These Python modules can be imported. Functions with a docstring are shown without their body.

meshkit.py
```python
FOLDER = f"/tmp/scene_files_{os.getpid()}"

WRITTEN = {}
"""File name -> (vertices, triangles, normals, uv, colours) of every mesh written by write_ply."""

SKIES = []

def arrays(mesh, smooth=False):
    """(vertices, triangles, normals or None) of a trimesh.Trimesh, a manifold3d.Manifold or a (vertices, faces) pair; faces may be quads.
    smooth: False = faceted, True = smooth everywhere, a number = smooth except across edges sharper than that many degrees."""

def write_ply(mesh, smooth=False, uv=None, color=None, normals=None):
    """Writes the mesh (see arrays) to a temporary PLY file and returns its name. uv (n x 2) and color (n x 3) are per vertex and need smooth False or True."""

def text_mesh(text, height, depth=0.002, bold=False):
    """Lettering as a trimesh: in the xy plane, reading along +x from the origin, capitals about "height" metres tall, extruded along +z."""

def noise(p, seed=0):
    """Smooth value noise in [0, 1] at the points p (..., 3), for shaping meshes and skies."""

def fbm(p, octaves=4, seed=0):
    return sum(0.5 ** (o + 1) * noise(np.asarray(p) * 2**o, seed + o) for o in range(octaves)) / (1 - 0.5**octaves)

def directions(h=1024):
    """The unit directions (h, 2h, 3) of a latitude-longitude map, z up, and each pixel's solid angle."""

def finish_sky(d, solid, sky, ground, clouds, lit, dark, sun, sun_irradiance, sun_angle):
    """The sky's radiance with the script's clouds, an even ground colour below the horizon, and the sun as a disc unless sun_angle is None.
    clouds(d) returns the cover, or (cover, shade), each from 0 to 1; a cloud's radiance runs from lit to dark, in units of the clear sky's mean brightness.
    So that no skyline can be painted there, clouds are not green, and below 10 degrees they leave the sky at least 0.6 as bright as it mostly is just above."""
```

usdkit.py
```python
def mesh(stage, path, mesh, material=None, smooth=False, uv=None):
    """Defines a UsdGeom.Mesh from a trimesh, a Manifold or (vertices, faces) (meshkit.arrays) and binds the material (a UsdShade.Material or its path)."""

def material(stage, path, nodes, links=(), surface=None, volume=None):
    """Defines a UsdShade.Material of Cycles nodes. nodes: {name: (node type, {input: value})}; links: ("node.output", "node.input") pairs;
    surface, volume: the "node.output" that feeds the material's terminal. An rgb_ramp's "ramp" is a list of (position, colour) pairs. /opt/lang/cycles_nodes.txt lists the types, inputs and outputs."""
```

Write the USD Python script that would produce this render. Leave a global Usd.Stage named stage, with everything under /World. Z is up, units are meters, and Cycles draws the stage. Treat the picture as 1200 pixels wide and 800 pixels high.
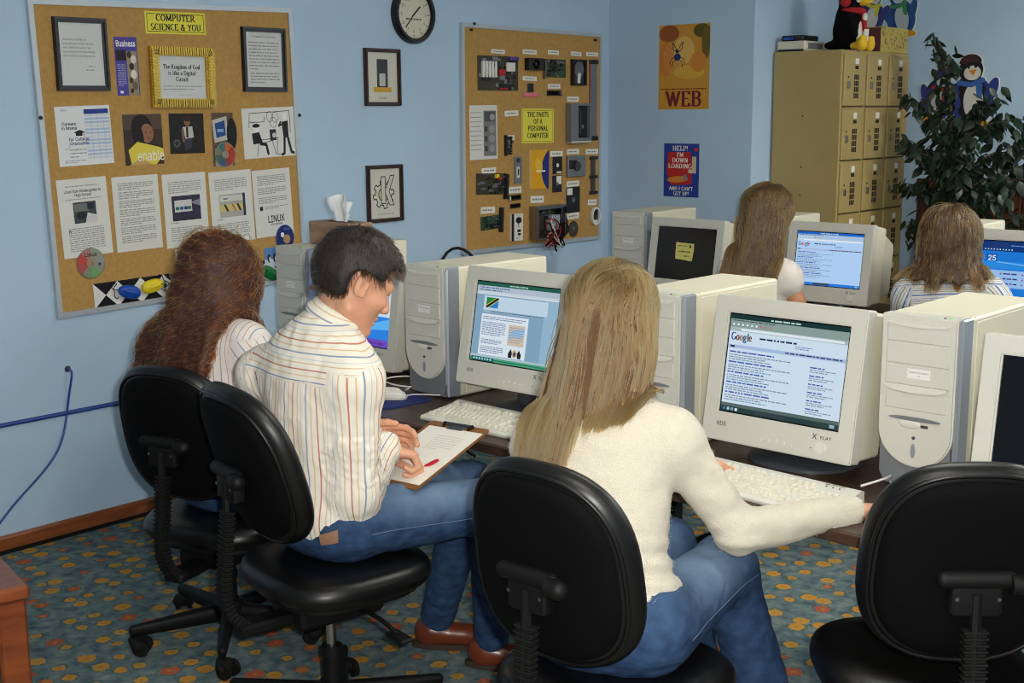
import math, random
import numpy as np, trimesh, manifold3d
from shapely import affinity
from shapely.geometry import Polygon, LineString, Point, box as sbox
from shapely.ops import unary_union
from scipy import ndimage
from scipy.spatial import cKDTree
from pxr import Usd, UsdGeom, UsdLux, UsdShade, Gf, Sdf, Vt
import usdkit, meshkit

stage = Usd.Stage.CreateInMemory()
UsdGeom.SetStageUpAxis(stage, 'Z'); UsdGeom.SetStageMetersPerUnit(stage, 1.0)
UsdGeom.Xform.Define(stage, '/World')
PI = math.pi
A = np.array
# ------------------------------------------------------------------ camera, exposure
CR, CU, CF = A([.7461, .6658, -.0069]), A([-.1144, .1384, .9838]), A([-.6559, .7332, -.1794])
cam = UsdGeom.Camera.Define(stage, '/World/camera')
m4 = np.eye(4); m4[0, :3] = CR; m4[1, :3] = CU; m4[2, :3] = -CF; m4[3, :3] = (0, 0, 1.645)
cam.AddTransformOp().Set(Gf.Matrix4d(m4.tolist()))
cam.CreateHorizontalApertureAttr(36.0); cam.CreateVerticalApertureAttr(24.0); cam.CreateFocalLengthAttr(36.0 * 1467 / 1200)
cam.CreateClippingRangeAttr(Gf.Vec2f(.03, 100)); cam.CreateExposureAttr(0.0)
# ------------------------------------------------------------------ lights: the camera's flash, the ceiling's fluorescent troffers
FLASH, TUBE = 24.0, 11.5
fl = UsdLux.RectLight.Define(stage, '/World/camera_flash')
fl.CreateWidthAttr(.045); fl.CreateHeightAttr(.03); fl.CreateIntensityAttr(FLASH / (.045 * .03)); fl.CreateColorAttr(Gf.Vec3f(1, .98, .93))
m5 = m4.copy(); m5[3, :3] = A([0, 0, 1.645]) + CR * .07 + CU * .05 + CF * .02
fl.AddTransformOp().Set(Gf.Matrix4d(m5.tolist()))
dome = UsdLux.DomeLight.Define(stage, '/World/dome'); dome.CreateIntensityAttr(.02); dome.CreateColorAttr(Gf.Vec3f(.8, .9, 1))

# ------------------------------------------------------------------ scene helpers
def lin(*a):
    a = A(a, float) / 255; return np.where(a <= .04045, a / 12.92, ((a + .055) / 1.055) ** 2.4)
used = {}
def numbered(path):
    k = used.get(path, 0); used[path] = k + 1
    return path if k == 0 else '%s_%03d' % (path, k)
ORG = {}
def custom(p, label=None, cat=None, group=None, kind=None):
    for k, v in (('label', label), ('category', cat), ('group', group), ('kind', kind)):
        if v: p.SetCustomDataByKey(k, v)
def thing(name, label, cat, loc=(0, 0, 0), rz=0, group=None, kind=None):
    x = UsdGeom.Xform.Define(stage, numbered('/World/' + name)); x.AddTranslateOp().Set(Gf.Vec3d(*map(float, loc)))
    if rz: x.AddRotateZOp().Set(float(rz))
    custom(x.GetPrim(), label, cat, group, kind); return x.GetPrim()
def wthing(name, label, cat, loc, group=None):
    """a thing whose parts are given in room coordinates"""
    t = thing(name, label, cat, loc, 0, group); ORG[t.GetPath()] = A(loc, float); return t
def tm(x):
    if isinstance(x, (list, tuple)) and len(x) and not isinstance(x[0], np.ndarray):
        return trimesh.util.concatenate([tm(i) for i in x])
    if hasattr(x, 'to_mesh'):
        m = x.to_mesh(); return trimesh.Trimesh(m.vert_properties[:, :3], m.tri_verts, process=False)
    if isinstance(x, tuple): return trimesh.Trimesh(x[0], x[1], process=False)
    return x
def obj(name, m, mat, parent=None, smooth=30, label=None, cat=None, group=None, kind=None, pv=None):
    m = tm(m)
    base = str(parent.GetPath()) if parent is not None else '/World'
    path = numbered(base + '/' + name)
    o = None
    q = parent
    while q is not None and str(q.GetPath()) not in ('/', '/World'):
        if q.GetPath() in ORG: o = ORG[q.GetPath()]
        q = q.GetParent()
    if o is not None: m = trimesh.Trimesh(m.vertices - o, m.faces, process=False)
    if stage.GetPrimAtPath(path): print('DUPLICATE', path)
    p = usdkit.mesh(stage, path, m, mat, True if pv else smooth)
    if pv:
        for k, v in pv.items():
            v = np.asarray(v, np.float32); api = UsdGeom.PrimvarsAPI(p)
            if v.ndim == 2: api.CreatePrimvar(k, Sdf.ValueTypeNames.Color3fArray, 'vertex').Set(Vt.Vec3fArray.FromNumpy(v))
            else: api.CreatePrimvar(k, Sdf.ValueTypeNames.FloatArray, 'vertex').Set(Vt.FloatArray.FromNumpy(v))
    custom(p.GetPrim(), label, cat, group, kind)
    return p.GetPrim()
def struct(name, m, mat, parent=None, smooth=30, label=None):
    return obj(name, m, mat, parent, smooth, label=label, kind='structure' if parent is None else None)
def dup(root, loc, rz, label, group=None, name=None):
    was = root.GetCustomData()
    r = thing(name or root.GetName().rstrip('0123456789').rstrip('_'), label, was['category'], loc, rz, group or was.get('group'))
    r.GetReferences().AddInternalReference(root.GetPath())
    r.SetInstanceable(True); return r

# ------------------------------------------------------------------ shape helpers
def T(m, loc=(0, 0, 0), rx=0, ry=0, rz=0, s=None):
    m = tm(m).copy()
    if s is not None: m.apply_scale(s)
    R = trimesh.transformations.euler_matrix(math.radians(rx), math.radians(ry), math.radians(rz)); R[:3, 3] = loc
    m.apply_transform(R); return m
def cbox(x0, y0, z0, x1, y1, z1, c=.003):
    """a box with chamfered edges"""
    w, d, h = (x1 - x0) / 2, (y1 - y0) / 2, (z1 - z0) / 2; c = min(c, w * .9, d * .9, h * .9); p = []
    for i in (-1, 1):
        for j in (-1, 1):
            for k in (-1, 1):
                p += [(i * w, j * (d - c), k * (h - c)), (i * (w - c), j * d, k * (h - c)), (i * (w - c), j * (d - c), k * h)]
    m = trimesh.Trimesh(A(p)).convex_hull; m.apply_translation(((x0 + x1) / 2, (y0 + y1) / 2, (z0 + z1) / 2)); return m
def box(x0, y0, z0, x1, y1, z1):
    m = trimesh.creation.box((x1 - x0, y1 - y0, z1 - z0)); m.apply_translation(((x0 + x1) / 2, (y0 + y1) / 2, (z0 + z1) / 2)); return m
SPH = trimesh.creation.icosphere(1).vertices
def hull(spheres):
    return trimesh.Trimesh(np.vstack([SPH * r + A(p) for p, r in spheres])).convex_hull
def rbox(x0, y0, z0, x1, y1, z1, r):
    return hull([((x, y, z), r) for x in (x0 + r, x1 - r) for y in (y0 + r, y1 - r) for z in (z0 + r, z1 - r)])
def cyl(a, b, r, r2=None, n=20):
    return tube([a, b], [r, r if r2 is None else r2], n)
def frame_of(d):
    d = d / np.linalg.norm(d); a = A([0, 0, 1.]) if abs(d[2]) < .9 else A([1., 0, 0])
    u = np.cross(a, d); u /= np.linalg.norm(u); return u, np.cross(d, u)
def tube(path, r, n=8, closed=False):
    P = A(path, float); k = len(P); r = np.broadcast_to(A(r, float), (k,))
    d = np.gradient(P, axis=0); d /= np.maximum(np.linalg.norm(d, axis=1, keepdims=True), 1e-9)
    u, _ = frame_of(d[0]); th = np.linspace(0, 2 * PI, n, endpoint=False); V = []
    for i in range(k):
        u = u - d[i] * (u @ d[i]); u /= np.linalg.norm(u); w = np.cross(d[i], u)
        V.append(P[i] + r[i] * (np.cos(th)[:, None] * u + np.sin(th)[:, None] * w))
    V = np.vstack(V + [P[:1], P[-1:]]); F = []
    for i in range(k - 1):
        for j in range(n):
            a, b = i * n + j, i * n + (j + 1) % n; F += [(a, b, b + n), (a, b + n, a + n)]
    for j in range(n): F += [(k * n, (j + 1) % n, j), (k * n + 1, (k - 1) * n + j, (k - 1) * n + (j + 1) % n)]
    return trimesh.Trimesh(V, F, process=False)
def spline(pts, n=24):
    from scipy.interpolate import CubicSpline
    P = A(pts, float); t = np.r_[0, np.cumsum(np.linalg.norm(np.diff(P, axis=0), axis=1))]
    return CubicSpline(t, P)(np.linspace(0, t[-1], n))
def extrude(poly, h, z=0):
    ms = [trimesh.creation.extrude_polygon(g, h, engine='earcut') for g in getattr(poly, 'geoms', [poly]) if g.area > 1e-10]
    m = trimesh.util.concatenate(ms); m.apply_translation((0, 0, z)); return m
def lathe(prof, n=32):
    return trimesh.creation.revolve(A(prof, float), sections=n)
def outline(w, h, e=2.6, n=64, top=1.0, bot=1.0):
    """a superellipse; top, bot scale the width at the ends"""
    t = np.linspace(0, 2 * PI, n, endpoint=False); c, s = np.cos(t), np.sin(t)
    x, y = np.sign(c) * abs(c) ** (2 / e) * w / 2, np.sign(s) * abs(s) ** (2 / e) * h / 2
    f = bot + (top - bot) * (y / h + .5); return np.stack([x * f, y], 1)
def pillow(out, zs, n=None):
    """rings of the outline scaled about its middle: zs = [(z, scale) ...] from the back to the front; closed by flat caps"""
    out = A(out); c = out.mean(0); k = len(out); V = []; F = []
    ext = np.ptp(out, axis=0) / 2
    for z, ins in zs:
        s = 1 - ins / ext; V.append(np.c_[c + (out - c) * s, np.full(k, z)])
    for i in range(len(zs) - 1):
        for j in range(k):
            a, b = i * k + j, i * k + (j + 1) % k; F += [(a, b, b + k), (a, b + k, a + k)]
    V = np.vstack(V + [[[*c, zs[0][0]]], [[*c, zs[-1][0]]]]); q = len(V)
    for j in range(k): F += [(q - 2, (j + 1) % k, j), (q - 1, (len(zs) - 1) * k + j, (len(zs) - 1) * k + (j + 1) % k)]
    return trimesh.Trimesh(V, F, process=False)
def rounded(t, r, steps=5, dome=0, ds=0):
    """profile for pillow(): thickness t with rounded rims of radius r, and a dome on the front"""
    a = np.linspace(0, PI / 2, steps); p = [(r - r * math.sin(x + 0) if 0 else r * (1 - math.sin(x)), r * (1 - math.cos(x))) for x in a[::-1]]
    p = [(r * (1 - math.cos(x)), r * (1 - math.sin(x))) for x in a] + [(t - r + r * math.sin(x), r * (1 - math.cos(x))) for x in a]
    if dome: p += [(t + dome * (1 - (1 - f) ** 2), r + f * ds) for f in (.25, .5, .75, .95)]
    return p

# ------------------------------------------------------------------ flat print: coloured pieces stacked as one mesh
class Print:
    """flat print in the xy plane (x right, y up); each piece a hair above the last layer"""
    def __init__(s, step=.00012): s.ms = []; s.cs = []; s.step = step; s.n = 0; s.hold = False
    def add(s, poly, col, layer=1):
        if not hasattr(poly, 'geoms') and not isinstance(poly, Polygon): poly = Polygon(poly)
        s.n += not s.hold
        for g in getattr(poly, 'geoms', [poly]):
            if g.is_empty or g.area < 1e-9 or g.geom_type != 'Polygon': continue
            v, f = trimesh.creation.triangulate_polygon(g, engine='earcut')
            k, f = np.unique(f, return_inverse=True); v = v[k]; f = f.reshape(-1, 3)
            s.ms.append((np.c_[v, np.full(len(v), layer * s.step + s.n * 6e-6)], f)); s.cs.append(np.tile(lin(*col), (len(v), 1)))
        return s
    def rect(s, x0, y0, x1, y1, col, layer=1): return s.add(sbox(x0, y0, x1, y1), col, layer)
    def ell(s, x, y, rx, ry, col, layer=1, rot=0): return s.add(affinity.rotate(affinity.scale(Point(x, y).buffer(1, 12), rx, ry), rot), col, layer)
    def line(s, pts, w, col, layer=1): return s.add(LineString(pts).buffer(w / 2, 3), col, layer)
    def text(s, t, x, y, h, col, layer=2, bold=False, serif=False, center=True, sx=1.0):
        g = serif_text(t, h) if serif else sans_text(t, h, bold)
        g = affinity.scale(g, sx, 1, origin=(0, 0))
        w = g.bounds[2]
        return s.add(affinity.translate(g, x - (w / 2 if center else 0), y), col, layer)
    def greek(s, x0, x1, y, n, pitch, h, col, rnd, layer=1, last=.6, word=6):
        s.n += 1; s.hold = True
        for i in range(n):
            x = x0; e = x1 if i < n - 1 else x0 + (x1 - x0) * last
            while x < e - h:
                w = min(h * rnd.uniform(1.2, word), e - x); s.rect(x, y - i * pitch, x + w, y - i * pitch + h, col, layer); x += w + h * .8
        s.hold = False; return s
    def mesh(s):
        V, F, n = [], [], 0
        for v, f in s.ms: V.append(v); F.append(f + n); n += len(v)
        return trimesh.Trimesh(np.vstack(V), np.vstack(F), process=False), np.vstack(s.cs)
_tc = {}
def sans_text(t, h, bold=False):
    if (t, bold) not in _tc:
        m = meshkit.text_mesh(t, 1.0, .01, bold); top = m.faces[(m.vertices[m.faces][:, :, 2] > .005).all(1)]
        _tc[t, bold] = unary_union([Polygon(m.vertices[f][:, :2]).buffer(.002, 1) for f in top]).simplify(.012)
    return affinity.scale(_tc[t, bold], h, h, origin=(0, 0))
def arc(cx, cy, rx, ry, a0, a1, n=12):
    return [(cx + rx * math.cos(math.radians(a)), cy + ry * math.sin(math.radians(a))) for a in np.linspace(a0, a1, n)]
# book-face letters: advance, strokes, serif bars (x, y, width)
GL = {
 'A': (.72, [[(.06, 0), (.34, 1), (.64, 0)], [(.17, .36), (.52, .36)]], [(.07, 0, .2), (.63, 0, .24)]),
 'B': (.66, [[(.14, 0), (.14, 1), (.34, 1)] + arc(.34, .77, .2, .23, 90, -90) + [(.14, .54)], [(.34, .54)] + arc(.36, .27, .22, .27, 90, -90) + [(.14, 0)]], [(.1, 0, .2), (.1, 1, .2)]),
 'C': (.68, [arc(.38, .5, .3, .5, 48, 312, 20)], []), 'D': (.74, [[(.15, 0), (.15, 1), (.32, 1)] + arc(.32, .5, .34, .5, 90, -90, 16) + [(.15, 0)]], [(.1, 0, .2), (.1, 1, .2)]),
 'E': (.62, [[(.54, .16), (.54, 0), (.14, 0), (.14, 1), (.52, 1), (.52, .85)], [(.14, .52), (.42, .52)]], [(.1, 0, .2), (.1, 1, .2)]),
 'F': (.6, [[(.14, 0), (.14, 1), (.52, 1), (.52, .85)], [(.14, .52), (.42, .52)]], [(.14, 0, .28)]),
 'G': (.76, [arc(.38, .5, .3, .5, 48, 330, 20), [(.64, .4), (.64, .12)]], [(.62, .42, .24)]),
 'H': (.78, [[(.16, 0), (.16, 1)], [(.62, 0), (.62, 1)], [(.16, .52), (.62, .52)]], [(.16, 0, .26), (.16, 1, .26), (.62, 0, .26), (.62, 1, .26)]),
 'I': (.36, [[(.18, 0), (.18, 1)]], [(.18, 0, .28), (.18, 1, .28)]),
 'K': (.74, [[(.16, 0), (.16, 1)], [(.62, 1), (.18, .46)], [(.28, .58), (.64, 0)]], [(.16, 0, .26), (.16, 1, .26), (.62, 1, .22), (.64, 0, .22)]),
 'L': (.6, [[(.15, 1), (.15, 0), (.54, 0), (.54, .18)]], [(.15, 1, .28)]),
 'M': (.9, [[(.14, 0), (.16, 1), (.45, .1), (.74, 1), (.76, 0)]], [(.14, 0, .2), (.14, 1, .16), (.77, 0, .24), (.77, 1, .18)]),
 'N': (.76, [[(.15, 0), (.15, 1), (.62, 0), (.62, 1)]], [(.15, 0, .22), (.13, 1, .16), (.62, 1, .22)]),
 'O': (.76, [arc(.38, .5, .3, .5, 0, 360, 24)], []), 'P': (.62, [[(.15, 0), (.15, 1), (.32, 1)] + arc(.32, .74, .23, .26, 90, -90) + [(.15, .48)]], [(.15, 0, .28), (.1, 1, .2)]),
 'R': (.72, [[(.15, 0), (.15, 1), (.32, 1)] + arc(.32, .75, .22, .25, 90, -90) + [(.15, .5)], [(.34, .5), (.62, 0)]], [(.15, 0, .26), (.1, 1, .2), (.64, 0, .18)]),
 'S': (.56, [arc(.28, .75, .2, .24, 35, 270, 14) + arc(.28, .26, .22, .25, 90, -150, 14)], []),
 'T': (.66, [[(.08, .84), (.08, 1), (.58, 1), (.58, .84)], [(.33, 1), (.33, 0)]], [(.33, 0, .28)]),
 'U': (.76, [[(.15, 1), (.15, .32)] + arc(.38, .3, .23, .3, 180, 360) + [(.61, 1)]], [(.15, 1, .26), (.61, 1, .22)]),
 'W': (1.0, [[(.08, 1), (.32, .02), (.5, .95), (.7, .02), (.92, 1)]], [(.08, 1, .24), (.92, 1, .2), (.5, 1, .2)]),
 'Y': (.7, [[(.08, 1), (.35, .48), (.62, 1)], [(.35, .48), (.35, 0)]], [(.08, 1, .22), (.62, 1, .2), (.35, 0, .28)]),
 '&': (.78, [[(.68, .5), (.5, .12)] + arc(.3, .24, .22, .25, -40, -250, 14) + [(.45, .7)] + arc(.33, .82, .13, .16, -20, 190, 10) + [(.66, 0)]], []),
 '!': (.3, [[(.15, 1), (.15, .35)], [(.15, .06), (.15, .04)]], []), "'": (.2, [[(.1, 1), (.08, .78)]], []), ' ': (.3, [], []),
 'a': (.48, [arc(.22, .5, .15, .16, 150, 0, 8) + [(.37, .08), (.44, .02)], arc(.22, .19, .15, .18, 60, 340, 12)], []), 'c': (.46, [arc(.25, .33, .18, .32, 50, 310, 14)], []),
 'd': (.54, [[(.42, 1), (.42, 0)], arc(.25, .32, .17, .32, 0, 360, 16)], [(.37, 1, .12), (.45, 0, .12)]), 'e': (.47, [[(.08, .36), (.4, .36)] + arc(.24, .36, .16, .29, 0, 180, 10) + arc(.26, .34, .18, .33, 180, 320, 10)], []),
 'f': (.36, [[(.16, 0), (.16, .75)] + arc(.28, .78, .12, .2, 180, 60, 8), [(.05, .64), (.3, .64)]], [(.16, 0, .22)]), 'g': (.5, [arc(.23, .42, .15, .23, 0, 360, 16), arc(.24, -.14, .19, .15, 0, 360, 16), [(.34, .6), (.46, .66)], [(.14, .2), (.12, .08), (.36, .0)]], []),
 'h': (.56, [[(.14, 0), (.14, 1)], [(.14, .5)] + arc(.28, .46, .14, .2, 150, 0, 8) + [(.42, 0)]], [(.14, 0, .22), (.09, 1, .12), (.42, 0, .2)]), 'i': (.3, [[(.15, 0), (.15, .65)], [(.15, .9), (.15, .92)]], [(.15, 0, .22), (.1, .65, .12)]),
 'k': (.54, [[(.14, 0), (.14, 1)], [(.42, .64), (.16, .3)], [(.24, .4), (.46, 0)]], [(.14, 0, .22), (.09, 1, .12), (.42, .64, .16), (.46, 0, .14)]), 'l': (.3, [[(.15, 0), (.15, 1)]], [(.15, 0, .24), (.1, 1, .12)]),
 'm': (.82, [[(.13, 0), (.13, .65)], [(.13, .5)] + arc(.27, .46, .13, .19, 150, 0, 8) + [(.4, 0)], [(.4, .5)] + arc(.54, .46, .13, .19, 150, 0, 8) + [(.67, 0)]], [(.13, 0, .2), (.08, .65, .12), (.4, 0, .16), (.67, 0, .18)]),
 'n': (.56, [[(.14, 0), (.14, .65)], [(.14, .5)] + arc(.28, .46, .14, .19, 150, 0, 8) + [(.42, 0)]], [(.14, 0, .22), (.09, .65, .12), (.42, 0, .2)]), 'o': (.52, [arc(.26, .33, .19, .33, 0, 360, 18)], []),
 'r': (.4, [[(.14, 0), (.14, .65)], [(.14, .46)] + arc(.28, .48, .13, .16, 150, 60, 6)], [(.14, 0, .24), (.09, .65, .12)]), 's': (.42, [arc(.21, .49, .14, .15, 40, 270, 10) + arc(.21, .17, .15, .16, 90, -150, 10)], []),
 't': (.34, [[(.16, .85), (.16, .14)] + arc(.25, .12, .09, .11, 180, 320, 6), [(.04, .64), (.3, .64)]], []), 'u': (.56, [[(.13, .65), (.13, .2)] + arc(.26, .18, .13, .18, 180, 340, 8) + [(.4, .3), (.4, .65)], [(.4, .3), (.4, 0)]], [(.1, .65, .14), (.37, .65, .14), (.44, 0, .12)]),
}
_gc = {}
def glyph(ch):
    if ch not in _gc:
        adv, st, se = GL[ch]; g = []
        for p in st:
            l = affinity.scale(LineString(p), 1, 2.1, origin=(0, 0)).buffer(.098, 5); g.append(affinity.scale(l, 1, 1 / 2.1, origin=(0, 0)))
        for x, y, w in se: y = max(.02, min(y, .98) if y > .7 else y); g.append(sbox(x - w / 2, y - .035, x + w / 2, y + .035))
        _gc[ch] = (adv + .06, unary_union(g).simplify(.006) if g else None)
    return _gc[ch]
def serif_text(t, h):
    x, out = 0, []
    for ch in t:
        a, g = glyph(ch)
        if g is not None: out.append(affinity.translate(g, x, 0))
        x += a
    return affinity.scale(unary_union(out), h, h, origin=(0, 0))

# ------------------------------------------------------------------ materials
def mat(name, col, rough=.5, metal=0, var=0, scale=8, col2=None, bump=0, bscale=150, bdist=.002, spec=None, extra=None, detail=4, stretch=None, rvar=0):
    col = A(col, float); P = {'base_color': col, 'roughness': rough, 'metallic': metal}
    if spec is not None: P['specular_ior_level'] = spec
    if extra: P.update(extra)
    N = {'p': ('principled_bsdf', P)}; L = []
    if var or col2 is not None or bump:
        N['g'] = ('geometry', {}); N['mp'] = ('mapping', {'scale': stretch or (1, 1, 1)}); L.append(('g.position', 'mp.vector'))
    if var or col2 is not None:
        c2 = A(col2, float) if col2 is not None else np.clip(col * (1 + var), 0, 1); c1 = col if col2 is not None else col * (1 - var)
        N['n'] = ('noise_texture', {'scale': scale, 'detail': detail}); N['r'] = ('rgb_ramp', {'ramp': [(.3, c1), (.7, c2)]})
        L += [('mp.vector', 'n.vector'), ('n.fac', 'r.fac'), ('r.color', 'p.base_color')]
    if bump:
        N['bn'] = ('noise_texture', {'scale': bscale, 'detail': 3}); N['b'] = ('bump', {'strength': bump, 'distance': bdist})
        L += [('mp.vector', 'bn.vector'), ('bn.fac', 'b.height'), ('b.normal', 'p.normal')]
    return usdkit.material(stage, '/World/Looks/' + name, N, L, surface='p.BSDF')
def emit(name, col, s):
    return usdkit.material(stage, '/World/Looks/' + name, {'e': ('emission', {'color': A(col, float), 'strength': s})}, [], surface='e.emission')
K = {}
K['wall'] = mat('wall_paint', lin(176, 202, 224), .62, var=.035, scale=2.5, bump=.25, bscale=90, bdist=.002)
K['ceiling'] = mat('ceiling_white', lin(225, 225, 220), .8)
K['wood_trim'] = mat('wood_trim', lin(112, 58, 28), .4, col2=lin(142, 80, 42), scale=9, stretch=(6, .8, 6), detail=6)
K['wood_dark'] = mat('wood_dark', lin(52, 26, 16), .45, col2=lin(84, 42, 24), scale=6, stretch=(7, 7, .8), detail=6)
K['wood_table'] = mat('wood_table', lin(104, 48, 22), .32, col2=lin(138, 72, 36), scale=5, stretch=(6, 1, 6), detail=6)
K['black'] = mat('black_plastic', lin(8, 8, 9), .6, bump=.15, bscale=500, bdist=.0006, spec=.25)
K['rubber'] = mat('black_rubber', lin(13, 13, 13), .75, spec=.25)
K['leather'] = mat('black_vinyl', lin(9, 9, 10), .38, bump=.2, bscale=320, bdist=.0006, spec=.4)
K['shell'] = mat('shell_black', lin(5, 5, 6), .8, bump=.2, bscale=300, bdist=.0006, spec=.1)
K['chrome'] = mat('chrome', lin(190, 190, 190), .18, 1)
K['steel'] = mat('steel', lin(150, 150, 150), .35, 1)
K['alu'] = mat('aluminium_frame', lin(184, 192, 198), .42, .3)
K['beige'] = mat('beige_plastic', lin(196, 195, 185), .45, bump=.12, bscale=600, bdist=.0004)
K['beige2'] = mat('beige_case', lin(208, 203, 182), .5, bump=.12, bscale=600, bdist=.0004)
K['beige_lip'] = mat('beige_lip', lin(208, 206, 196), .4)
K['grey_pl'] = mat('grey_plastic', lin(120, 124, 128), .4, .25)
K['silver_pl'] = mat('silver_strip', lin(160, 168, 178), .3, .5)
K['darkgrey'] = mat('dark_grey_plastic', lin(58, 62, 68), .4)
K['keycap'] = mat('keycap', lin(212, 208, 192), .5)
K['offscreen'] = mat('dark_screen', lin(14, 16, 20), .16)
K['desk'] = mat('desk_laminate', lin(46, 31, 23), .4, col2=lin(70, 48, 34), scale=7, stretch=(1, 8, 8), detail=6)
K['cork'] = mat('cork', lin(172, 132, 70), .85, col2=lin(186, 146, 82), scale=60, bump=.4, bscale=260, bdist=.001)
K['paper'] = mat('paper', lin(226, 224, 214), .7)
K['cream'] = mat('cream_card', lin(214, 208, 186), .7)
K['print'] = usdkit.material(stage, '/World/Looks/print_ink', {'a': ('attribute', {'attribute': 'ink'}), 'p': ('principled_bsdf', {'roughness': .5, 'specular_ior_level': .3})}, [('a.color', 'p.base_color')], surface='p.BSDF')
K['screen'] = usdkit.material(stage, '/World/Looks/screen_light', {'a': ('attribute', {'attribute': 'ink'}), 'e': ('emission', {'strength': .92}), 'g': ('glossy_bsdf', {'color': (.03, .03, .03), 'roughness': .15}), 'x': ('add_closure', {})}, [('a.color', 'e.color'), ('e.emission', 'x.closure1'), ('g.BSDF', 'x.closure2')], surface='x.closure')
K['gold'] = mat('gold_frame', lin(186, 156, 66), .35, .6)
K['frame_black'] = mat('frame_black', lin(18, 14, 22), .35)
K['frame_brown'] = mat('frame_brown', lin(52, 30, 20), .4)
K['blue_cable'] = mat('blue_cable', lin(30, 62, 140), .4)
K['white_pl'] = mat('white_plastic', lin(222, 220, 212), .4)
K['locker'] = mat('locker_paint', lin(168, 146, 92), .5, var=.04, scale=5)
K['vent_dark'] = mat('vent_dark', lin(30, 22, 14), .7)
K['pcb_green'] = mat('circuit_green', lin(50, 84, 54), .45, col2=lin(30, 56, 40), scale=120)
K['pcb_brown'] = mat('circuit_brown', lin(70, 62, 34), .45, col2=lin(40, 40, 26), scale=140)
K['chip'] = mat('chip_black', lin(22, 20, 22), .45)
K['white'] = mat('white_matte', lin(228, 226, 216), .6)
K['red'] = mat('red_matte', lin(170, 26, 30), .6)
K['yellow'] = mat('yellow_plastic', lin(232, 208, 30), .35)
K['blue'] = mat('blue_plastic', lin(20, 76, 178), .35)
K['green'] = mat('green_plastic', lin(16, 110, 52), .35)
K['purple'] = mat('purple_plastic', lin(84, 60, 140), .4)
K['mousepad'] = mat('mouse_pad', lin(24, 44, 110), .8)
K['tissue'] = mat('tissue', lin(238, 238, 238), .9, extra={'subsurface_weight': .1})
K['boxwood'] = mat('tissue_box_print', lin(120, 92, 72), .6, col2=lin(166, 134, 108), scale=9, stretch=(1, 1, 5), detail=6)
K['clipboard'] = mat('hardboard', lin(128, 84, 42), .5, var=.12, scale=40)
K['redpen'] = mat('red_pen', lin(190, 14, 48), .3)

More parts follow.
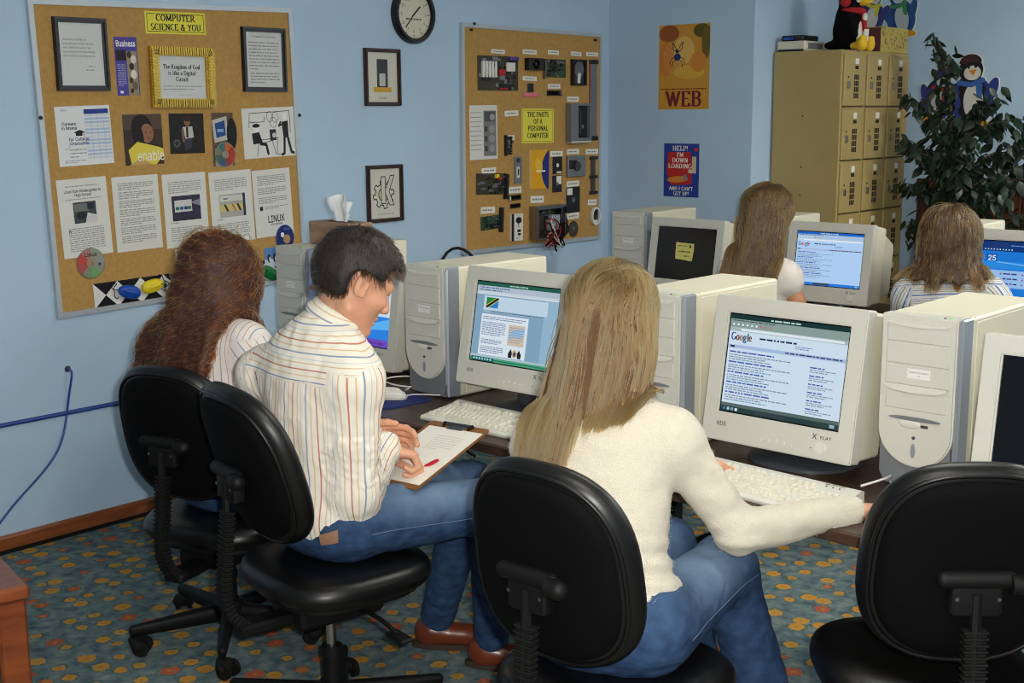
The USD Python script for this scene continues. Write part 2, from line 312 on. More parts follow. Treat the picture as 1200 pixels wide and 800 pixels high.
# ================================================================== the room
YB, XP, YF = 5.885, -3.543, 7.0      # poster wall, the return wall beside the lockers, the far wall
def carpet():
    N = {'g': ('geometry', {}), 'nz': ('noise_texture', {'scale': 55., 'detail': 2}), 'off': ('vector_math', {'math_type': 'multiply_add', 'vector2': (.022, .022, 0)}),
         'mp': ('mapping', {'scale': (10.5, 10.5, 0)}), 'v': ('voronoi_texture', {'dimensions': '2D', 'feature': 'f1', 'scale': 1., 'randomness': .55}),
         'sp': ('separate_color', {}), 'petal': ('rgb_ramp', {'ramp': [(0, lin(160, 84, 66)), (.16, lin(166, 88, 62)), (.2, lin(180, 128, 56)), (.5, lin(176, 136, 66)), (.75, lin(188, 132, 50)), (1, lin(170, 132, 70))]}),
         'size': ('map_range', {'from_min': 0, 'from_max': 1, 'to_min': .17, 'to_max': .30}), 'in': ('math', {'math_type': 'less_than'}), 'ctr': ('math', {'math_type': 'less_than', 'value2': .08}),
         'size2': ('math', {'math_type': 'add', 'value2': .1}), 'leafin': ('math', {'math_type': 'less_than'}), 'ln': ('noise_texture', {'scale': 60., 'detail': 2}), 'lt': ('math', {'math_type': 'greater_than', 'value2': .52}), 'lm': ('math', {'math_type': 'multiply'}),
         'bn': ('noise_texture', {'scale': 22., 'detail': 5}), 'base': ('rgb_ramp', {'ramp': [(.3, lin(66, 84, 94)), (.5, lin(94, 112, 116)), (.7, lin(124, 134, 126))]}),
         'm1': ('mix_color', {'b': lin(78, 98, 84)}), 'm2': ('mix_color', {}), 'm3': ('mix_color', {'b': lin(168, 120, 52)}),
         'fb': ('noise_texture', {'scale': 420., 'detail': 2}), 'b': ('bump', {'strength': .5, 'distance': .003}), 'p': ('principled_bsdf', {'roughness': .95, 'specular_ior_level': .1})}
    L = [('g.position', 'nz.vector'), ('nz.color', 'off.vector1'), ('g.position', 'off.vector3'), ('off.vector', 'mp.vector'), ('mp.vector', 'v.vector'), ('v.color', 'sp.color'), ('sp.r', 'petal.fac'), ('sp.g', 'size.value'),
         ('v.distance', 'in.value1'), ('size.result', 'in.value2'), ('v.distance', 'ctr.value1'), ('size.result', 'size2.value1'), ('v.distance', 'leafin.value1'), ('size2.value', 'leafin.value2'), ('g.position', 'ln.vector'), ('ln.fac', 'lt.value1'), ('lt.value', 'lm.value1'), ('leafin.value', 'lm.value2'),
         ('g.position', 'bn.vector'), ('bn.fac', 'base.fac'), ('base.color', 'm1.a'), ('lm.value', 'm1.fac'), ('m1.result', 'm2.a'), ('petal.color', 'm2.b'), ('in.value', 'm2.fac'), ('m2.result', 'm3.a'), ('ctr.value', 'm3.fac'),
         ('m3.result', 'p.base_color'), ('g.position', 'fb.vector'), ('fb.fac', 'b.height'), ('b.normal', 'p.normal')]
    return usdkit.material(stage, '/World/Looks/carpet_print', N, L, surface='p.BSDF')
K['carpet'] = carpet()
struct('floor', box(-4.7, -2.7, -.1, 3.2, 7.2, 0), K['carpet'], label='blue green carpet with scattered orange and yellow flowers')
struct('ceiling', box(-4.7, -2.7, 2.75, 3.2, 7.2, 2.85), K['ceiling'])
struct('wall_left', box(-4.7, -2.7, 0, -4.5, YB + .2, 2.75), K['wall'], label='pale blue wall with the notice boards')
struct('wall_back', box(-4.5, YB, 0, XP, YF + .2, 2.75), K['wall'], label='pale blue wall with the two posters, ending in a corner')
struct('wall_far', box(XP, YF, 0, 3.2, YF + .2, 2.75), K['wall'], label='blue wall behind the plant')
struct('wall_right', box(3.0, -2.7, 0, 3.2, YF, 2.75), K['wall'])
struct('wall_front', box(-4.5, -2.7, 0, 3.0, -2.5, 2.75), K['wall'])
prof = Polygon([(0, .018), (.016, .018), (.016, .062), (.01, .072), (0, .072)])
def base_run(L, x, y, rz): return T(extrude(prof, L), (x, y, 0), 0, 0, 0) if 0 else T(T(extrude(prof, L), (0, 0, 0), 90), (x, y, 0), rz=rz)
struct('baseboard_left', T(T(extrude(prof, YB + 2.5), rx=90), (-4.5, YB, 0)), K['wood_trim'], label='brown stained wooden skirting board')
struct('trim_1', box(-4.5, -2.5, 0, -4.488, YB, .02), K['rubber'], label='thin dark strip under the skirting board')
# wooden wainscot on the far wall: rail and vertical boards
wn = wthing('wall_panelling', 'dark wooden panelling of vertical boards along the far wall behind the potted plant', 'panelling', (-3.0, YF, 0)); custom(wn, kind='structure')
obj('top_rail', cbox(XP + .45, YF - .05, 1.2, 3.0, YF, 1.26, .006), K['wood_dark'], wn)
x = XP + .45
while x < .5:
    obj('board', cbox(x, YF - .03, .0, x + .117, YF - .004, 1.2, .005), K['wood_dark'], wn); x += .12
# fluorescent troffers that light the room
for i, (x, y) in enumerate([(-.6, 1.0), (1.6, 1.0), (-1.6, 3.4), (1.4, 3.4), (-.5, 5.9), (1.7, 5.9)]):
    t = wthing('ceiling_light', 'white fluorescent ceiling troffer over %s' % ['the near aisle', 'the near right corner', 'the near row of desks', 'the right wall', 'the far aisle by the lockers', 'the far right corner'][i], 'ceiling light', (x, y, 2.75), 'fluorescent ceiling lights')
    fr = trimesh.util.concatenate([box(x - .62, y - .31, 2.72, x + .62, y - .28, 2.75), box(x - .62, y + .28, 2.72, x + .62, y + .31, 2.75), box(x - .62, y - .28, 2.72, x - .59, y + .28, 2.75), box(x + .59, y - .28, 2.72, x + .62, y + .28, 2.75)])
    obj('frame', fr, K['white'], t)
    obj('diffuser', box(x - .59, y - .28, 2.725, x + .59, y + .28, 2.74), emit('tube_glow_%d' % i, (1, .97, .9), TUBE * (2.6 if i > 3 else 1)), t)

# ================================================================== things on the walls
WL, WB = 'left', 'back'
def to_wall(m, wall, s, z, off=0, rot=0):
    """a mesh in the xy plane (x right, y up, z towards the room) to its place on a wall"""
    m = T(m, rz=rot); v = m.vertices
    if wall == WL: w = np.c_[-4.5 + off + v[:, 2], s + v[:, 0], z + v[:, 1]]
    elif wall == WB: w = np.c_[s + v[:, 0], YB - off - v[:, 2], z + v[:, 1]]
    else: w = np.c_[s + v[:, 0], YF - off - v[:, 2], z + v[:, 1]]
    return trimesh.Trimesh(w, m.faces, process=False)
def wall_loc(wall, s, z, off=0): return (-4.5 + off, s, z) if wall == WL else ((s, YB - off, z) if wall == WB else (s, YF - off, z))
def sheet(name, label, cat, wall, a, b, draw, off=0, rot=0, th=.0012, group=None, back=None, part='print'):
    """a printed card on a wall between the corners a (top left) and b (bottom right): backing and print"""
    (s0, z1), (s1, z0) = a, b; w, h = s1 - s0, z1 - z0; s, z = (s0 + s1) / 2, (z0 + z1) / 2
    t = wthing(name, label, cat, wall_loc(wall, s, z, off), group)
    obj('sheet', to_wall(box(-w / 2, -h / 2, .0004, w / 2, h / 2, th), wall, s, z, off, rot), back or K['paper'], t)
    P = Print(); draw(P, w, h)
    if P.ms:
        m, c = P.mesh(); m.vertices[:, 2] += th; obj(part, to_wall(m, wall, s, z, off, rot), K['print'], t, pv={'ink': c})
    return t
def picture(name, label, cat, wall, a, b, fw, fmat, draw, off=0, rot=0, th=.018, ridges=0, group=None):
    (s0, z1), (s1, z0) = a, b; w, h = s1 - s0, z1 - z0; s, z = (s0 + s1) / 2, (z0 + z1) / 2
    t = wthing(name, label, cat, wall_loc(wall, s, z, off), group)
    for i, (L, r) in enumerate(((w, 0), (h, 90), (w, 180), (h, 270))):
        H = (h if i % 2 == 0 else w) / 2
        bar = extrude(Polygon([(-L / 2, -H), (L / 2, -H), (L / 2 - fw, -H + fw), (-L / 2 + fw, -H + fw)]), th * .7)
        pr = [bar, T(extrude(Polygon([(-L / 2 + .003, -H + .003), (L / 2 - .003, -H + .003), (L / 2 - fw * .6, -H + fw * .6), (-L / 2 + fw * .6, -H + fw * .6)]), th), (0, 0, 0))]
        if ridges:
            n = int(L / .011)
            pr += [box(-L / 2 + (k + .5) * L / n - .0035, -H + .001, th * .5, -L / 2 + (k + .5) * L / n + .0035, -H + fw * .9, th * 1.25) for k in range(1, n - 1)]
        obj('frame_side', to_wall(T(tm(pr), rz=r), wall, s, z, off, rot), fmat, t)
    obj('mount', to_wall(box(-w / 2 + fw * .7, -h / 2 + fw * .7, .001, w / 2 - fw * .7, h / 2 - fw * .7, .006), wall, s, z, off, rot), K['paper'], t)
    P = Print(); draw(P, w - 2 * fw, h - 2 * fw)
    if P.ms:
        m, c = P.mesh(); m.vertices[:, 2] += .006; obj('print', to_wall(m, wall, s, z, off, rot), K['print'], t, pv={'ink': c})
    return t
def notice_board(name, label, s, z, w, h, rot, fw=.02):
    t = wthing(name, label, 'notice board', wall_loc(WL, s, z))
    obj('cork_panel', to_wall(box(-w / 2 + .004, -h / 2 + .004, .001, w / 2 - .004, h / 2 - .004, .012), WL, s, z, 0, rot), K['cork'], t)
    for i, (L, H) in enumerate(((w, h), (h, w), (w, h), (h, w))):
        b = extrude(Polygon([(-L / 2, -H / 2), (L / 2, -H / 2), (L / 2 - fw, -H / 2 + fw), (-L / 2 + fw, -H / 2 + fw)]), .02)
        obj('frame_side', to_wall(T(b, rz=90 * i), WL, s, z, 0, rot), K['alu'], t)
    return t
INK, GREY, PAPER = (28, 26, 30), (140, 138, 136), (226, 224, 214)
notice_board('notice_board', 'large cork notice board with aluminium frame covered in pages about computer science', 2.983, 1.49, 1.222, 1.195, 1.5)
notice_board('notice_board', 'cork notice board with aluminium frame displaying computer parts under small labels', 5.22, 1.506, 1.152, 1.166, -.4)
B = .0125
rnd = random.Random(4)
def d_title(P, w, h):
    P.rect(-w / 2, -h / 2, w / 2, h / 2, (226, 214, 66)); g = .008
    for a in ((-w / 2 + g, -h / 2 + g, w / 2 - g, -h / 2 + g + .0025), (-w / 2 + g, h / 2 - g - .0025, w / 2 - g, h / 2 - g), (-w / 2 + g, -h / 2 + g, -w / 2 + g + .0025, h / 2 - g), (w / 2 - g - .0025, -h / 2 + g, w / 2 - g, h / 2 - g)): P.rect(*a, INK, 2)
    P.text('COMPUTER', 0, h * .08, h * .28, INK, serif=True, sx=1.22); P.text('SCIENCE & YOU', 0, -h * .33, h * .28, INK, serif=True, sx=1.12)
sheet('title_card', 'yellow title card reading COMPUTER SCIENCE & YOU on the large notice board', 'sign', WL, (2.846,2.056), (3.129,1.969), d_title, B, 1)
def d_fr1(P, w, h):
    P.rect(-w / 2, -h / 2, w / 2, h / 2, (206, 208, 206))
    for i, t in enumerate(['Computing is already an', 'important part of many peoples', 'lives. Within ten years, it will', 'be an integral and indispensable', 'part of almost everything we do.']): P.text(t, -w * .42, h * .22 - i * h * .065, h * .034, (92, 90, 96), center=False, sx=.8)
    P.greek(w * .14, w * .4, -h * .2, 1, .01, .004, GREY, rnd); P.greek(w * .08, w * .4, -h * .26, 1, .01, .004, GREY, rnd)
picture('framed_quotation', 'black framed white quotation about computing at upper left of the large notice board', 'framed print', WL, (2.449,2.013), (2.670,1.740), .02, K['frame_black'], d_fr1, B, .5, group='framed texts on the notice board')
def d_bus(P, w, h):
    P.rect(-w / 2, -h / 2, w / 2, h / 2, (74, 66, 150)); P.text('Business', 0, h * .34, h * .1, (236, 234, 226), bold=True, sx=.66)
    P.rect(-w * .46, h * .1, 0, h * .28, (34, 26, 40), 1); P.rect(0, -h * .5, w * .46, h * .26, (150, 134, 110), 2)
    for x, y, r, c in ((.12, .2, .1, (60, 48, 40)), (.3, .12, .12, (214, 204, 190)), (.2, 0, .1, (40, 34, 36)), (.28, -.14, .13, (220, 214, 206)), (.15, -.24, .09, (70, 56, 46)), (.3, -.34, .12, (110, 92, 70)), (.16, -.42, .07, (40, 36, 40))): P.ell(w * x, h * y, w * r, h * r * .6, c, 3)
    P.greek(-w * .42, -w * .06, h * .02, 12, h * .032, h * .012, (176, 172, 206), rnd, 2); P.ell(-w * .3, -h * .44, .008, .006, (220, 220, 230), 3)
sheet('brochure', 'narrow purple brochure headed Business beside the black framed quotation', 'brochure', WL, (2.703,1.949), (2.804,1.724), d_bus, B, 1)
def d_gold(P, w, h):
    P.rect(-w / 2, -h / 2, w / 2, h / 2, (206, 208, 208))
    for i, t in enumerate(['The Kingdom of God', 'is like a Digital', 'Circuit']): P.text(t, 0, h * .2 - i * h * .145, h * .1, INK, serif=True, sx=1.0)
    P.greek(-w * .4, w * .4, -h * .22, 2, h * .07, h * .02, GREY, rnd, 1, .8); P.greek(-w * .1, w * .42, -h * .42, 1, .02, h * .015, (176, 176, 176), rnd)
picture('gold_framed_text', 'ridged gold frame with text reading The Kingdom of God is like a Digital Circuit', 'framed print', WL, (2.852,1.918), (3.149,1.677), .036, K['gold'], d_gold, B, 0, .024, ridges=1)
def d_fr2(P, w, h):
    P.rect(-w / 2, -h / 2, w / 2, h / 2, (206, 206, 202)); P.text('The Beauty of Programming', 0, h * .4, h * .042, (60, 58, 62), sx=.72)
    P.greek(-w * .42, w * .42, h * .3, 9, h * .06, h * .02, GREY, rnd, 1, .3); P.greek(-w * .4, w * .42, -h * .26, 4, h * .055, h * .02, GREY, rnd, 1, .5)
picture('framed_page', 'black framed page of small type at upper right of the large notice board', 'framed print', WL, (3.303,2.014), (3.534,1.743), .02, K['frame_black'], d_fr2, B, 0, group='framed texts on the notice board')
def d_car(P, w, h):
    P.rect(-w / 2, -h / 2, w / 2, h / 2, (222, 224, 224)); P.rect(.02 * w, h * .36, w * .47, h * .44, (30, 60, 140), 2)
    for i in range(13): P.rect(.02 * w, h * (.32 - i * .06), w * .48, h * (.355 - i * .06), (172, 190, 216) if i % 3 else (206, 212, 220), 1)
    for i in range(1, 4): P.rect(w * (.02 + i * .115), -h * .42, w * (.024 + i * .115), h * .36, (130, 150, 186), 2)
    for t, x, y, c in (('Careers', -.27, .18, INK), ('in Maine', -.27, .11, INK), ('for College', -.11, -.08, (30, 50, 120)), ('Graduates', -.11, -.15, (30, 50, 120))): P.text(t, w * x, h * y, h * .052, c, bold=True)
    P.add([(-w * .2, h * .06), (-w * .08, h * .1), (w * .01, h * .06), (-w * .1, h * .02)], INK, 3); P.rect(-w * .16, h * .0, -w * .04, h * .045, INK, 3); P.rect(-.02 * w, -h * .02, -.01 * w, h * .06, INK, 3)
    P.line([(-w * .38, -h * .22), (-w * .3, -h * .2), (-w * .28, -h * .12)], .002, (150, 160, 170), 2); P.greek(-w * .3, 0, -h * .24, 3, h * .06, h * .016, GREY, rnd); P.greek(-w * .4, -.02 * w, -h * .42, 2, h * .03, h * .012, GREY, rnd); P.text('ABCU', -w * .4, h * .42, h * .03, (60, 90, 150), center=False)
sheet('careers_page', 'white page headed Careers in Maine for College Graduates with blue table', 'poster', WL, (2.437,1.684), (2.668,1.459), d_car, B, 2)
def d_enable(P, w, h):
    P.rect(-w / 2, -h / 2, w / 2, h / 2, (58, 44, 36)); P.rect(-w * .5, h * .2, w * .5, h * .5, (84, 66, 54), 2)
    P.ell(-w * .03, h * .2, w * .27, h * .3, (30, 20, 18), 3); P.ell(w * .1, h * .12, w * .17, h * .19, (150, 102, 78), 4); P.ell(-w * .13, h * .06, w * .14, h * .28, (28, 18, 16), 5, 8)
    P.add([(-w * .34, -h * .5), (-w * .4, -h * .2), (-w * .16, -h * .04), (w * .12, -h * .1), (w * .4, -h * .16), (w * .5, -h * .2), (w * .5, -h * .32), (w * .3, -h * .5)], (222, 204, 74), 6)
    P.add([(-w * .4, -h * .5), (-w * .1, -h * .36), (w * .18, -h * .5)], (196, 160, 96), 7); P.text('enable', w * .16, -h * .42, h * .2, (238, 234, 226), 9, sx=.72); P.ell(w * .07, h * .14, w * .025, h * .012, (30, 20, 20), 6); P.ell(w * .2, h * .14, w * .02, h * .012, (30, 20, 20), 6); P.ell(w * .14, h * .02, w * .05, h * .014, (110, 60, 50), 6)
sheet('photo_print', 'colour photo of a child in yellow with the word enable', 'photo', WL, (2.719,1.651), (2.896,1.451), d_enable, B, 1, group='photos on the notice board')
def d_dark(P, w, h):
    P.rect(-w / 2, -h / 2, w / 2, h / 2, (30, 24, 24)); P.ell(w * .02, h * .3, w * .09, h * .11, (140, 96, 72), 2); P.ell(w * .03, h * .37, w * .12, h * .07, (52, 30, 26), 3)
    P.add([(-w * .12, h * .16), (w * .16, h * .18), (w * .2, -h * .1), (-w * .04, -h * .16)], (190, 188, 180), 2); P.rect(-w * .02, -h * .1, w * .04, h * .16, (36, 30, 34), 3)
    P.add([(-w * .1, -h * .14), (w * .16, -h * .1), (w * .12, -h * .36), (-w * .06, -h * .42)], (54, 50, 70), 2); P.line([(-w * .12, h * .1), (-w * .1, -h * .18)], w * .07, (130, 90, 68), 3); P.ell(-w * .3, -h * .24, w * .1, h * .1, (84, 84, 76), 2); P.ell(-w * .3, -h * .24, w * .05, h * .05, (30, 26, 26), 3)
sheet('photo_print', 'dark square photo of a seated child in a pale shirt', 'photo', WL, (2.929,1.653), (3.096,1.490), d_dark, B, 0, group='photos on the notice board')
def d_monp(P, w, h):
    P.rect(-w / 2, -h / 2, w / 2, h / 2, (92, 74, 58)); P.add([(-w * .48, h * .36), (w * .2, h * .44), (w * .26, 0), (-w * .4, -h * .06)], (188, 186, 178), 2); P.add([(-w * .36, h * .3), (w * .1, h * .36), (w * .14, h * .08), (-w * .3, h * .03)], (34, 72, 132), 3); P.rect(-w * .26, h * .14, w * .04, h * .2, (130, 160, 200), 4)
    P.ell(w * .42, h * .1, w * .24, h * .3, (22, 18, 20), 4); P.add([(-w * .4, -h * .5), (-w * .4, -h * .16), (w * .3, -h * .1), (w * .4, -h * .5)], (160, 150, 136), 3)
sheet('photo_print', 'narrow photo of a monitor with a blue screen above a compact disc', 'photo', WL, (3.135,1.655), (3.244,1.432), d_monp, B, 0, group='photos on the notice board')
def d_toon(P, w, h):
    P.rect(-w / 2, -h / 2, w / 2, h / 2, (220, 219, 212)); k = .0028
    for p in ([(-.36, .4), (.4, .42), (.4, -.02)], [(-.36, .4), (-.38, .12)], [(-.36, .22), (-.1, .22), (-.08, .32)], [(-.28, -.18), (-.1, -.2), (.06, -.16)], [(-.22, -.2), (-.26, -.46)], [(-.08, -.2), (-.06, -.46)], [(.04, -.16), (.1, -.46)], [(-.2, -.14), (.16, -.12)], [(.14, -.14), (.12, -.44), (.2, -.46)]): P.line([(x * w, y * h) for x, y in p], k, INK, 2)
    for x, y in ((.02, .32), (.12, .3), (.08, .2)): P.line([(w * x + .018 * math.cos(a), h * y + .022 * math.sin(a)) for a in np.linspace(0, 6.3, 14)], .002, INK, 2)
    P.ell(-w * .24, h * .1, w * .06, h * .07, (236, 234, 228), 3); P.ell(-w * .25, h * .15, w * .07, h * .04, INK, 4); P.add([(-w * .34, h * .0), (-w * .2, h * .02), (-w * .14, -h * .2), (-w * .32, -h * .22)], INK, 3); P.line([(-w * .18, -h * .22), (-w * .08, -h * .24), (-w * .05, -h * .42)], .012, INK, 3)
    P.rect(w * .0, -h * .16, w * .12, h * .06, (40, 38, 42), 3); P.ell(w * .08, -h * .06, w * .035, h * .05, (200, 200, 196), 4); P.ell(w * .3, h * .3, w * .045, h * .06, (236, 234, 228), 3); P.ell(w * .3, h * .35, w * .05, h * .03, (236, 234, 226), 4)
    P.add([(w * .24, h * .2), (w * .36, h * .22), (w * .36, -h * .12), (w * .26, -h * .12)], INK, 3); P.line([(w * .28, -h * .1), (w * .26, -h * .44), (w * .22, -h * .46)], .012, INK, 3); P.line([(w * .34, -h * .1), (w * .4, -h * .42), (w * .44, -h * .44)], .012, INK, 3); P.line([(w * .26, h * .16), (w * .18, h * .12), (w * .22, h * .2)], .008, INK, 3)
sheet('cartoon_page', 'white page with black line cartoon of two figures at a computer', 'poster', WL, (3.293,1.676), (3.577,1.462), d_toon, B, 2)
def d_page(k):
    def f(P, w, h):
        P.rect(-w / 2, -h / 2, w / 2, h / 2, (218, 217, 210)); G = (150, 149, 146); X = w * .38
        if k == 0:
            P.greek(-w * .34, w * .34, h * .4, 1, 1, h * .012, G, rnd, 1, 1); P.text('Linux from Kindergarten to', 0, h * .325, h * .035, INK, bold=True, sx=.86); P.text('High School', 0, h * .275, h * .035, INK, bold=True, sx=.86); P.greek(-w * .36, w * .36, h * .235, 1, 1, h * .011, G, rnd, 1, 1)
            P.rect(-w * .22, -h * .07, w * .24, h * .2, (66, 68, 72), 1); P.rect(-w * .2, h * .08, w * .1, h * .18, (110, 116, 112), 2); P.add([(0, -h * .07), (w * .24, -h * .07), (w * .24, h * .02), (w * .06, h * .06)], (204, 204, 200), 3); P.ell(-w * .06, h * .03, w * .1, h * .05, (34, 38, 46), 3); P.rect(w * .06, h * .1, w * .2, h * .18, (40, 44, 60), 3)
            P.text('A', -w * .33, -h * .18, h * .035, INK, bold=True); P.greek(-w * .36, w * .36, -h * .14, 12, h * .026, h * .012, G, rnd)
        elif k == 1:
            for i in range(7): P.greek(-X, X, h * .4 - i * h * .118, 4, h * .026, h * .013, G, rnd)
        elif k in (2, 3):
            P.greek(-X, X, h * .38, 6, h * .028, h * .013, G, rnd); P.greek(-X, X, -h * .24, 7, h * .028, h * .013, G, rnd); P.greek(-X, -w * .05, -h * .17, 1, 1, h * .012, G, rnd)
            if k == 2:
                P.rect(-w * .32, -h * .14, w * .34, h * .2, (52, 48, 70), 1); P.add([(w * .1, h * .1), (w * .34, h * .14), (w * .34, h * .04)], (140, 130, 148), 2); P.rect(-w * .26, -h * .02, w * .14, h * .14, (206, 206, 200), 2)
                for x, c in ((-.2, (46, 110, 90)), (-.1, (70, 90, 150)), (0, (50, 60, 80)), (.08, (60, 120, 90))): P.ell(w * x, h * .03, w * .045, h * .025, c, 3)
            else:
                P.rect(-w * .3, -h * .14, w * .32, h * .18, (172, 170, 164), 1); P.rect(w * .26, -h * .14, w * .32, h * .18, (46, 42, 80), 2); P.rect(-w * .28, h * .08, w * .26, h * .16, (206, 208, 200), 2); P.greek(-w * .2, w * .02, h * .11, 1, 1, .005, (60, 90, 120), rnd, 3); P.rect(-w * .28, -h * .06, w * .26, h * .04, (206, 190, 110), 2)
                for x in (-.2, -.02, .1): P.add([(w * x, h * .04), (w * (x + .05), h * .04), (w * (x + .12), -h * .06), (w * (x + .07), -h * .06)], (50, 46, 48) if x != -.02 else (190, 120, 110), 3)
        else:
            P.greek(-X, X, h * .4, 6, h * .026, h * .013, G, rnd); P.greek(-X, X, h * .22, 4, h * .026, h * .013, G, rnd); P.greek(-X, X, h * .08, 4, h * .026, h * .013, G, rnd); P.greek(-w * .22, X, -h * .06, 2, h * .026, h * .012, G, rnd)
            P.add([(-w * .36, -h * .04), (-w * .28, -h * .04), (-w * .28, -h * .09), (-w * .32, -h * .11), (-w * .36, -h * .09)], INK, 2); P.text('LINUX', w * .05, -h * .29, h * .1, INK, bold=True, sx=.72); P.text('JOURNAL', w * .05, -h * .335, h * .028, INK, bold=True, sx=1.35)
    return f
for k, (a, b, lab) in enumerate([((2.426,1.409), (2.636,1.107), 'article page with headline and photo, first of the row of five'), ((2.657,1.409), (2.866,1.111), 'article page of text only, second of the row of five'), ((2.885,1.410), (3.094,1.107), 'article page with a dark screenshot, third of the row of five'), ((3.112,1.411), (3.329,1.106), 'article page with a pale screenshot, fourth of the row of five'), ((3.336,1.410), (3.541,1.116), 'article page ending in LINUX JOURNAL, last of the row of five')]):
    sheet('article_page', lab, 'page', WL, a, b, d_page(k), B, (2.5, 1.5, 1.5, 2, 2.5)[k], group='article pages in a row')
def disc(name, label, wall, c, r, cols, off, text=None, hub=(150, 140, 120), tmat=None, group='compact discs on the notice board'):
    t = wthing(name, label, 'compact disc', wall_loc(wall, *c, off), group)
    obj('disc', to_wall(extrude(Point(0, 0).buffer(r, 24).difference(Point(0, 0).buffer(r * .13, 12)), .0014), wall, *c, off + .002), tmat or K['steel'], t)
    P = Print()
    n = len(cols)
    for i, col in enumerate(cols): P.add(Polygon(arc(0, 0, r * .96, r * .96, 360 / n * i, 360 / n * (i + 1), 8) + arc(0, 0, r * .3, r * .3, 360 / n * (i + 1), 360 / n * i, 6)), col, 1)
    P.add(Point(0, 0).buffer(r * .3).difference(Point(0, 0).buffer(r * .14)), hub, 2)
    if text: P.text(text, 0, r * .45, r * .26, INK, 3, bold=True)
    P.add(Point(r * .6, -.1 * r).buffer(r * .1), (40, 60, 90), 3) if text else None
    m, cc = P.mesh(); m.vertices[:, 2] += .0014; obj('print', to_wall(m, wall, *c, off + .002), K['print'], t, pv={'ink': cc})
disc('compact_disc', 'printed disc with a red square marked Linux under the first article page', WL, (2.541,1.078), .06, [(150, 150, 138), (140, 156, 130), (168, 120, 110), (186, 70, 70), (172, 84, 80), (120, 140, 110), (110, 160, 100), (140, 142, 134)], B + .002, 'Linux')
disc('compact_disc', 'disc with coloured segments over the narrow monitor photo', WL, (3.194,1.480), .052, [(170, 60, 46), (196, 96, 50), (64, 110, 110), (120, 120, 90), (70, 100, 80), (60, 90, 120), (150, 60, 60), (186, 56, 48)], B + .003)
# harlequin strip with computer mice
def d_harl(P, w, h):
    P.rect(-w / 2, -h / 2, w / 2, h / 2, (222, 221, 216)); n = 9; p = w / n
    for i in range(n):
        c = -w / 2 + (i + .5) * p
        P.add([(c - p / 2, h / 2), (c + p / 2, h / 2), (c, 0)], (20, 18, 24)); P.add([(c - p / 2, -h / 2), (c + p / 2, -h / 2), (c, 0)], (20, 18, 24))
sheet('diamond_strip', 'strip of black and white diamonds along the bottom of the large notice board', 'paper strip', WL, (2.545, 1.005), (3.50, .903), d_harl, B, 1.2)
def small_mouse(name, label, c, m, rot, off):
    t = wthing(name, label, 'computer mouse', wall_loc(WL, *c, off), 'coloured mice on the notice board')
    o = outline(.06, .1, 2.3, 36, .85, 1); obj('shell', to_wall(T(pillow(o, rounded(.03, .016, 6, .006, .012)), rz=rot), WL, *c, off), m, t, 60)
    obj('button_gap', to_wall(T(box(-.001, .004, .03, .001, .045, .0355), rz=rot), WL, *c, off), K['rubber'], t)
    q = [(0, .048, .01)] + [(.05 * math.sin(a * 1.7) * (.4 + .1 * a), .05 + .02 * a * (1 if a < 2 else 0) + .012 * math.cos(3 * a), .006) for a in np.linspace(.4, 3.2, 8)]
    obj('cord', to_wall(T(tube(spline(q, 30), .0016, 6), rz=rot), WL, *c, off), K['rubber'], t)
small_mouse('hanging_mouse', 'blue computer mouse fixed on the diamond strip', (2.693,0.949), K['blue'], 75, B + .003)
small_mouse('hanging_mouse', 'yellow computer mouse fixed on the diamond strip', (2.800,0.962), K['yellow'], -80, B + .003)
small_mouse('hanging_mouse', 'purple computer mouse fixed on the diamond strip beside the red haired girl', (2.929,0.949), K['purple'], 100, B + .003)
small_mouse('hanging_mouse', 'green computer mouse fixed on the diamond strip near the first tower', (3.390,0.957), K['green'], 60, B + .003)
def d_note(P, w, h):
    P.rect(-w / 2, -h / 2, w / 2, h / 2, (220, 220, 208)); P.text('A', -w * .36, h * .36, h * .09, (60, 60, 110), 2, bold=True); P.text('R', -w * .28, h * .36, h * .07, (60, 60, 60), 2, bold=True); P.greek(-w * .05, w * .3, h * .4, 1, 1, .005, GREY, rnd)
    P.rect(-w * .46, h * .24, w * .46, h * .27, (206, 196, 60), 2); P.rect(-w * .46, -h * .02, w * .46, 0, (206, 196, 60), 2); P.greek(-w * .4, w * .4, h * .16, 5, h * .05, .004, GREY, rnd)
sheet('form_page', 'white form with yellow rules partly behind the red haired girl', 'page', WL, (2.926,1.103), (3.144,0.852), d_note, B + .002, 2)
def d_sky(P, w, h):
    P.rect(-w / 2, -h / 2, w / 2, h / 2, (90, 130, 190)); P.rect(-w / 2, -h / 2, w / 2, -h * .1, (196, 206, 220), 2)
    for x in (-.3, -.05, .2): P.ell(w * x, -h * .05, w * .08, h * .22, (26, 28, 40), 3); P.ell(w * x + .004, -h * .1, w * .04, h * .14, (214, 216, 220), 4)
sheet('small_picture', 'small blue sky picture with dark upright figures above the green mouse', 'photo', WL, (3.378,1.068), (3.501,0.981), d_sky, B + .002, 2)
def d_badge(P, w, h):
    P.ell(0, 0, w * .49, h * .49, (30, 44, 104)); P.ell(-w * .16, h * .12, w * .1, h * .1, (224, 224, 222), 2); P.ell(w * .08, -h * .06, w * .2, h * .18, (168, 138, 96), 2); P.ell(w * .1, h * .34, w * .2, h * .05, (70, 90, 150), 2)
t = wthing('round_badge', 'round dark blue badge with pale spots beside the last article page', 'badge', wall_loc(WL, *(3.493,1.105), B))
obj('disc', to_wall(pillow(outline(.1, .115, 2, 36), rounded(.006, .003, 4)), WL, *(3.493,1.105), B + .002), K['blue'], t)
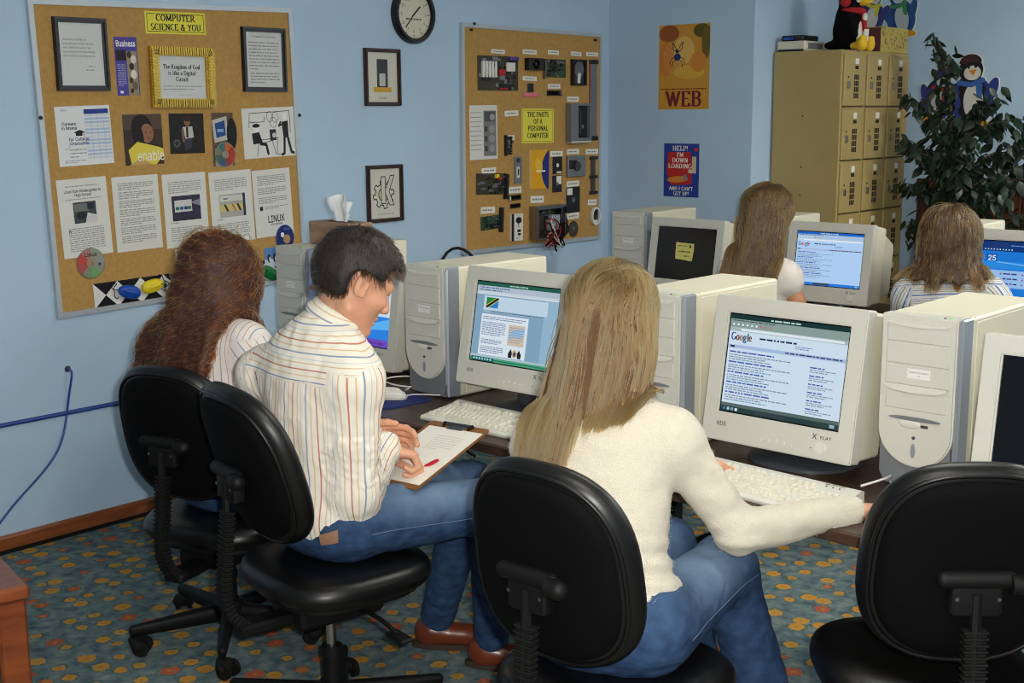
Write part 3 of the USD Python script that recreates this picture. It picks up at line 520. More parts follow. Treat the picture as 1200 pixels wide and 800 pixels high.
P = Print(); d_badge(P, .098, .113); m, cc = P.mesh(); m.vertices[:, 2] += .006; obj('print', to_wall(m, WL, *(3.493,1.105), B + .002), K['print'], t, pv={'ink': cc})

# clock and the two framed prints between the boards
cs, cz = 4.322, 2.115
t = wthing('wall_clock', 'round wall clock with black rim and cream face between the notice boards', 'clock', wall_loc(WL, cs, cz))
obj('rim', to_wall(lathe([(.112, 0), (.138, 0), (.138, .02), (.128, .034), (.116, .034), (.112, .022)], 48), WL, cs, cz), K['frame_black'], t, 40)
obj('dial', to_wall(extrude(Point(0, 0).buffer(.114, 24), .012), WL, cs, cz), K['cream'], t)
P = Print()
for i in range(60):
    a = i * PI / 30; r = .106; P.line([((r - (.012 if i % 5 == 0 else .004)) * math.sin(a), (r - (.012 if i % 5 == 0 else .004)) * math.cos(a)), (r * math.sin(a), r * math.cos(a))], .004 if i % 5 == 0 else .0012, INK)
for i in range(1, 13): P.text(str(i), .08 * math.sin(i * PI / 6), .08 * math.cos(i * PI / 6) - .006, .014, INK)
P.greek(-.05, .05, -.025, 1, 1, .007, (90, 86, 80), rnd, 1, 1, 4)
m, cc = P.mesh(); m.vertices[:, 2] += .012; obj('dial_print', to_wall(m, WL, cs, cz), K['print'], t, pv={'ink': cc})
for n, a, L, w in (('hour_hand', 48, .058, .007), ('minute_hand', 222, .085, .005)):
    obj(n, to_wall(T(box(-w / 2, -.015, .015, w / 2, L, .0165), rz=-a), WL, cs, cz), K['frame_black'], t)
def d_lin(P, w, h):
    P.rect(-w / 2, -h / 2, w / 2, h / 2, (208, 204, 190)); P.text('Linux', 0, -h * .44, h * .06, (90, 84, 80), 2)
    P.add(sbox(-w * .15, -h * .18, w * .15, h * .34).buffer(.006), (62, 64, 68), 2); P.add(sbox(-w * .08, -h * .16, w * .08, h * .06).buffer(.004), (190, 190, 186), 3); P.rect(-w * .3, -h * .3, w * .3, -h * .2, (200, 156, 50), 3)
picture('framed_print', 'brown framed picture captioned Linux, just below the clock', 'framed print', WL, (4.001,1.949), (4.227,1.683), .018, K['frame_brown'], d_lin, .001, 0, .02, group='framed prints below the clock')
def d_kde(P, w, h):
    P.rect(-w / 2, -h / 2, w / 2, h / 2, (208, 206, 194)); r = w * .27; c = (-w * .04, -h * .02); k = .006
    pts = []
    for i in range(8):
        a = i * 45 + 22.5; pts += arc(*c, r, r, a, a + 20, 3) + arc(*c, r * 1.3, r * 1.3, a + 23, a + 42, 3)
    P.add(Polygon(pts).buffer(k * .4).difference(Polygon(pts).buffer(-k * .5)), (60, 60, 56), 2); P.add(Polygon(arc(*c, r * .62, r * .62, 60, 310, 16)).exterior.buffer(k * .45), (60, 60, 56), 3); P.ell(c[0] - r * .1, c[1], r * .5, r * .55, (206, 196, 120), 2)
    for p in ([(-.12, .34), (.02, .34), (.02, -.2), (-.12, -.2)], [(.02, .08), (.2, .36), (.32, .36), (.14, .04), (.3, -.24), (.16, -.24), (.02, 0)]):
        q = Polygon([(x * w, y * h) for x, y in p]); P.add(q, (208, 206, 194), 4); P.add(q.buffer(k * .4).difference(q.buffer(-k * .4)), (60, 60, 56), 5)
    P.greek(-w * .25, w * .28, -h * .42, 1, 1, h * .014, GREY, rnd, 1, 1)
picture('framed_print', 'brown framed print of a letter K on an outlined cog wheel', 'framed print', WL, (3.997,1.405), (4.226,1.132), .018, K['frame_brown'], d_kde, .001, 0, .02, group='framed prints below the clock')

# posters on the back wall
def d_web(P, w, h):
    P.rect(-w / 2, -h / 2, w / 2, h / 2, (202, 146, 54))
    for x, y, a, b, c in ((-.3, .4, .2, .1, (150, 82, 36)), (.34, .42, .16, .08, (92, 84, 36)), (.42, .28, .08, .2, (110, 92, 38)), (-.36, .1, .14, .2, (206, 126, 52)), (.1, -.06, .3, .08, (216, 166, 66)), (0, .2, .2, .16, (220, 178, 92)), (.28, .06, .16, .12, (206, 134, 54))): P.add(affinity.scale(Point(w * x, h * y).buffer(1), w * a, h * b).intersection(sbox(-w / 2, -h / 2, w / 2, h / 2)), c, 2)
    for a in range(0, 360, 24): P.line([(-w * .13, h * .12), (-w * .13 + .1 * math.cos(math.radians(a)), h * .12 + .1 * math.sin(math.radians(a)))], .0012, (206, 186, 130), 3)
    for r in (.03, .05, .07, .09): P.line(arc(-w * .13, h * .12, r, r, 0, 360, 16), .0012, (206, 186, 130), 3)
    P.ell(-w * .13, h * .12, w * .065, h * .045, (38, 52, 104), 5); P.ell(-w * .14, h * .19, w * .03, h * .02, (30, 28, 34), 5)
    for d in (1, -1):
        for q in ([(0, .17), (.1, .22), (.08, .3)], [(0, .18), (.06, .26), (.12, .29)], [(0, .13), (.12, .1), (.15, .03)], [(0, .1), (.09, .06), (.1, 0)]): P.line([(-w * .13 + d * x * w, y * h) for x, y in q], .004, (40, 34, 30), 4)
    P.greek(-w * .44, w * .44, -h * .265, 1, 1, h * .014, (120, 50, 40), rnd, 3, 1); P.text('WEB', 0, -h * .46, h * .17, (116, 34, 46), 3, serif=True, sx=1.26)
sheet('poster', 'tall orange poster of a spider over the large word WEB', 'poster', WB, (-4.148, 2.116), (-3.814, 1.659), d_web, .001, group='posters on the blue wall')
def d_help(P, w, h):
    P.rect(-w / 2, -h / 2, w / 2, h / 2, (36, 62, 150)); P.add([(-w * .38, h * .34), (w * .26, h * .34), (w * .3, h * .1), (w * .3, -h * .26), (-w * .3, -h * .28), (-w * .42, -h * .04)], (184, 40, 40), 2)
    for t, y, s in (('HELP!', .37, .085), ("I'M", .255, .075), ('DOWN', .15, .08), ('LOADING', .04, .08)): P.text(t, -w * .04, h * y, h * s, (226, 224, 216), 4, serif=True, sx=1.3)
    for t, y in (("AND I CAN'T", -.375), ('GET UP!', -.47)): P.text(t, 0, h * y, h * .066, (226, 224, 216), 4, serif=True, sx=1.2)
    P.rect(w * .2, -h * .05, w * .42, h * .02, (206, 196, 170), 3); P.rect(w * .3, -h * .02, w * .42, h * .26, (200, 190, 164), 3); P.rect(w * .36, h * .36, w * .46, h * .42, (196, 40, 46), 3)
    P.ell(-w * .1, -h * .17, w * .3, h * .06, (206, 130, 50), 4, 4); P.rect(w * .06, -h * .18, w * .16, -h * .08, (120, 130, 150), 5)
sheet('poster', "small blue and red poster reading HELP! I'M DOWN LOADING AND I CAN'T GET UP!", 'poster', WB, (-4.104, 1.472), (-3.869, 1.177), d_help, .001, group='posters on the blue wall')
# wall cable
obj('wall_conduit', tube([(-4.493, -2.4, .50), (-4.493, 3.2, .50)], .009, 8), K['blue_cable'], None, label='thick blue cable running level along the left wall', cat='cable')
hy, hz = (2.419,0.673)
q = spline([(-4.494, hy, hz), (-4.47, hy, hz - .005), (-4.475, hy - .005, hz - .06), (-4.478, hy - .07, hz - .3), (-4.45, hy - .28, .2), (-4.38, hy - .5, .04), (-4.3, hy - .8, .006)], 50)
obj('network_cable', tube(q, .0045, 8), K['blue_cable'], None, label='thin blue network cable hanging from a hole in the left wall', cat='cable')
obj('wall_hole', to_wall(lathe([(.0, 0), (.009, 0), (.013, .002), (.013, .004), (0.006, .004), (0, .0035)], 16), WL, hy, hz), K['steel'], None, label='round metal cable grommet in the left wall', cat='cable outlet')

# ================================================================== computer parts on the second board
G2 = 'computer parts on the cork board'
def mid(a, b): return ((a[0] + b[0]) / 2, (a[1] + b[1]) / 2), abs(b[0] - a[0]), abs(a[1] - b[1])
def bitem(name, label, a, b, cat='computer part'):
    c, w, h = mid(a, b); return wthing(name, label, cat, wall_loc(WL, *c, B), G2), c, w, h
def on(m, c, rot=0): return to_wall(m, WL, *c, B, rot)
def chips(w, h, n, seed, zmax=.012, z0=.003):
    r = random.Random(seed); out = []
    for _ in range(n):
        a, b = r.uniform(.06, .2) * w, r.uniform(.06, .18) * h; x, y = r.uniform(-w / 2 + a / 2, w / 2 - a / 2), r.uniform(-h / 2 + b / 2, h / 2 - b / 2)
        out.append(box(x - a / 2, y - b / 2, z0 - .001, x + a / 2, y + b / 2, z0 + r.uniform(.002, zmax)))
    return tm(out)
def board_card(name, label, a, b, pcb, seed, extra=None, rot=0):
    t, c, w, h = bitem(name, label, a, b)
    obj('board', on(box(-w / 2, -h / 2, 0, w / 2, h / 2, .003), c, rot), K[pcb], t); obj('chips', on(chips(w, h, 14, seed), c, rot), K['chip'], t, kind='stuff'); obj('components', on(chips(w, h, 12, seed + 50, .006), c, rot), K['steel'], t, kind='stuff')
    for n, m, k in (extra(w, h) if extra else ()): obj(n, on(m, c, rot), K[k], t)
    return t
board_card('motherboard', 'motherboard with white slots and a white socket at upper left of the parts board', (4.766,1.937), (5.077,1.761), 'pcb_brown', 1,
  lambda w, h: [('slot', box(-w * .42 + i * w * .075, -h * .12, .003, -w * .42 + i * w * .075 + w * .045, h * .34, .016), 'white') for i in range(5)] + [('socket', cbox(w * .18, h * .06, .003, w * .4, h * .32, .014), 'white'), ('port_block', cbox(w * .22, h * .38, .003, w * .44, h * .49, .03), 'purple'), ('memory_slot', box(0, -h * .4, .003, w * .36, -h * .3, .014), 'chip'), ('heat_sink', cbox(-w * .02, -h * .06, .003, w * .14, h * .12, .02), 'red'), ('drive_connector', box(-.0, -h * .47, .003, w * .22, -h * .42, .012), 'red')])
t, c, w, h = bitem('cooling_fan', 'small black cooling fan right of the motherboard', (5.133,1.933), (5.259,1.870))
obj('frame', on(extrude(sbox(-w / 2, -h / 2, w / 2, h / 2).difference(Point(0, 0).buffer(h * .42)), .03), c), K['chip'], t); obj('hub', on(cyl((0, 0, .004), (0, 0, .028), h * .17), c), K['chip'], t)
for k in range(7): obj('blade', on(T(T(box(-.006, h * .1, .012, .006, h * .4, .014), rx=0, ry=30), rz=k * 360 / 7), c), K['shell'], t)
board_card('circuit_card', 'small green circuit card along the top of the parts board', (5.290,1.932), (5.474,1.835), 'pcb_green', 2, lambda w, h: [('bracket', box(-w * .56, -h * .6, 0, -w * .5, h * .4, .02), 'steel')])
t, c, w, h = bitem('hard_drive', 'open black hard drive standing upright at the upper right of the parts board', (5.518,1.936), (5.637,1.794))
obj('case', on(extrude(sbox(-w / 2, -h / 2, w / 2, h / 2).difference(sbox(-w * .4, -h * .42, w * .4, h * .42)), .024), c), K['chip'], t); obj('tray', on(box(-w * .42, -h * .44, .001, w * .42, h * .44, .008), c), K['darkgrey'], t); obj('platter', on(cyl((0, h * .12, .008), (0, h * .12, .016), w * .36), c), K['steel'], t); obj('actuator_arm', on(T(cbox(-w * .08, -h * .42, .009, w * .1, -h * .02, .02), rz=-4), c), K['white'], t)
t, c, w, h = bitem('ribbon_cable', 'long grey ribbon cable with black ends on the right edge of the parts board', (5.683,1.933), (5.755,1.494))
for i in range(10): obj('wire', on(box(-w * .46 + i * w * .092, -h * .48, .002, -w * .46 + i * w * .092 + w * .088, h * .48, .0045 + .0005 * (i % 2)), c), K['grey_pl'] if i else K['red'], t)
for s in (-1, 1): obj('connector', on(cbox(-w * .52, s * h * .485 - .012, 0, w * .52, s * h * .485 + .012, .014), c), K['chip'], t)
t, c, w, h = bitem('processor_chip', 'brown processor chip above a pink strip under the cooling fan', (5.116,1.803), (5.235,1.730))
obj('chip', on(cbox(-w * .22, -h * .16, 0, w * .22, h * .48, .006), c), K['pcb_brown'], t); obj('pins', on(box(-w * .18, -h * .12, .006, w * .18, h * .42, .0075), c), K['chip'], t); obj('foam_strip', on(cbox(-w * .5, -h * .5, 0, w * .5, -h * .2, .006), c), mat('pink_foam', lin(214, 110, 130), .8), t)
t, c, w, h = bitem('slot_module', 'short dark module under the green circuit card', (5.315,1.769), (5.441,1.733))
obj('board', on(box(-w / 2, -h * .4, 0, w / 2, h * .4, .005), c), K['chip'], t); obj('end_cap', on(cyl((w * .36, 0, 0), (w * .36, 0, .014), h * .3), c), K['steel'], t)
for i in range(3): obj('chip', on(box(-w * .42 + i * w * .22, -h * .25, .005, -w * .26 + i * w * .22, h * .25, .01), c), K['shell'], t)
t, c, w, h = bitem('disc_drive', 'large grey optical drive standing upright on the right of the parts board', (5.477,1.696), (5.660,1.484))
obj('case', on(extrude(sbox(-w / 2, -h / 2, w / 2, h / 2).difference(sbox(-w * .14, -h * .4, w * .42, h * .44)), .04), c), K['grey_pl'], t); obj('tray', on(box(-w * .16, -h * .42, .002, w * .44, h * .46, .018), c), K['chip'], t); obj('spindle', on(cyl((w * .12, -h * .1, .018), (w * .12, -h * .1, .032), w * .06), c), K['steel'], t); obj('rail', on(box(w * .04, -h * .3, .018, w * .08, h * .3, .026), c), K['darkgrey'], t); obj('front_plate', on(cbox(-w * .5, -h * .53, 0, w * .5, -h * .48, .044), c), K['beige'], t)
def d_diag(P, w, h):
    P.rect(-w / 2, -h / 2, w / 2, h / 2, (220, 219, 212)); P.rect(0, -h * .44, w * .46, h * .4, (124, 124, 122), 1); P.rect(w * .04, h * .2, w * .42, h * .38, (84, 84, 84), 2); P.ell(w * .32, h * .28, w * .09, h * .06, (160, 160, 158), 3)
    for y in (.06, -.12, -.3): P.ell(w * .3, h * y, w * .1, h * .07, (150, 150, 148), 2); P.rect(w * .04, h * (y - .05), w * .14, h * (y + .05), (70, 70, 70), 3)
    for i in range(9): P.greek(-w * .46, -w * .04, h * (.36 - i * .085), 1, .01, h * .014, GREY, rnd, 1, .9); P.line([(-w * .04, h * (.36 - i * .085)), (w * .06, h * (.34 - i * .08))], .0012, GREY, 4) if i % 2 else None
sheet('diagram_page', 'white page with a grey picture of an open computer on the parts board', 'page', WL, (4.701,1.686), (4.911,1.409), d_diag, B, .5)
def d_parts(P, w, h):
    P.rect(-w / 2, -h / 2, w / 2, h / 2, (226, 216, 78)); g = .008
    for a in ((-w / 2 + g, -h / 2 + g, w / 2 - g, -h / 2 + g + .002), (-w / 2 + g, h / 2 - g - .002, w / 2 - g, h / 2 - g), (-w / 2 + g, -h / 2 + g, -w / 2 + g + .002, h / 2 - g), (w / 2 - g - .002, -h / 2 + g, w / 2 - g, h / 2 - g)): P.rect(*a, (90, 86, 40), 2)
    for t, y in (('THE PARTS', .26), ('OF A', .06), ('PERSONAL', -.14), ('COMPUTER', -.35)): P.text(t, 0, h * y, h * .14, INK, 2, serif=True, sx=1.12)
sheet('title_card', 'yellow title card reading THE PARTS OF A PERSONAL COMPUTER on the parts board', 'sign', WL, (5.106,1.668), (5.373,1.484), d_parts, B, -.5)
board_card('expansion_card', 'narrow upright card with a metal edge left of the yellow title card', (4.971,1.525), (5.027,1.429), 'pcb_brown', 5, lambda w, h: [('bracket', box(-w * .6, -h * .56, 0, -w * .42, h * .56, .016), 'chip')])
t, c, w, h = bitem('slot_bracket', 'tall grey bracket plate with a pale cutout under the narrow card', (5.041,1.416), (5.103,1.272))
obj('plate', on(extrude(sbox(-w / 2, -h / 2, w / 2, h / 2).difference(sbox(-w * .2, -h * .28, w * .22, h * .12)), .004), c), K['grey_pl'], t); obj('label', on(box(-w * .22, -h * .3, .0005, w * .24, h * .14, .002), c), K['paper'], t); obj('switch', on(cbox(-w * .06, -h * .2, .002, w * .08, h * .06, .008), c), K['chip'], t); obj('screw', on(cyl((0, h * .36, .004), (0, h * .36, .008), w * .2), c), K['darkgrey'], t)
def d_fold(P, w, h):
    P.rect(-w / 2, -h / 2, w / 2, h / 2, (226, 166, 30)); P.add(Point(w * .95, -h * .02).buffer(w * .85).intersection(sbox(-w / 2, -h / 2, w / 2, h / 2)), (32, 50, 120), 2); P.ell(-w * .05, h * .1, w * .18, h * .2, (232, 190, 60), 2, 30); P.greek(-w * .2, w * .3, -h * .06, 1, 1, h * .04, (226, 220, 200), rnd, 4, 1)
sheet('software_folder', 'yellow software folder with a dark blue curve below the title card', 'folder', WL, (5.169,1.447), (5.325,1.235), d_fold, B, -1, .006)
def floppy(name, label, a, b, m, lab, shutter):
    t, c, w, h = bitem(name, label, a, b, 'floppy disk')
    obj('jacket', on(cbox(-w / 2, -h / 2, 0, w / 2, h / 2, .004, .002), c), K[m], t)
    obj('label', on(box(*lab(w, h)[:2], .004, *lab(w, h)[2:], .0046), c), K['paper'], t); obj('hub', on(cyl((0, 0, .004), (0, 0, .0052), w * .13), c), K['steel'] if not shutter else K['white'], t)
floppy('floppy_disk', 'black floppy disk with pale hub, upper of the two small disks', (5.361,1.406), (5.444,1.311), 'chip', lambda w, h: (-w * .1, -h * .46, w * .4, -h * .36), True)
floppy('floppy_disk', 'black floppy disk with white label, lower of the two small disks', (5.358,1.303), (5.441,1.209), 'chip', lambda w, h: (-w * .1, -h * .02, w * .42, h * .46), False)
floppy('floppy_disk', 'large black floppy disk with a tan hub and square white label', (5.480,1.232), (5.603,1.088), 'chip', lambda w, h: (-w * .45, h * .2, -w * .06, h * .46), False)
t, c, w, h = bitem('floppy_drive', 'opened grey floppy drive mechanism above the large floppy disk', (5.477,1.407), (5.637,1.290))
obj('chassis', on(cbox(-w / 2, -h / 2, 0, w / 2, h / 2, .02), c), K['grey_pl'], t); obj('opening', on(cbox(-w * .48, -h * .12, .02, -w * .04, h * .3, .024), c), K['chip'], t); obj('motor', on(cyl((-w * .05, 0, .02), (-w * .05, 0, .034), w * .16), c), K['darkgrey'], t)
for x, y in ((.38, .38), (.38, -.38), (.0, .4)): obj('screw', on(cyl((w * x, h * y, .02), (w * x, h * y, .024), w * .05), c), K['chrome'], t)
t, c, w, h = bitem('drive_cable', 'narrow dark cable with three connectors under the ribbon cable', (5.689,1.398), (5.754,1.183))
obj('ribbon', on(box(-w * .3, -h * .48, .002, w * .3, h * .48, .005), c), K['darkgrey'], t)
for y in (.46, -.04, -.46): obj('connector', on(cbox(-w * .5, h * y - .009, 0, w * .5, h * y + .009, .016), c), K['chip'], t)
board_card('sound_card', 'brown sound card with a red and yellow jack at left of the parts board', (4.745,1.335), (4.978,1.225), 'pcb_brown', 7, lambda w, h: [('bracket', T(box(w * .42, -h * .7, 0, w * .5, h * .5, .022), rz=-2), 'chip'), ('jack', box(w * .1, h * .28, .003, w * .2, h * .46, .016), 'yellow'), ('jack', box(w * .16, h * .18, .003, w * .28, h * .32, .018), 'red')], -2)
for i, (a, b) in enumerate((((4.997,1.213), (5.096,1.184)), ((5.008,1.167), (5.090,1.142)))):
    t, c, w, h = bitem('memory_stick', 'dark memory stick, %s of the two under the slot bracket' % ('upper and longer', 'lower and shorter')[i], a, b)
    obj('board', on(box(-w / 2, -h / 2, 0, w / 2, h / 2, .003), c, 2), K['chip'], t)
    for k in range(5): obj('chip', on(box(-w * .44 + k * w * .18, -h * .2, .003, -w * .3 + k * w * .18, h * .3, .006), c, 2), K['shell'], t)
    obj('sticker', on(box(-w * .46, -h * .4, .003, -w * .36, h * .3, .0064), c, 2), K['paper'], t) if i == 0 else None
board_card('graphics_card', 'dark green card with a bent bracket at lower left of the parts board', (4.777,1.114), (4.933,1.042), 'pcb_green', 8, lambda w, h: [('bracket', T(box(w * .4, -h * .7, 0, w * .5, h * 1.1, .022), rz=-5), 'chip')], 2)
def d_box(P, w, h):
    P.rect(-w / 2, -h / 2, w / 2, h / 2, (222, 220, 214)); P.rect(-w * .5, -h * .5, -w * .28, h * .5, (34, 30, 32), 2); P.ell(w * .12, h * .26, w * .26, h * .12, INK, 2); P.rect(w * .08, 0, w * .14, h * .2, INK, 2); P.rect(0, -h * .18, w * .3, -h * .08, INK, 2); P.rect(.05 * w, -h * .3, w * .3, -h * .22, INK, 3); P.greek(-w * .1, w * .4, -h * .42, 1, 1, h * .03, GREY, rnd, 2)
sheet('software_box', 'slim white software box with a black tree beside the power supply', 'box', WL, (5.004,1.112), (5.097,0.967), d_box, B, -1, .014)
t, c, w, h = bitem('power_supply', 'opened power supply with tangled red and black wires at the bottom of the parts board', (5.166,1.145), (5.429,0.964))
obj('case', on(extrude(sbox(-w / 2, -h * .5, w * .42, h * .5).difference(sbox(-w * .46, -h * .46, w * .38, h * .4)), .06), c), K['steel'], t); obj('board', on(box(-w * .46, -h * .46, 0, w * .38, h * .44, .006), c), K['pcb_brown'], t); obj('components', on(chips(w * .8, h * .8, 22, 11, .05, .006), c), K['darkgrey'], t, kind='stuff'); obj('socket', on(cbox(w * .28, h * .22, .01, w * .5, h * .44, .06), c), K['chip'], t)
for k in range(4): obj('heat_sink', on(box(-w * .02 + k * w * .07, -h * .26, .006, w * .02 + k * w * .07, h * .2, .056), c), K['alu'], t)
r = random.Random(3)
for k in range(11):
    x0 = r.uniform(-.3, .3) * w; pts = [(x0, r.uniform(-.2, .2) * h, .05), (x0 + r.uniform(-.1, .1) * w, -h * .4, .07), (r.uniform(-.2, .45) * w, -h * r.uniform(.5, .8), .04), (r.uniform(0, .4) * w, -h * r.uniform(.3, .75), .03), (r.uniform(.1, .5) * w, -h * r.uniform(.1, .85), .03)]
    obj('wire', on(tube(spline(pts, 24), .0035, 6), c), (K['red'], K['rubber'], K['rubber'], K['white'])[k % 4], t)
obj('lead', on(tube(spline([(w * .4, h * .22, .05), (w * .55, -h * .1, .04), (w * .5, -h * .5, .03), (w * .25, -h * .78, .02), (w * .3, -h * .95, .02)], 24), .005, 6), c), K['rubber'], t)
t, c, w, h = bitem('disc_platter', 'dull grey metal disc at the lower right of the parts board', (5.502,1.040), (5.588,0.948))
obj('platter', on(extrude(affinity.scale(Point(0, 0).buffer(1).difference(Point(0, 0).buffer(.14)), w / 2, h / 2), .003), c), mat('dull_disc', lin(96, 84, 66), .4, .6), t); obj('ring', on(extrude(affinity.scale(Point(0, 0).buffer(.3).difference(Point(0, 0).buffer(.15)), w / 2, h / 2), .005), c), K['steel'], t)
t, c, w, h = bitem('open_mouse', 'opened white mouse showing its black inside at the lower right corner of the board', (5.697,1.108), (5.775,1.004), 'computer mouse')
o = affinity.scale(Point(0, 0).buffer(1), w / 2, h / 2); obj('shell', on(extrude(o.difference(affinity.scale(o, .75, .78)), .02), c), K['white_pl'], t); obj('base', on(extrude(o, .004), c), K['white_pl'], t); obj('circuit', on(cbox(-w * .22, -h * .2, .004, w * .26, h * .36, .016), c), K['chip'], t); obj('ball', on(T(trimesh.creation.icosphere(2, w * .16), (0, -h * .08, .016)), c), K['darkgrey'], t)
near = ['motherboard', 'cooling fan', 'green circuit card', 'hard drive', 'ribbon cable', 'processor chip', 'slot module', 'optical drive', 'empty hook left of the title card', 'narrow upright card', 'sound card', 'bent bracket card', 'memory sticks', 'power supply', 'two small floppy disks', 'floppy drive', 'narrow dark cable', 'large floppy disk', 'grey metal disc', 'opened mouse']
for n, (a, b) in zip(near, [((4.869,1.970), (4.976,1.949)), ((5.117,1.977), (5.231,1.953)), ((5.325,1.980), (5.417,1.957)), ((5.521,1.978), (5.615,1.955)), ((5.658,1.979), (5.767,1.957)), ((5.116,1.838), (5.230,1.815)), ((5.324,1.800), (5.429,1.775)), ((5.489,1.733), (5.591,1.705)), ((4.970,1.658), (5.078,1.629)), ((4.979,1.530), (5.047,1.504)), ((4.789,1.365), (4.899,1.335)), ((4.778,1.162), (4.888,1.127)), ((4.995,1.257), (5.100,1.222)), ((5.175,1.198), (5.287,1.160)), ((5.343,1.437), (5.450,1.407)), ((5.489,1.444), (5.596,1.415)), ((5.658,1.440), (5.771,1.410)), ((5.486,1.266), (5.596,1.234)), ((5.489,1.085), (5.597,1.051)), ((5.678,1.152), (5.758,1.120))]):
    sheet('caption_card', 'small white caption card above the ' + n if 'hook' not in n else 'small white caption card with no part beneath, left of the yellow title card', 'label', WL, a, b, lambda P, w, h: P.greek(-w * .36, w * .36, -h * .1, 1, 1, h * .22, (120, 118, 112), rnd, 1, 1, 3), B, rnd.uniform(-2, 2), group='caption cards on the parts board')
for (s, z), lab in (((2.372,1.640), 'black pin on the left frame of the large notice board'), ((3.595,1.642), 'black pin on the right frame of the large notice board'), ((4.736,2.091), 'black pin at the upper left corner of the parts board'), ((4.715,2.060), 'black pin just below the upper left corner pin of the parts board'), ((5.729,2.047), 'black pin at the upper right corner of the parts board')):
    obj('push_pin', to_wall(lathe([(0, 0), (.005, 0), (.004, .006), (.008, .012), (.007, .016), (0, .017)], 14), WL, s, z, B), K['chip'], None, label=lab, cat='pin', group='push pins in the boards')

# ================================================================== lockers and what stands on them
LX, LY, LZ, LW = -3.122, 6.076, 1.957, .785
lk = wthing('locker_bank', 'tan metal bank of small lockers, three doors wide, in the far corner', 'lockers', (LX, LY, 0))
obj('body', cbox(XP + .01, LY, .1, LX - .012, LY + LW, LZ, .004), K['locker'], lk)
obj('plinth', box(XP + .03, LY + .02, 0, LX - .03, LY + LW - .02, .1), K['vent_dark'], lk)
for z in (.5, 1.2, 1.35, 1.62): obj('rivet', cyl((-3.35, LY + .001, z), (-3.35, LY - .003, z), .004, n=8), K['vent_dark'], lk)
cw, rh = LW / 3, .28
for r_ in range(6):
    for c_ in range(3):
        y0, z1 = LY + c_ * cw + .012, LZ - .02 - r_ * rh; z0 = z1 - rh + .012; y1 = y0 + cw - .022
        d = obj('door', cbox(LX - .014, y0, z0, LX, y1, z1, .004), K['locker'], lk)
        ym = (y0 + y1) / 2 + .012
        obj('number_plate', cbox(LX - .001, ym - .018, z1 - .052, LX + .003, ym + .018, z1 - .022, .001), K['paper'], d)
        obj('label_holder', cbox(LX - .001, ym - .018, z1 - .078, LX + .002, ym + .018, z1 - .06, .001), K['vent_dark'], d)
        vs = []
        for g in range(4):
            for k in range(3): vs.append(box(LX - .002, ym - .026 + k * .019, z1 - .132 - g * .032, LX + .0012, ym - .026 + k * .019 + .013, z1 - .106 - g * .032))
        obj('vent', tm(vs), K['vent_dark'], d)
        obj('latch', cbox(LX, y0 + .032, z1 - .176, LX + .009, y0 + .05, z1 - .14, .002), K['steel'], d); obj('lock_hole', cyl((LX - .001, y0 + .04, z1 - .12), (LX + .003, y0 + .04, z1 - .12), .005, n=10), K['vent_dark'], d)
        obj('door_gap', box(LX - .013, y0, z0 - .005, LX - .008, y1, z0 - .001), K['vent_dark'], d)
# device on the lockers
t = wthing('desk_radio', 'small beige device with a black lid on the locker top', 'radio', (-3.44, LY + .12, LZ))
obj('case', cbox(-3.53, LY + .02, LZ, -3.36, LY + .24, LZ + .055, .008), K['beige2'], t); obj('lid', cbox(-3.51, LY + .03, LZ + .055, -3.38, LY + .2, LZ + .085, .006), K['chip'], t); obj('display', box(-3.49, LY + .017, LZ + .062, -3.44, LY + .031, LZ + .075), K['blue'], t); obj('foot', box(-3.52, LY + .015, LZ + .0, -3.37, LY + .022, LZ + .012), K['chip'], t); obj('side_grille', cbox(-3.365, LY + .05, LZ + .015, -3.352, LY + .2, LZ + .045, .003), K['grey_pl'], t)
# patterned box
t = wthing('tissue_carton', 'yellow patterned box standing at the end of the locker top', 'box', (-3.2, LY + .6, LZ))
bx0, bx1, by0, by1 = -3.26, -3.135, LY + .44, LY + .77
obj('carton', cbox(bx0, by0, LZ, bx1, by1, LZ + .135, .003), mat('carton_yellow', lin(186, 164, 84), .6), t); obj('end_panel', box(bx0 + .004, by0 - .0015, LZ + .005, bx1 - .004, by0 + .001, LZ + .13), mat('carton_end', lin(90, 40, 50), .6), t)
P = Print(); rr = random.Random(9)
for k in range(46):
    x, y = rr.uniform(.012, .318), rr.uniform(.012, .112); a = rr.uniform(0, PI); L = rr.uniform(.006, .016)
    P.line([(x, y), (x + L * math.cos(a), y + L * math.sin(a)), (x + L * math.cos(a + 1.4), y + L * math.sin(a + .9))], .004, rr.choice([(70, 60, 34), (90, 74, 36), (120, 96, 40)]), 1)
m, cc = P.mesh(); v = m.vertices; w_ = trimesh.Trimesh(np.c_[bx1 + .0005 + v[:, 2], by0 + v[:, 0], LZ + .008 + v[:, 1]], m.faces, process=False); obj('print', w_, K['print'], t, pv={'ink': cc})

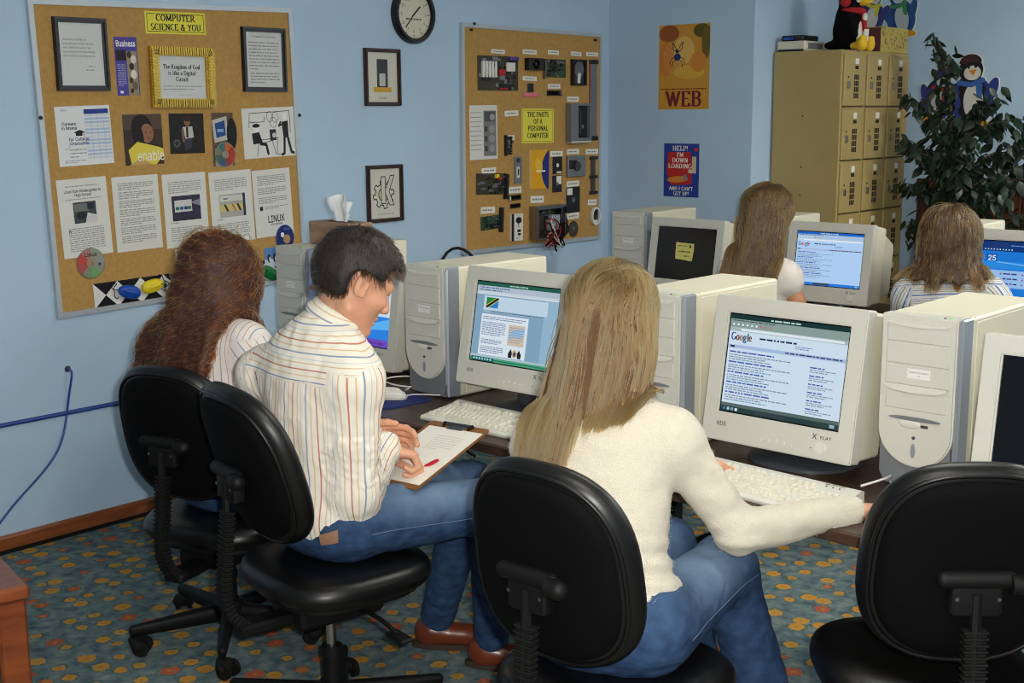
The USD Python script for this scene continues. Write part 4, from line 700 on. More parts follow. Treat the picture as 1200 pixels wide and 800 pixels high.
# ================================================================== dressed bird cut-outs on the far wall
def cutout(name, label, x, z, s, rot, cols, seed):
    t = wthing(name, label, 'wall cut-out', wall_loc('far', x, z), 'bird cut-outs on the far wall')
    body, belly, coat, hat, scarf = cols; P = Print(.0004)
    P.ell(0, -.12, .3, .36, coat, 1, 6); P.ell(0, -.1, .22, .34, body, 2); P.ell(.02, -.14, .14, .25, belly, 3); P.ell(.0, .3, .17, .17, body, 3); P.ell(.02, .26, .12, .1, belly, 4); P.add([(-.03, .3), (.08, .3), (.03, .22)], (216, 130, 30), 6)
    P.ell(-.03, .35, .02, .03, INK, 5); P.ell(.07, .35, .02, .03, INK, 5); P.add(arc(0, .4, .16, .12, 0, 180, 10), hat, 6); P.line([(-.16, .14), (0, .1), (.16, .15)], .07, scarf, 5); P.add([(.06, .12), (.16, .1), (.14, -.1), (.07, -.08)], scarf, 5)
    P.ell(-.27, -.02, .08, .2, coat, 4, 25); P.ell(.27, -.02, .08, .2, coat, 4, -25); P.ell(-.12, -.46, .11, .06, (206, 140, 30), 4, 20); P.ell(.14, -.46, .12, .06, (206, 140, 30), 4, -15)
    P.ms = [(v * [s, s, 1], f) for v, f in P.ms]
    sil = unary_union([Polygon([tuple(p) for p in v[:, :2]]).convex_hull for v, _ in P.ms])
    obj('board', to_wall(extrude(sil.buffer(.004), .004), 'far', x, z, .001, rot), K['white'], t); m, cc = P.mesh(); m.vertices[:, 2] += .005; obj('print', to_wall(m, 'far', x, z, .001, rot), K['print'], t, pv={'ink': cc})
cutout('bird_cutout', 'paper bird in yellow vest and purple trim on the wall above the patterned box', -3.43, 2.21, .27, -8, ((40, 50, 90), (200, 196, 190), (60, 60, 120), (40, 70, 140), (200, 190, 60)), 1)
cutout('bird_cutout', 'paper bird in blue and green with red feet, right of the yellow vest bird', -3.26, 2.2, .29, 12, ((34, 60, 120), (170, 180, 180), (40, 80, 130), (30, 60, 130), (60, 130, 80)), 2)
cutout('bird_cutout', 'paper bird with blue cape and dark red trim above the plant', (-2.816,6.990,1.723)[0], (-2.818,6.990,1.742)[2], .40, 5, ((26, 24, 34), (210, 208, 200), (46, 60, 130), (60, 36, 40), (60, 100, 170)), 3)
cutout('bird_cutout', 'smaller paper bird half hidden by plant leaves near the lockers', (-3.003,6.990,1.735)[0], (-3.002,6.990,1.726)[2], .30, -10, ((46, 50, 100), (180, 180, 180), (60, 60, 130), (40, 50, 110), (150, 50, 50)), 4)

# ================================================================== desks
DZ = .73
def desk(label, x0, x1, yf, yaw, depth=.9, group='desk tables'):
    L = x1 - x0; t = thing('desk_table', label, 'table', (x0, yf, 0), yaw, group)
    obj('tabletop', cbox(0, 0, DZ - .028, L - .004, depth, DZ, .004), K['desk'], t)
    obj('edge_band', cbox(-.001, -.004, DZ - .029, L - .003, .004, DZ - .002, .002), K['desk'], t)
    for x in (.1, L - .1):
        obj('leg', cbox(x - .018, .16, .02, x + .018, .196, DZ - .03, .003), K['black'], t); obj('leg', cbox(x - .018, .50, .02, x + .018, .536, DZ - .03, .003), K['black'], t)
        obj('foot_bar', cbox(x - .02, .06, 0, x + .02, .62, .03, .006), K['black'], t); obj('cross_bar', cbox(x - .015, .17, .44, x + .015, .53, .47, .003), K['black'], t); obj('apron', cbox(x - .02, .05, DZ - .06, x + .02, depth - .05, DZ - .028, .003), K['black'], t)
    obj('rear_apron', cbox(.1, depth - .07, DZ - .12, L - .1, depth - .045, DZ - .03, .003), K['black'], t)
    return t
ya = -2.2; ca = math.tan(math.radians(ya))
for i, (x0, x1) in enumerate(((-4.02, -1.96), (-1.96, -.14), (-.14, 1.68))):
    desk(['dark laminate table under the first and second screens', 'dark laminate table under the large search page screen', 'dark laminate table at the right end of the near row'][i], x0, x1, 2.52 + (x0 + 2.8) * ca, ya)
for i, (x0, x1) in enumerate(((-3.98, -2.18), (-2.16, -.34))):
    desk(['dark laminate table of the far row under the black screen with the yellow note', 'dark laminate table of the far row under the blue screen'][i], x0, x1, 4.72, 1.5)

# ================================================================== computers
def front(poly, y, d): return T(extrude(poly, d), (0, y + d, 0), rx=90)   # a shape in (x, z), from y to y + d
def front_print(P, y, M=None):
    m, c = P.mesh(); v = m.vertices; m = trimesh.Trimesh(np.c_[v[:, 0], y - v[:, 2], v[:, 1]], m.faces, process=False)
    return (m if M is None else M(m)), c
def tower(label, x, y, yaw, led='green', sticker=True):
    W, H, D = .1, .43, .47; yr = math.radians(yaw)
    t = thing('computer_tower', label, 'computer', (x + W * math.cos(yr), y + W * math.sin(yr), DZ), yaw, 'beige computer towers')
    obj('case', cbox(-W, .032, .004, W, D, H, .006), K['beige2'], t)
    obj('top_seam', box(-W + .002, .07, H - .002, W - .002, .0715, H + .0004), K['beige'], t); obj('side_panel', cbox(W - .001, .075, .012, W + .0015, D - .01, H - .012, .001), K['beige2'], t); obj('side_panel', cbox(-W - .0015, .075, .012, -W + .001, D - .01, H - .012, .001), K['beige2'], t)
    low = Polygon([(-.1, .2), (-.1, .03), (-.085, .004), (.075, .004), (.09, .03), (.09, .2)])
    obj('base_moulding', tm([front(low, .008, .03), front(Polygon([(-.093, .2), (-.093, .03), (-.08, .01), (.07, .01), (.083, .03), (.083, .2)]), .0, .01)]), K['grey_pl'], t)
    u = Polygon([(-.1, H), (-.1, .16)] + arc(-.005, .15, .095, .092, 180, 360, 24) + [(.09, .16), (.09, H)])
    obj('front_panel', tm([front(u, -.006, .045), front(u.buffer(-.004), -.011, .01)]), K['beige'], t)
    obj('silver_strip', tm([cbox(.0895, -.004, .008, .102, .052, H + .001, .004), cbox(.0905, -.008, .05, .097, .0, H - .01, .002)]), K['silver_pl'], t)
    Y = -.011
    for z0, z1 in ((.366, .412), (.312, .363), (.262, .309)): obj('drive_bay', cbox(-.084, Y - .003, z0, .074, Y + .002, z1, .0018), K['beige'], t)
    obj('bay_hood', front(Polygon([(-.084, .413), (.074, .413)] + arc(-.005, .413, .079, .009, 0, -180, 14)), Y - .007, .009), K['beige_lip'], t)
    obj('bay_lip', front(Polygon([(-.086, .262), (.076, .262)] + arc(-.005, .262, .081, .018, 0, -180, 14)), Y - .009, .012), K['beige_lip'], t)
    obj('drive_bay', cbox(-.082, Y - .002, .2, .072, Y + .002, .243, .0018), K['beige'], t)
    lens = Polygon(arc(-.005, .178, .066, .006, 0, 180, 14) + arc(-.005, .178, .066, .004, 180, 360, 14))
    obj('disk_slot', front(lens, Y - .004, .006), K['grey_pl'], t); obj('slot_scoop', T(trimesh.creation.icosphere(2), (-.018, Y + .002, .166), s=(.03, .006, .014)), K['beige_lip'], t, 60); obj('eject_button', cbox(.012, Y - .004, .160, .03, Y + .001, .167, .001), K['darkgrey'], t)
    obj('power_button', tm([front(affinity.scale(Point(-.005, .1).buffer(1), .0055, .018), Y - .003, .004)]), K['silver_pl'], t); obj('drive_light', cyl((-.005, Y, .132), (-.005, Y - .003, .132), .004, n=12), K['darkgrey'], t)
    obj('status_light', cyl((.052, Y + .012, H - .004), (.052, Y + .012, H + .002), .003, n=10), K['chip'], t); obj('status_light', cyl((.067, Y + .012, H - .004), (.067, Y + .012, H + .002), .003, n=10), emit('led_%s' % used.get('led', 0), (.25, .9, .1), 1.0) if led else K['green'], t); used['led'] = used.get('led', 0) + 1
    if sticker:
        P = Print(); P.rect(-.028, .279, .03, .303, (222, 222, 216)); P.text('Student Workstation', .001, .292, .0048, (90, 90, 90), 2, sx=.8); P.text(str(10 + used['led']), .001, .284, .0042, (90, 90, 90), 2)
        m, c = front_print(P, Y - .0032); obj('sticker', m, K['print'], t, pv={'ink': c})
    for sx in (-.075, .065): obj('foot', box(sx - .015, .05, 0, sx + .015, .09, .006), K['rubber'], t); obj('foot', box(sx - .015, .38, 0, sx + .015, .42, .006), K['rubber'], t)
    return t
tower('beige computer tower at the far left of the near desk, under the tissue box', -3.809, 2.93, -4.3)
tower('beige computer tower left of the screen with the flag page', -2.995, 2.827, -2.6)
tower('beige computer tower directly behind the blonde girl in white', -2.066, 2.789, -1.2, sticker=False)
tower('beige computer tower right of the large search page screen', -1.335, 2.86, -1)
tower('beige computer tower left of the black screen with the yellow note', -3.797, 5.008, 2.7)
tower('beige computer tower behind the long haired girl, under the lockers', -3.122, 5.05, 1.1, sticker=False)
tower('beige computer tower mostly hidden behind the woman in the checked shirt', -2.262, 5.169, 3, sticker=False)

def monitor(label, x, y, z, yaw, tilt, draw, sc=1.0):
    """x, y, z: the middle of the screen's lower edge"""
    t = wthing('crt_monitor', label, 'monitor', (x, y, DZ), 'tube monitors')
    cy, sy = math.cos(math.radians(yaw)), math.sin(math.radians(yaw))
    def M(m): return T(T(m, rx=-tilt, s=sc), (x, y, z), rz=yaw)
    def S(m): return T(m, (x, y, DZ), rz=yaw, s=sc)
    W, Hh = .176, .264
    outer = sbox(-.22, -.077, .22, .309).buffer(-.008).buffer(.008, 4); win = sbox(-W, 0, W, Hh)
    obj('bezel', M(tm([front(outer.difference(win), 0, .04), front(outer.buffer(-.003).difference(win.buffer(.004)), -.004, .006)])), K['beige'], t)
    for p in ([(-W, 0), (W, 0), (W - .006, .006), (-W + .006, .006)], [(-W, Hh), (-W + .006, Hh - .006), (W - .006, Hh - .006), (W, Hh)], [(-W, 0), (-W + .006, .006), (-W + .006, Hh - .006), (-W, Hh)], [(W, 0), (W, Hh), (W - .006, Hh - .006), (W - .006, .006)]): pass
    obj('housing', M(tm([hull([((sx * .205, .03, zz), .012) for sx in (-1, 1) for zz in (-.062, .294)] + [((sx * .2, .15, zz), .014) for sx in (-1, 1) for zz in (-.05, .288)]), hull([((sx * .19, .15, zz), .014) for sx in (-1, 1) for zz in (-.04, .27)] + [((sx * .13, .40, zz), .02) for sx in (-1, 1) for zz in (0, .22)])])), K['beige2'], t)
    for k in range(10): obj('vent_slot', M(box(.2125, .05 + .008 * k, -.03, .2145, .054 + .008 * k, .02)), K['vent_dark'], t)
    obj('tube_face', M(front(win, .004, .012)), K['offscreen'], t)
    P = Print(.0001); draw(P, 2 * W - .008, Hh - .008)
    if P.ms:
        m, c = P.mesh(); m.vertices += (0, Hh / 2, 0); v = m.vertices; m = trimesh.Trimesh(np.c_[v[:, 0], .0038 - v[:, 2], v[:, 1]], m.faces, process=False)
        obj('display', M(m), K['screen'], t, pv={'ink': c})
    obj('power_button', M(tm([cyl((.135, -.002, -.046), (.135, -.009, -.046), .0125, n=24), cyl((.135, -.002, -.046), (.135, -.0065, -.046), .0155, n=24)])), K['beige_lip'], t)
    for k in range(5): obj('control_button', M(cyl((-.03 + .022 * k, -.002, -.048 - .003 * abs(k - 2)), (-.03 + .022 * k, -.0075, -.048 - .003 * abs(k - 2)), .0045, n=14)), K['beige_lip'], t)
    obj('power_light', M(cyl((.108, -.002, -.05), (.108, -.005, -.05), .0018, n=8)), K['darkgrey'], t)
    for n, items in (('brand_lettering', [('KDS', -.16, -.036, .011, .95)]), ('model_initial', [('X', .115, -.026, .013, 1.1)]), ('model_lettering', [('FLAT', .146, -.024, .0075, 1.25)])):
        P = Print()
        for tx, px_, pz_, h_, sx_ in items: P.text(tx, px_, pz_, h_, (86, 86, 84), 1, bold=True, sx=sx_)
        m, c = front_print(P, -.0042); obj(n, M(m), K['print'], t, pv={'ink': c})
    b = (z - DZ) / sc
    obj('neck', S(lathe([(0, 0), (.075, 0), (.085, .012), (.07, b + .0), (.06, b + .05), (0, b + .05)], 32).apply_translation((0, .17, .012))), K['darkgrey'], t, 40)
    obj('base', S(T(pillow(outline(.29, .27, 2.3, 48), [(0, 0), (.008, 0), (.016, .012), (.026, .06), (.03, .1)]), (0, .15, 0))), K['darkgrey'], t, 40)
    return t
def bar(P, w, y0, y1, h, col, l=2): P.rect(-w / 2, h * (y0 - .5), w / 2, h * (y1 - .5), col, l)
def scr_google(xp=False, seed=1):
    def f(P, w, h):
        r = random.Random(seed); P.rect(-w / 2, -h / 2, w / 2, h / 2, (208, 226, 243) if not xp else (176, 210, 248)); q = lambda x, y: (w * (x - .5), h * (y - .5))
        bar(P, w, .955, 1, h, (24, 52, 50) if not xp else (20, 100, 200)); bar(P, w, .87, .955, h, (140, 160, 156) if not xp else (170, 196, 226)); bar(P, w, .83, .87, h, (170, 186, 184) if not xp else (196, 214, 236)); P.rect(*q(.1, .837), *q(.97, .863), (224, 236, 244), 3)
        P.greek(*[q(a, 0)[0] for a in (.35, .62)], q(0, .968)[1], 1, 1, h * .016, (190, 214, 206), r, 3, 1); P.greek(q(.02, 0)[0], q(.4, 0)[0], q(0, .935)[1], 1, 1, h * .01, (60, 80, 84), r, 3, 1)
        for k in range(9): P.ell(*q(.03 + .04 * k, .9), h * .012, h * .012, (226, 238, 240) if k < 6 else (200, 120, 110), 3)
        cols = [(40, 70, 180), (190, 50, 40), (206, 170, 40), (40, 70, 180), (40, 130, 70), (190, 50, 40)]; dx = 0
        for ch, c in zip('Google', cols):
            g = serif_text(ch, h * .075); P.add(affinity.translate(g, q(.02, 0)[0] + dx, q(0, .74)[1]), c if xp else tuple(int(.55 * v + 20) for v in c), 4); dx += g.bounds[2] * 1.04
        P.greek(q(.27, 0)[0], q(.6, 0)[0], q(0, .77)[1], 1, 1, h * .018, (40, 50, 90), r, 3, 1, 4); P.greek(q(.58, 0)[0], q(.72, 0)[0], q(0, .745)[1], 2, h * .02, h * .008, (90, 110, 170), r, 3, .8)
        bar(P, w, .655, .69, h, (170, 190, 226), 2); P.rect(*q(.02, .663), *q(.06, .682), (40, 50, 80), 3); P.greek(q(.5, 0)[0], q(.97, 0)[0], q(0, .667)[1], 1, 1, h * .014, (60, 70, 110), r, 3, 1, 5)
        y = .61
        for k in range(6):
            P.greek(q(.02, 0)[0], q(.02 + r.uniform(.25, .42), 0)[0], q(0, y)[1], 1, 1, h * .015, (80, 92, 170), r, 3, 1, 7)
            P.greek(q(.02, 0)[0], q(.56, 0)[0], q(0, y - .03)[1], 2, h * .023, h * .011, (128, 142, 164), r, 3, .6, 5); P.greek(q(.02, 0)[0], q(.4, 0)[0], q(0, y - .076)[1], 1, 1, h * .011, (120, 156, 176), r, 3, 1, 6); y -= .105 if not xp else .1
            if y < .13: break
        if not xp:
            for k in range(6): P.greek(q(.72, 0)[0], q(.84, 0)[0], q(0, .56 - k * .082)[1], 1, 1, h * .013, (80, 92, 170), r, 3, 1); P.greek(q(.72, 0)[0], q(.93, 0)[0], q(0, .538 - k * .082)[1], 2, h * .02, h * .01, (140, 152, 172), r, 3, .7)
        bar(P, w, 0, .05, h, (40, 62, 62) if not xp else (40, 120, 220), 4); P.rect(*q(.3, .008), *q(.55, .044), (54, 66, 70), 5)
        if not xp: bar(P, w, .05, .085, h, (86, 106, 102), 3)
        for k in range(4): P.rect(*q(.02 + .035 * k, .012), *q(.042 + .035 * k, .04), ((60, 120, 170), (180, 206, 214), (120, 170, 206), (230, 236, 236))[k], 5)
        P.rect(*q(.93, .01), *q(.97, .042), (150, 180, 206), 5)
    return f
def scr_flag(P, w, h):
    r = random.Random(7); q = lambda x, y: (w * (x - .5), h * (y - .5))
    P.rect(-w / 2, -h / 2, w / 2, h / 2, (130, 164, 190)); bar(P, w, .955, 1, h, (30, 92, 74)); bar(P, w, .88, .955, h, (176, 190, 206)); bar(P, w, .845, .875, h, (214, 224, 234)); P.greek(q(.4, 0)[0], q(.62, 0)[0], q(0, .97)[1], 1, 1, h * .014, (170, 210, 190), r, 3, 1); P.greek(q(.03, 0)[0], q(.4, 0)[0], q(0, .925)[1], 2, h * .03, h * .012, (70, 100, 150), r, 3, .8)
    bar(P, w, .855, .885, h, (200, 212, 222)); P.rect(*q(.84, .06), *q(1, .84), (146, 182, 206), 2); P.rect(*q(.1, .62), *q(.88, .83), (190, 214, 230), 3); P.rect(*q(.1, .62), *q(.88, .65), (150, 180, 204), 4); P.rect(*q(.09, .08), *q(.67, .6), (218, 230, 240), 3)
    a, b = q(.13, .68), q(.28, .81); W, H = b[0] - a[0], b[1] - a[1]; g = lambda x, y: (a[0] + W * x, a[1] + H * y)
    P.rect(*a, *b, (36, 130, 60), 4); P.add([g(0, 0), g(1, 0), g(1, 1)], (50, 130, 200), 5); P.add([g(0, 0), g(.22, 0), g(1, .78), g(1, 1), g(.78, 1), g(0, .22)], (216, 200, 60), 6); P.add([g(0, 0), g(.14, 0), g(1, .86), g(1, 1), g(.86, 1), g(0, .14)], (22, 26, 26), 7)
    P.greek(q(.2, 0)[0], q(.84, 0)[0], q(0, .63)[1], 1, 1, h * .01, (60, 80, 110), r, 5, 1, 5)
    P.greek(q(.11, 0)[0], q(.65, 0)[0], q(0, .56)[1], 2, h * .024, h * .01, (110, 126, 160), r, 4, .9); P.greek(q(.11, 0)[0], q(.4, 0)[0], q(0, .49)[1], 8, h * .022, h * .01, (110, 126, 160), r, 4, .8); P.greek(q(.11, 0)[0], q(.38, 0)[0], q(0, .27)[1], 3, h * .022, h * .01, (110, 126, 160), r, 4, .8); P.greek(q(.11, 0)[0], q(.4, 0)[0], q(0, .18)[1], 4, h * .022, h * .01, (110, 126, 160), r, 4, .8)
    P.rect(*q(.44, .24), *q(.64, .5), (206, 190, 170), 4); P.add([q(.46, .3), q(.52, .36), q(.6, .34), q(.64, .42), q(.64, .46), q(.5, .44), q(.46, .4)], (150, 190, 226), 5); P.greek(q(.45, 0)[0], q(.63, 0)[0], q(0, .46)[1], 7, h * .03, h * .008, (120, 130, 160), r, 6, .8, 3)
    for s in (-1, 1): P.add([q(.545 + s * .075, .09), q(.545 + s * .035, .09), q(.545 + s * .03, .15), q(.545 + s * .05, .2), q(.545 + s * .08, .14)], (28, 26, 30), 5)
    P.ell(*q(.545, .145), w * .03, h * .05, (196, 176, 110), 6); P.ell(*q(.545, .14), w * .016, h * .03, (60, 70, 120), 7)
    bar(P, w, 0, .05, h, (70, 160, 120), 4); bar(P, w, .05, .075, h, (176, 196, 206), 4); bar(P, w, .018, .03, h, (40, 110, 86), 5); P.rect(*q(.02, .0), *q(.3, .05), (20, 92, 92), 5)
    for k in range(7): P.ell(*q(.05 + .035 * k, .026), h * .014, h * .014, (170, 220, 220), 6)
def scr_blue(P, w, h):
    q = lambda x, y: (w * (x - .5), h * (y - .5)); r = random.Random(3); P.rect(-w / 2, -h / 2, w / 2, h / 2, (40, 130, 226)); P.add([q(0, .3), q(.3, .36), q(.7, .3), q(1, .4), q(1, .25), q(.5, .2), q(0, .26)], (90, 180, 246), 2)
    P.rect(*q(.25, .42), *q(1, .95), (206, 220, 240), 3); P.rect(*q(.25, .9), *q(1, .95), (60, 90, 190), 4); P.rect(*q(.3, .5), *q(.95, .62), (176, 200, 236), 4); P.greek(q(.3, 0)[0], q(.9, 0)[0], q(0, .84)[1], 6, h * .05, h * .014, (90, 110, 160), r, 4, .7); bar(P, w, 0, .1, h, (110, 70, 190), 4); P.greek(q(.3, 0)[0], q(.96, 0)[0], q(0, .03)[1], 1, 1, h * .03, (90, 50, 160), r, 5, 1)
def scr_site(P, w, h):
    q = lambda x, y: (w * (x - .5), h * (y - .5)); r = random.Random(5); P.rect(-w / 2, -h / 2, w / 2, h / 2, (26, 120, 214)); bar(P, w, .84, 1, h, (16, 56, 120)); P.greek(q(.35, 0)[0], q(.75, 0)[0], q(0, .93)[1], 1, 1, h * .014, (110, 150, 200), r, 3, 1)
    for k in range(10): P.ell(*q(.05 + .035 * k, .87), h * .011, h * .011, (206, 224, 240), 3)
    P.rect(*q(.07, .66), *q(.2, .8), (20, 90, 180), 2); P.text('25', q(.135, 0)[0], q(0, .69)[1], h * .08, (220, 234, 246), 3, bold=True); P.add([q(.2, .68), q(.6, .64), q(1, .68), q(1, .66), q(.6, .62), q(.2, .66)], (110, 180, 236), 3); bar(P, w, .56, .68, h, (40, 140, 226), 2)
    P.rect(*q(.06, .26), *q(.75, .54), (150, 190, 236), 3)
    for k in range(3):
        for c in range(2): P.ell(*q(.26 + c * .26, .48 - k * .08), h * .014, h * .014, (160, 80, 90), 4); P.greek(q(.29 + c * .26, 0)[0], q(.46 + c * .24, 0)[0], q(0, .475 - k * .08)[1], 1, 1, h * .02, (40, 60, 120), r, 4, 1)
    bar(P, w, 0, .06, h, (30, 80, 190), 3)
none = lambda P, w, h: None
monitor('beige monitor with a bright blue page in front of the boy', -3.385, 2.931, .83, -.4, 7.4, scr_blue)
monitor('beige monitor showing a page with a flag, between the boy and the blonde girl', -2.489, 2.766, .890, .8, 10.6, scr_flag, .95)
monitor('large beige monitor showing a search results page beside the blonde girl', -1.58, 2.782, .862, -1.2, 9.8, scr_google())
monitor('beige monitor with a dark switched-off screen at the right edge of the near row', -.826, 2.715, .851, .6, 8.2, none)
monitor('beige monitor with a black screen and a yellow note in the far row', -3.305, 4.90, .865, -1, 8.6, none, .94)
monitor('beige monitor with a bright search page beside the long haired girl', -2.694, 5.146, .860, 1.5, 7.4, scr_google(True, 2), .94)
monitor('beige monitor with a blue page right of the woman in the checked shirt', -1.83, 5.14, .855, 1, 8, scr_site)
nt = wthing('sticky_note', 'yellow handwritten note stuck on the black screen', 'note', (-3.30, 4.91, .98))
def d_sn(P, w, h):
    r = random.Random(2); P.greek(-w * .4, w * .2, h * .3, 1, 1, .004, (90, 90, 60), r, 1, 1); P.greek(-w * .35, w * .35, -h * .05, 1, 1, .006, (90, 90, 60), r, 1, 1); P.greek(0, w * .3, -h * .3, 1, 1, .005, (90, 90, 60), r, 1, 1); P.ell(w * .32, h * .3, .006, .008, (60, 60, 50), 1)
def NM(m): return T(T(m, rx=-8.6, s=.94), (-3.305, 4.90, .865), rz=-1)
obj('sheet', NM(front(Polygon([(-.058, .105), (.044, .098), (.05, .15), (.048, .185), (-.06, .188)]), .0015, .0016)), mat('note_yellow', lin(206, 196, 110), .8), nt)
P = Print(); d_sn(P, .105, .085); m, c = front_print(P, .0012, lambda m: NM(T(m, (-.006, 0, .144)))); obj('writing', m, K['print'], nt, pv={'ink': c})
# tissue box on the first tower
tb = thing('tissue_box', 'brown wood patterned tissue box with a white tissue on the first tower', 'tissue box', (-3.645, 3.105, DZ + .431), -2.5)
obj('carton', cbox(-.12, -.06, 0, .12, .06, .085, .003), K['boxwood'], tb); obj('opening', extrude(affinity.scale(Point(0, 0).buffer(1), .07, .03), .0015, .0845), K['vent_dark'], tb)
u, v = np.meshgrid(np.linspace(-1, 1, 23), np.linspace(0, 1, 15)); rr = meshkit.fbm(np.stack([u * 3, v * 3, u * 0], -1), 3, 5) - .5
X = .058 * u * (.75 + .5 * v) + .02 * rr; Yt = .018 * np.sin(u * 5 + v * 2) * (.35 + v) + .05 * rr * v; Zt = .075 + .115 * v * (1 - .22 * abs(u) ** 1.5 + .35 * rr)
n0, n1 = u.shape; F = [(i * n1 + j, i * n1 + j + 1, (i + 1) * n1 + j + 1, (i + 1) * n1 + j) for i in range(n0 - 1) for j in range(n1 - 1)]
Vv = np.stack([X, Yt, Zt], -1).reshape(-1, 3); F = A(F); sh = trimesh.Trimesh(*(lambda q: (q[0], q[1]))((Vv, np.vstack([F[:, [0, 1, 2]], F[:, [0, 2, 3]]]))), process=False); bk = sh.copy(); bk.vertices += (0, .0012, 0); bk.invert()
obj('tissue', tm([sh, bk]), K['tissue'], tb, True)

# ================================================================== keyboards, mice, cables
def make_keyboard(label, loc, rz):
    t = thing('keyboard', label, 'keyboard', loc, rz, 'beige keyboards')
    side = Polygon([(-.088, 0), (.088, 0), (.088, .03), (.075, .034), (.03, .023), (-.06, .015), (-.084, .012), (-.089, .006)])
    obj('case', T(extrude(side, .455), (-.2275, 0, 0), rx=90, rz=90), K['beige'], t)
    obj('palm_edge', cbox(-.2265, -.091, .001, .2265, -.076, .0135, .004), K['beige_lip'], t)
    zf = lambda y: np.interp(y, [-.06, .03, .075], [.0155, .0235, .0345])
    def key(x0, x1, y0, y1):
        a, b = .0012, .0042; z = zf((y0 + y1) / 2); tilt = .09; p = []
        for x, y in ((x0 + a, y0 + a), (x1 - a, y0 + a), (x1 - a, y1 - a), (x0 + a, y1 - a)): p.append((x, y, zf(y) - .002))
        for x, y in ((x0 + b, y0 + b), (x1 - b, y0 + b), (x1 - b, y1 - b + .0015), (x0 + b, y1 - b + .0015)): p.append((x, y, zf(y) + .008))
        obj('key', trimesh.Trimesh(A(p)).convex_hull, K['keycap'], t, False)
    U, X0, Y0 = .0187, -.214, -.07
    rows = [[1.25, 1.25, 1.25, 6.25, 1.25, 1.25, 1.25, 1.25], [2.25] + [1] * 10 + [2.75], [1.75] + [1] * 11 + [2.25], [1.5] + [1] * 12 + [1.5], [1] * 13 + [2]]
    for i, row in enumerate(rows):
        x = X0
        for w in row: key(x, x + w * U, Y0 + i * U, Y0 + (i + 1) * U); x += w * U
    yF = Y0 + 5 * U + .012
    for k in [0, 2, 3, 4, 5, 6.5, 7.5, 8.5, 9.5, 11, 12, 13, 14]: key(X0 + k * U, X0 + (k + 1) * U, yF, yF + U * .9)
    nx = X0 + 15.25 * U
    for k in range(3):
        key(nx + k * U, nx + (k + 1) * U, yF, yF + U * .9)
        for i in (3, 4): key(nx + k * U, nx + (k + 1) * U, Y0 + i * U, Y0 + (i + 1) * U)
        key(nx + k * U, nx + (k + 1) * U, Y0, Y0 + U)
    key(nx + U, nx + 2 * U, Y0 + U, Y0 + 2 * U)
    px = nx + 3.25 * U
    for i in range(5):
        for k in range(4):
            if k == 3 and i in (1, 3): continue
            key(px + k * U * .98, px + (k + 1) * U * .98, Y0 + i * U, Y0 + (i + (2 if k == 3 and i in (0, 2) else 1)) * U)
    P = Print(); P.rect(.135, .066, .147, .076, (90, 90, 90)); P.text('hp', .141, .0685, .0055, (214, 210, 196), 2); P.greek(.15, .19, .069, 1, 1, .003, (120, 118, 112), random.Random(2), 1, 1)
    m, c = P.mesh(); v = m.vertices; v[:, 2] += zf(v[:, 1]) + .0006; obj('lettering', m, K['print'], t, pv={'ink': c}, kind='stuff')
    for k in range(3): obj('indicator_light', cyl((.142 + .018 * k, .060, .024), (.142 + .018 * k, .060, .0322), .002, n=8), K['darkgrey'], t)
    return t
kb = make_keyboard('beige keyboard in front of the large search page screen', (-1.51, 2.60, DZ + .001), -4)
dup(kb, (-2.452, 2.66, DZ + .001), -1, 'beige keyboard below the screen with the flag page, behind the clipboard')
dup(kb, (-3.33, 2.66, DZ + .001), 8, 'beige keyboard mostly hidden behind the boy')
def make_mouse(label, loc, rz, cord):
    t = wthing('computer_mouse', label, 'computer mouse', loc, 'white desk mice')
    o = outline(.062, .112, 2.4, 36, .85, 1.0); m = pillow(o, rounded(.03, .02, 7, .008, .012)); v = m.vertices; v[:, 2] *= 1 - .35 * np.clip((v[:, 1] - .01) / .05, 0, 1) ** 1.5
    def S(q): return T(q, loc, rz=rz)
    obj('shell', S(m), K['white_pl'], t, 60); obj('button_gap', S(T(box(-.0008, .016, .02, .0008, .05, .0325), (0, 0, -.002), rx=-12)), K['darkgrey'], t); obj('base', S(pillow(outline(.06, .108, 2.4, 32, .85, 1), [(0, .002), (.004, 0), (.008, .001)])), K['beige'], t)
    obj('cord', tube(spline(cord, 40), .0022, 6), K['white_pl'], t)
mp = thing('mouse_pad', 'dark blue mouse pad under the white mouse beside the boy', 'mouse pad', (-2.96, 2.70, DZ), -6)
obj('pad', T(pillow(outline(.24, .2, 9, 48), [(0, .001), (.003, 0), (.004, .001)])), K['mousepad'], mp)
make_mouse('white computer mouse on the blue mouse pad', (-2.945, 2.70, DZ + .004), -60, [(-2.90, 2.73, DZ + .016), (-2.86, 2.76, DZ + .02), (-2.84, 2.81, DZ + .012), (-2.93, 2.93, DZ + .006), (-3.0, 3.1, DZ + .006)])
make_mouse('white computer mouse under the hand of the blonde girl', (-1.155, 2.63, DZ + .001), -10, [(-1.145, 2.685, DZ + .012), (-1.16, 2.74, DZ + .01), (-1.24, 2.79, DZ + .006), (-1.3, 2.86, DZ + .008), (-1.36, 3.0, DZ + .006)])
obj('white_cable', tube(spline([(-1.32, 2.74, DZ + .02), (-1.29, 2.80, DZ + .03), (-1.33, 2.92, DZ + .01), (-1.40, 3.06, DZ + .006)], 30), .003, 6), K['white_pl'], None, label='white keyboard cable looping on the desk right of the large screen', cat='cable')
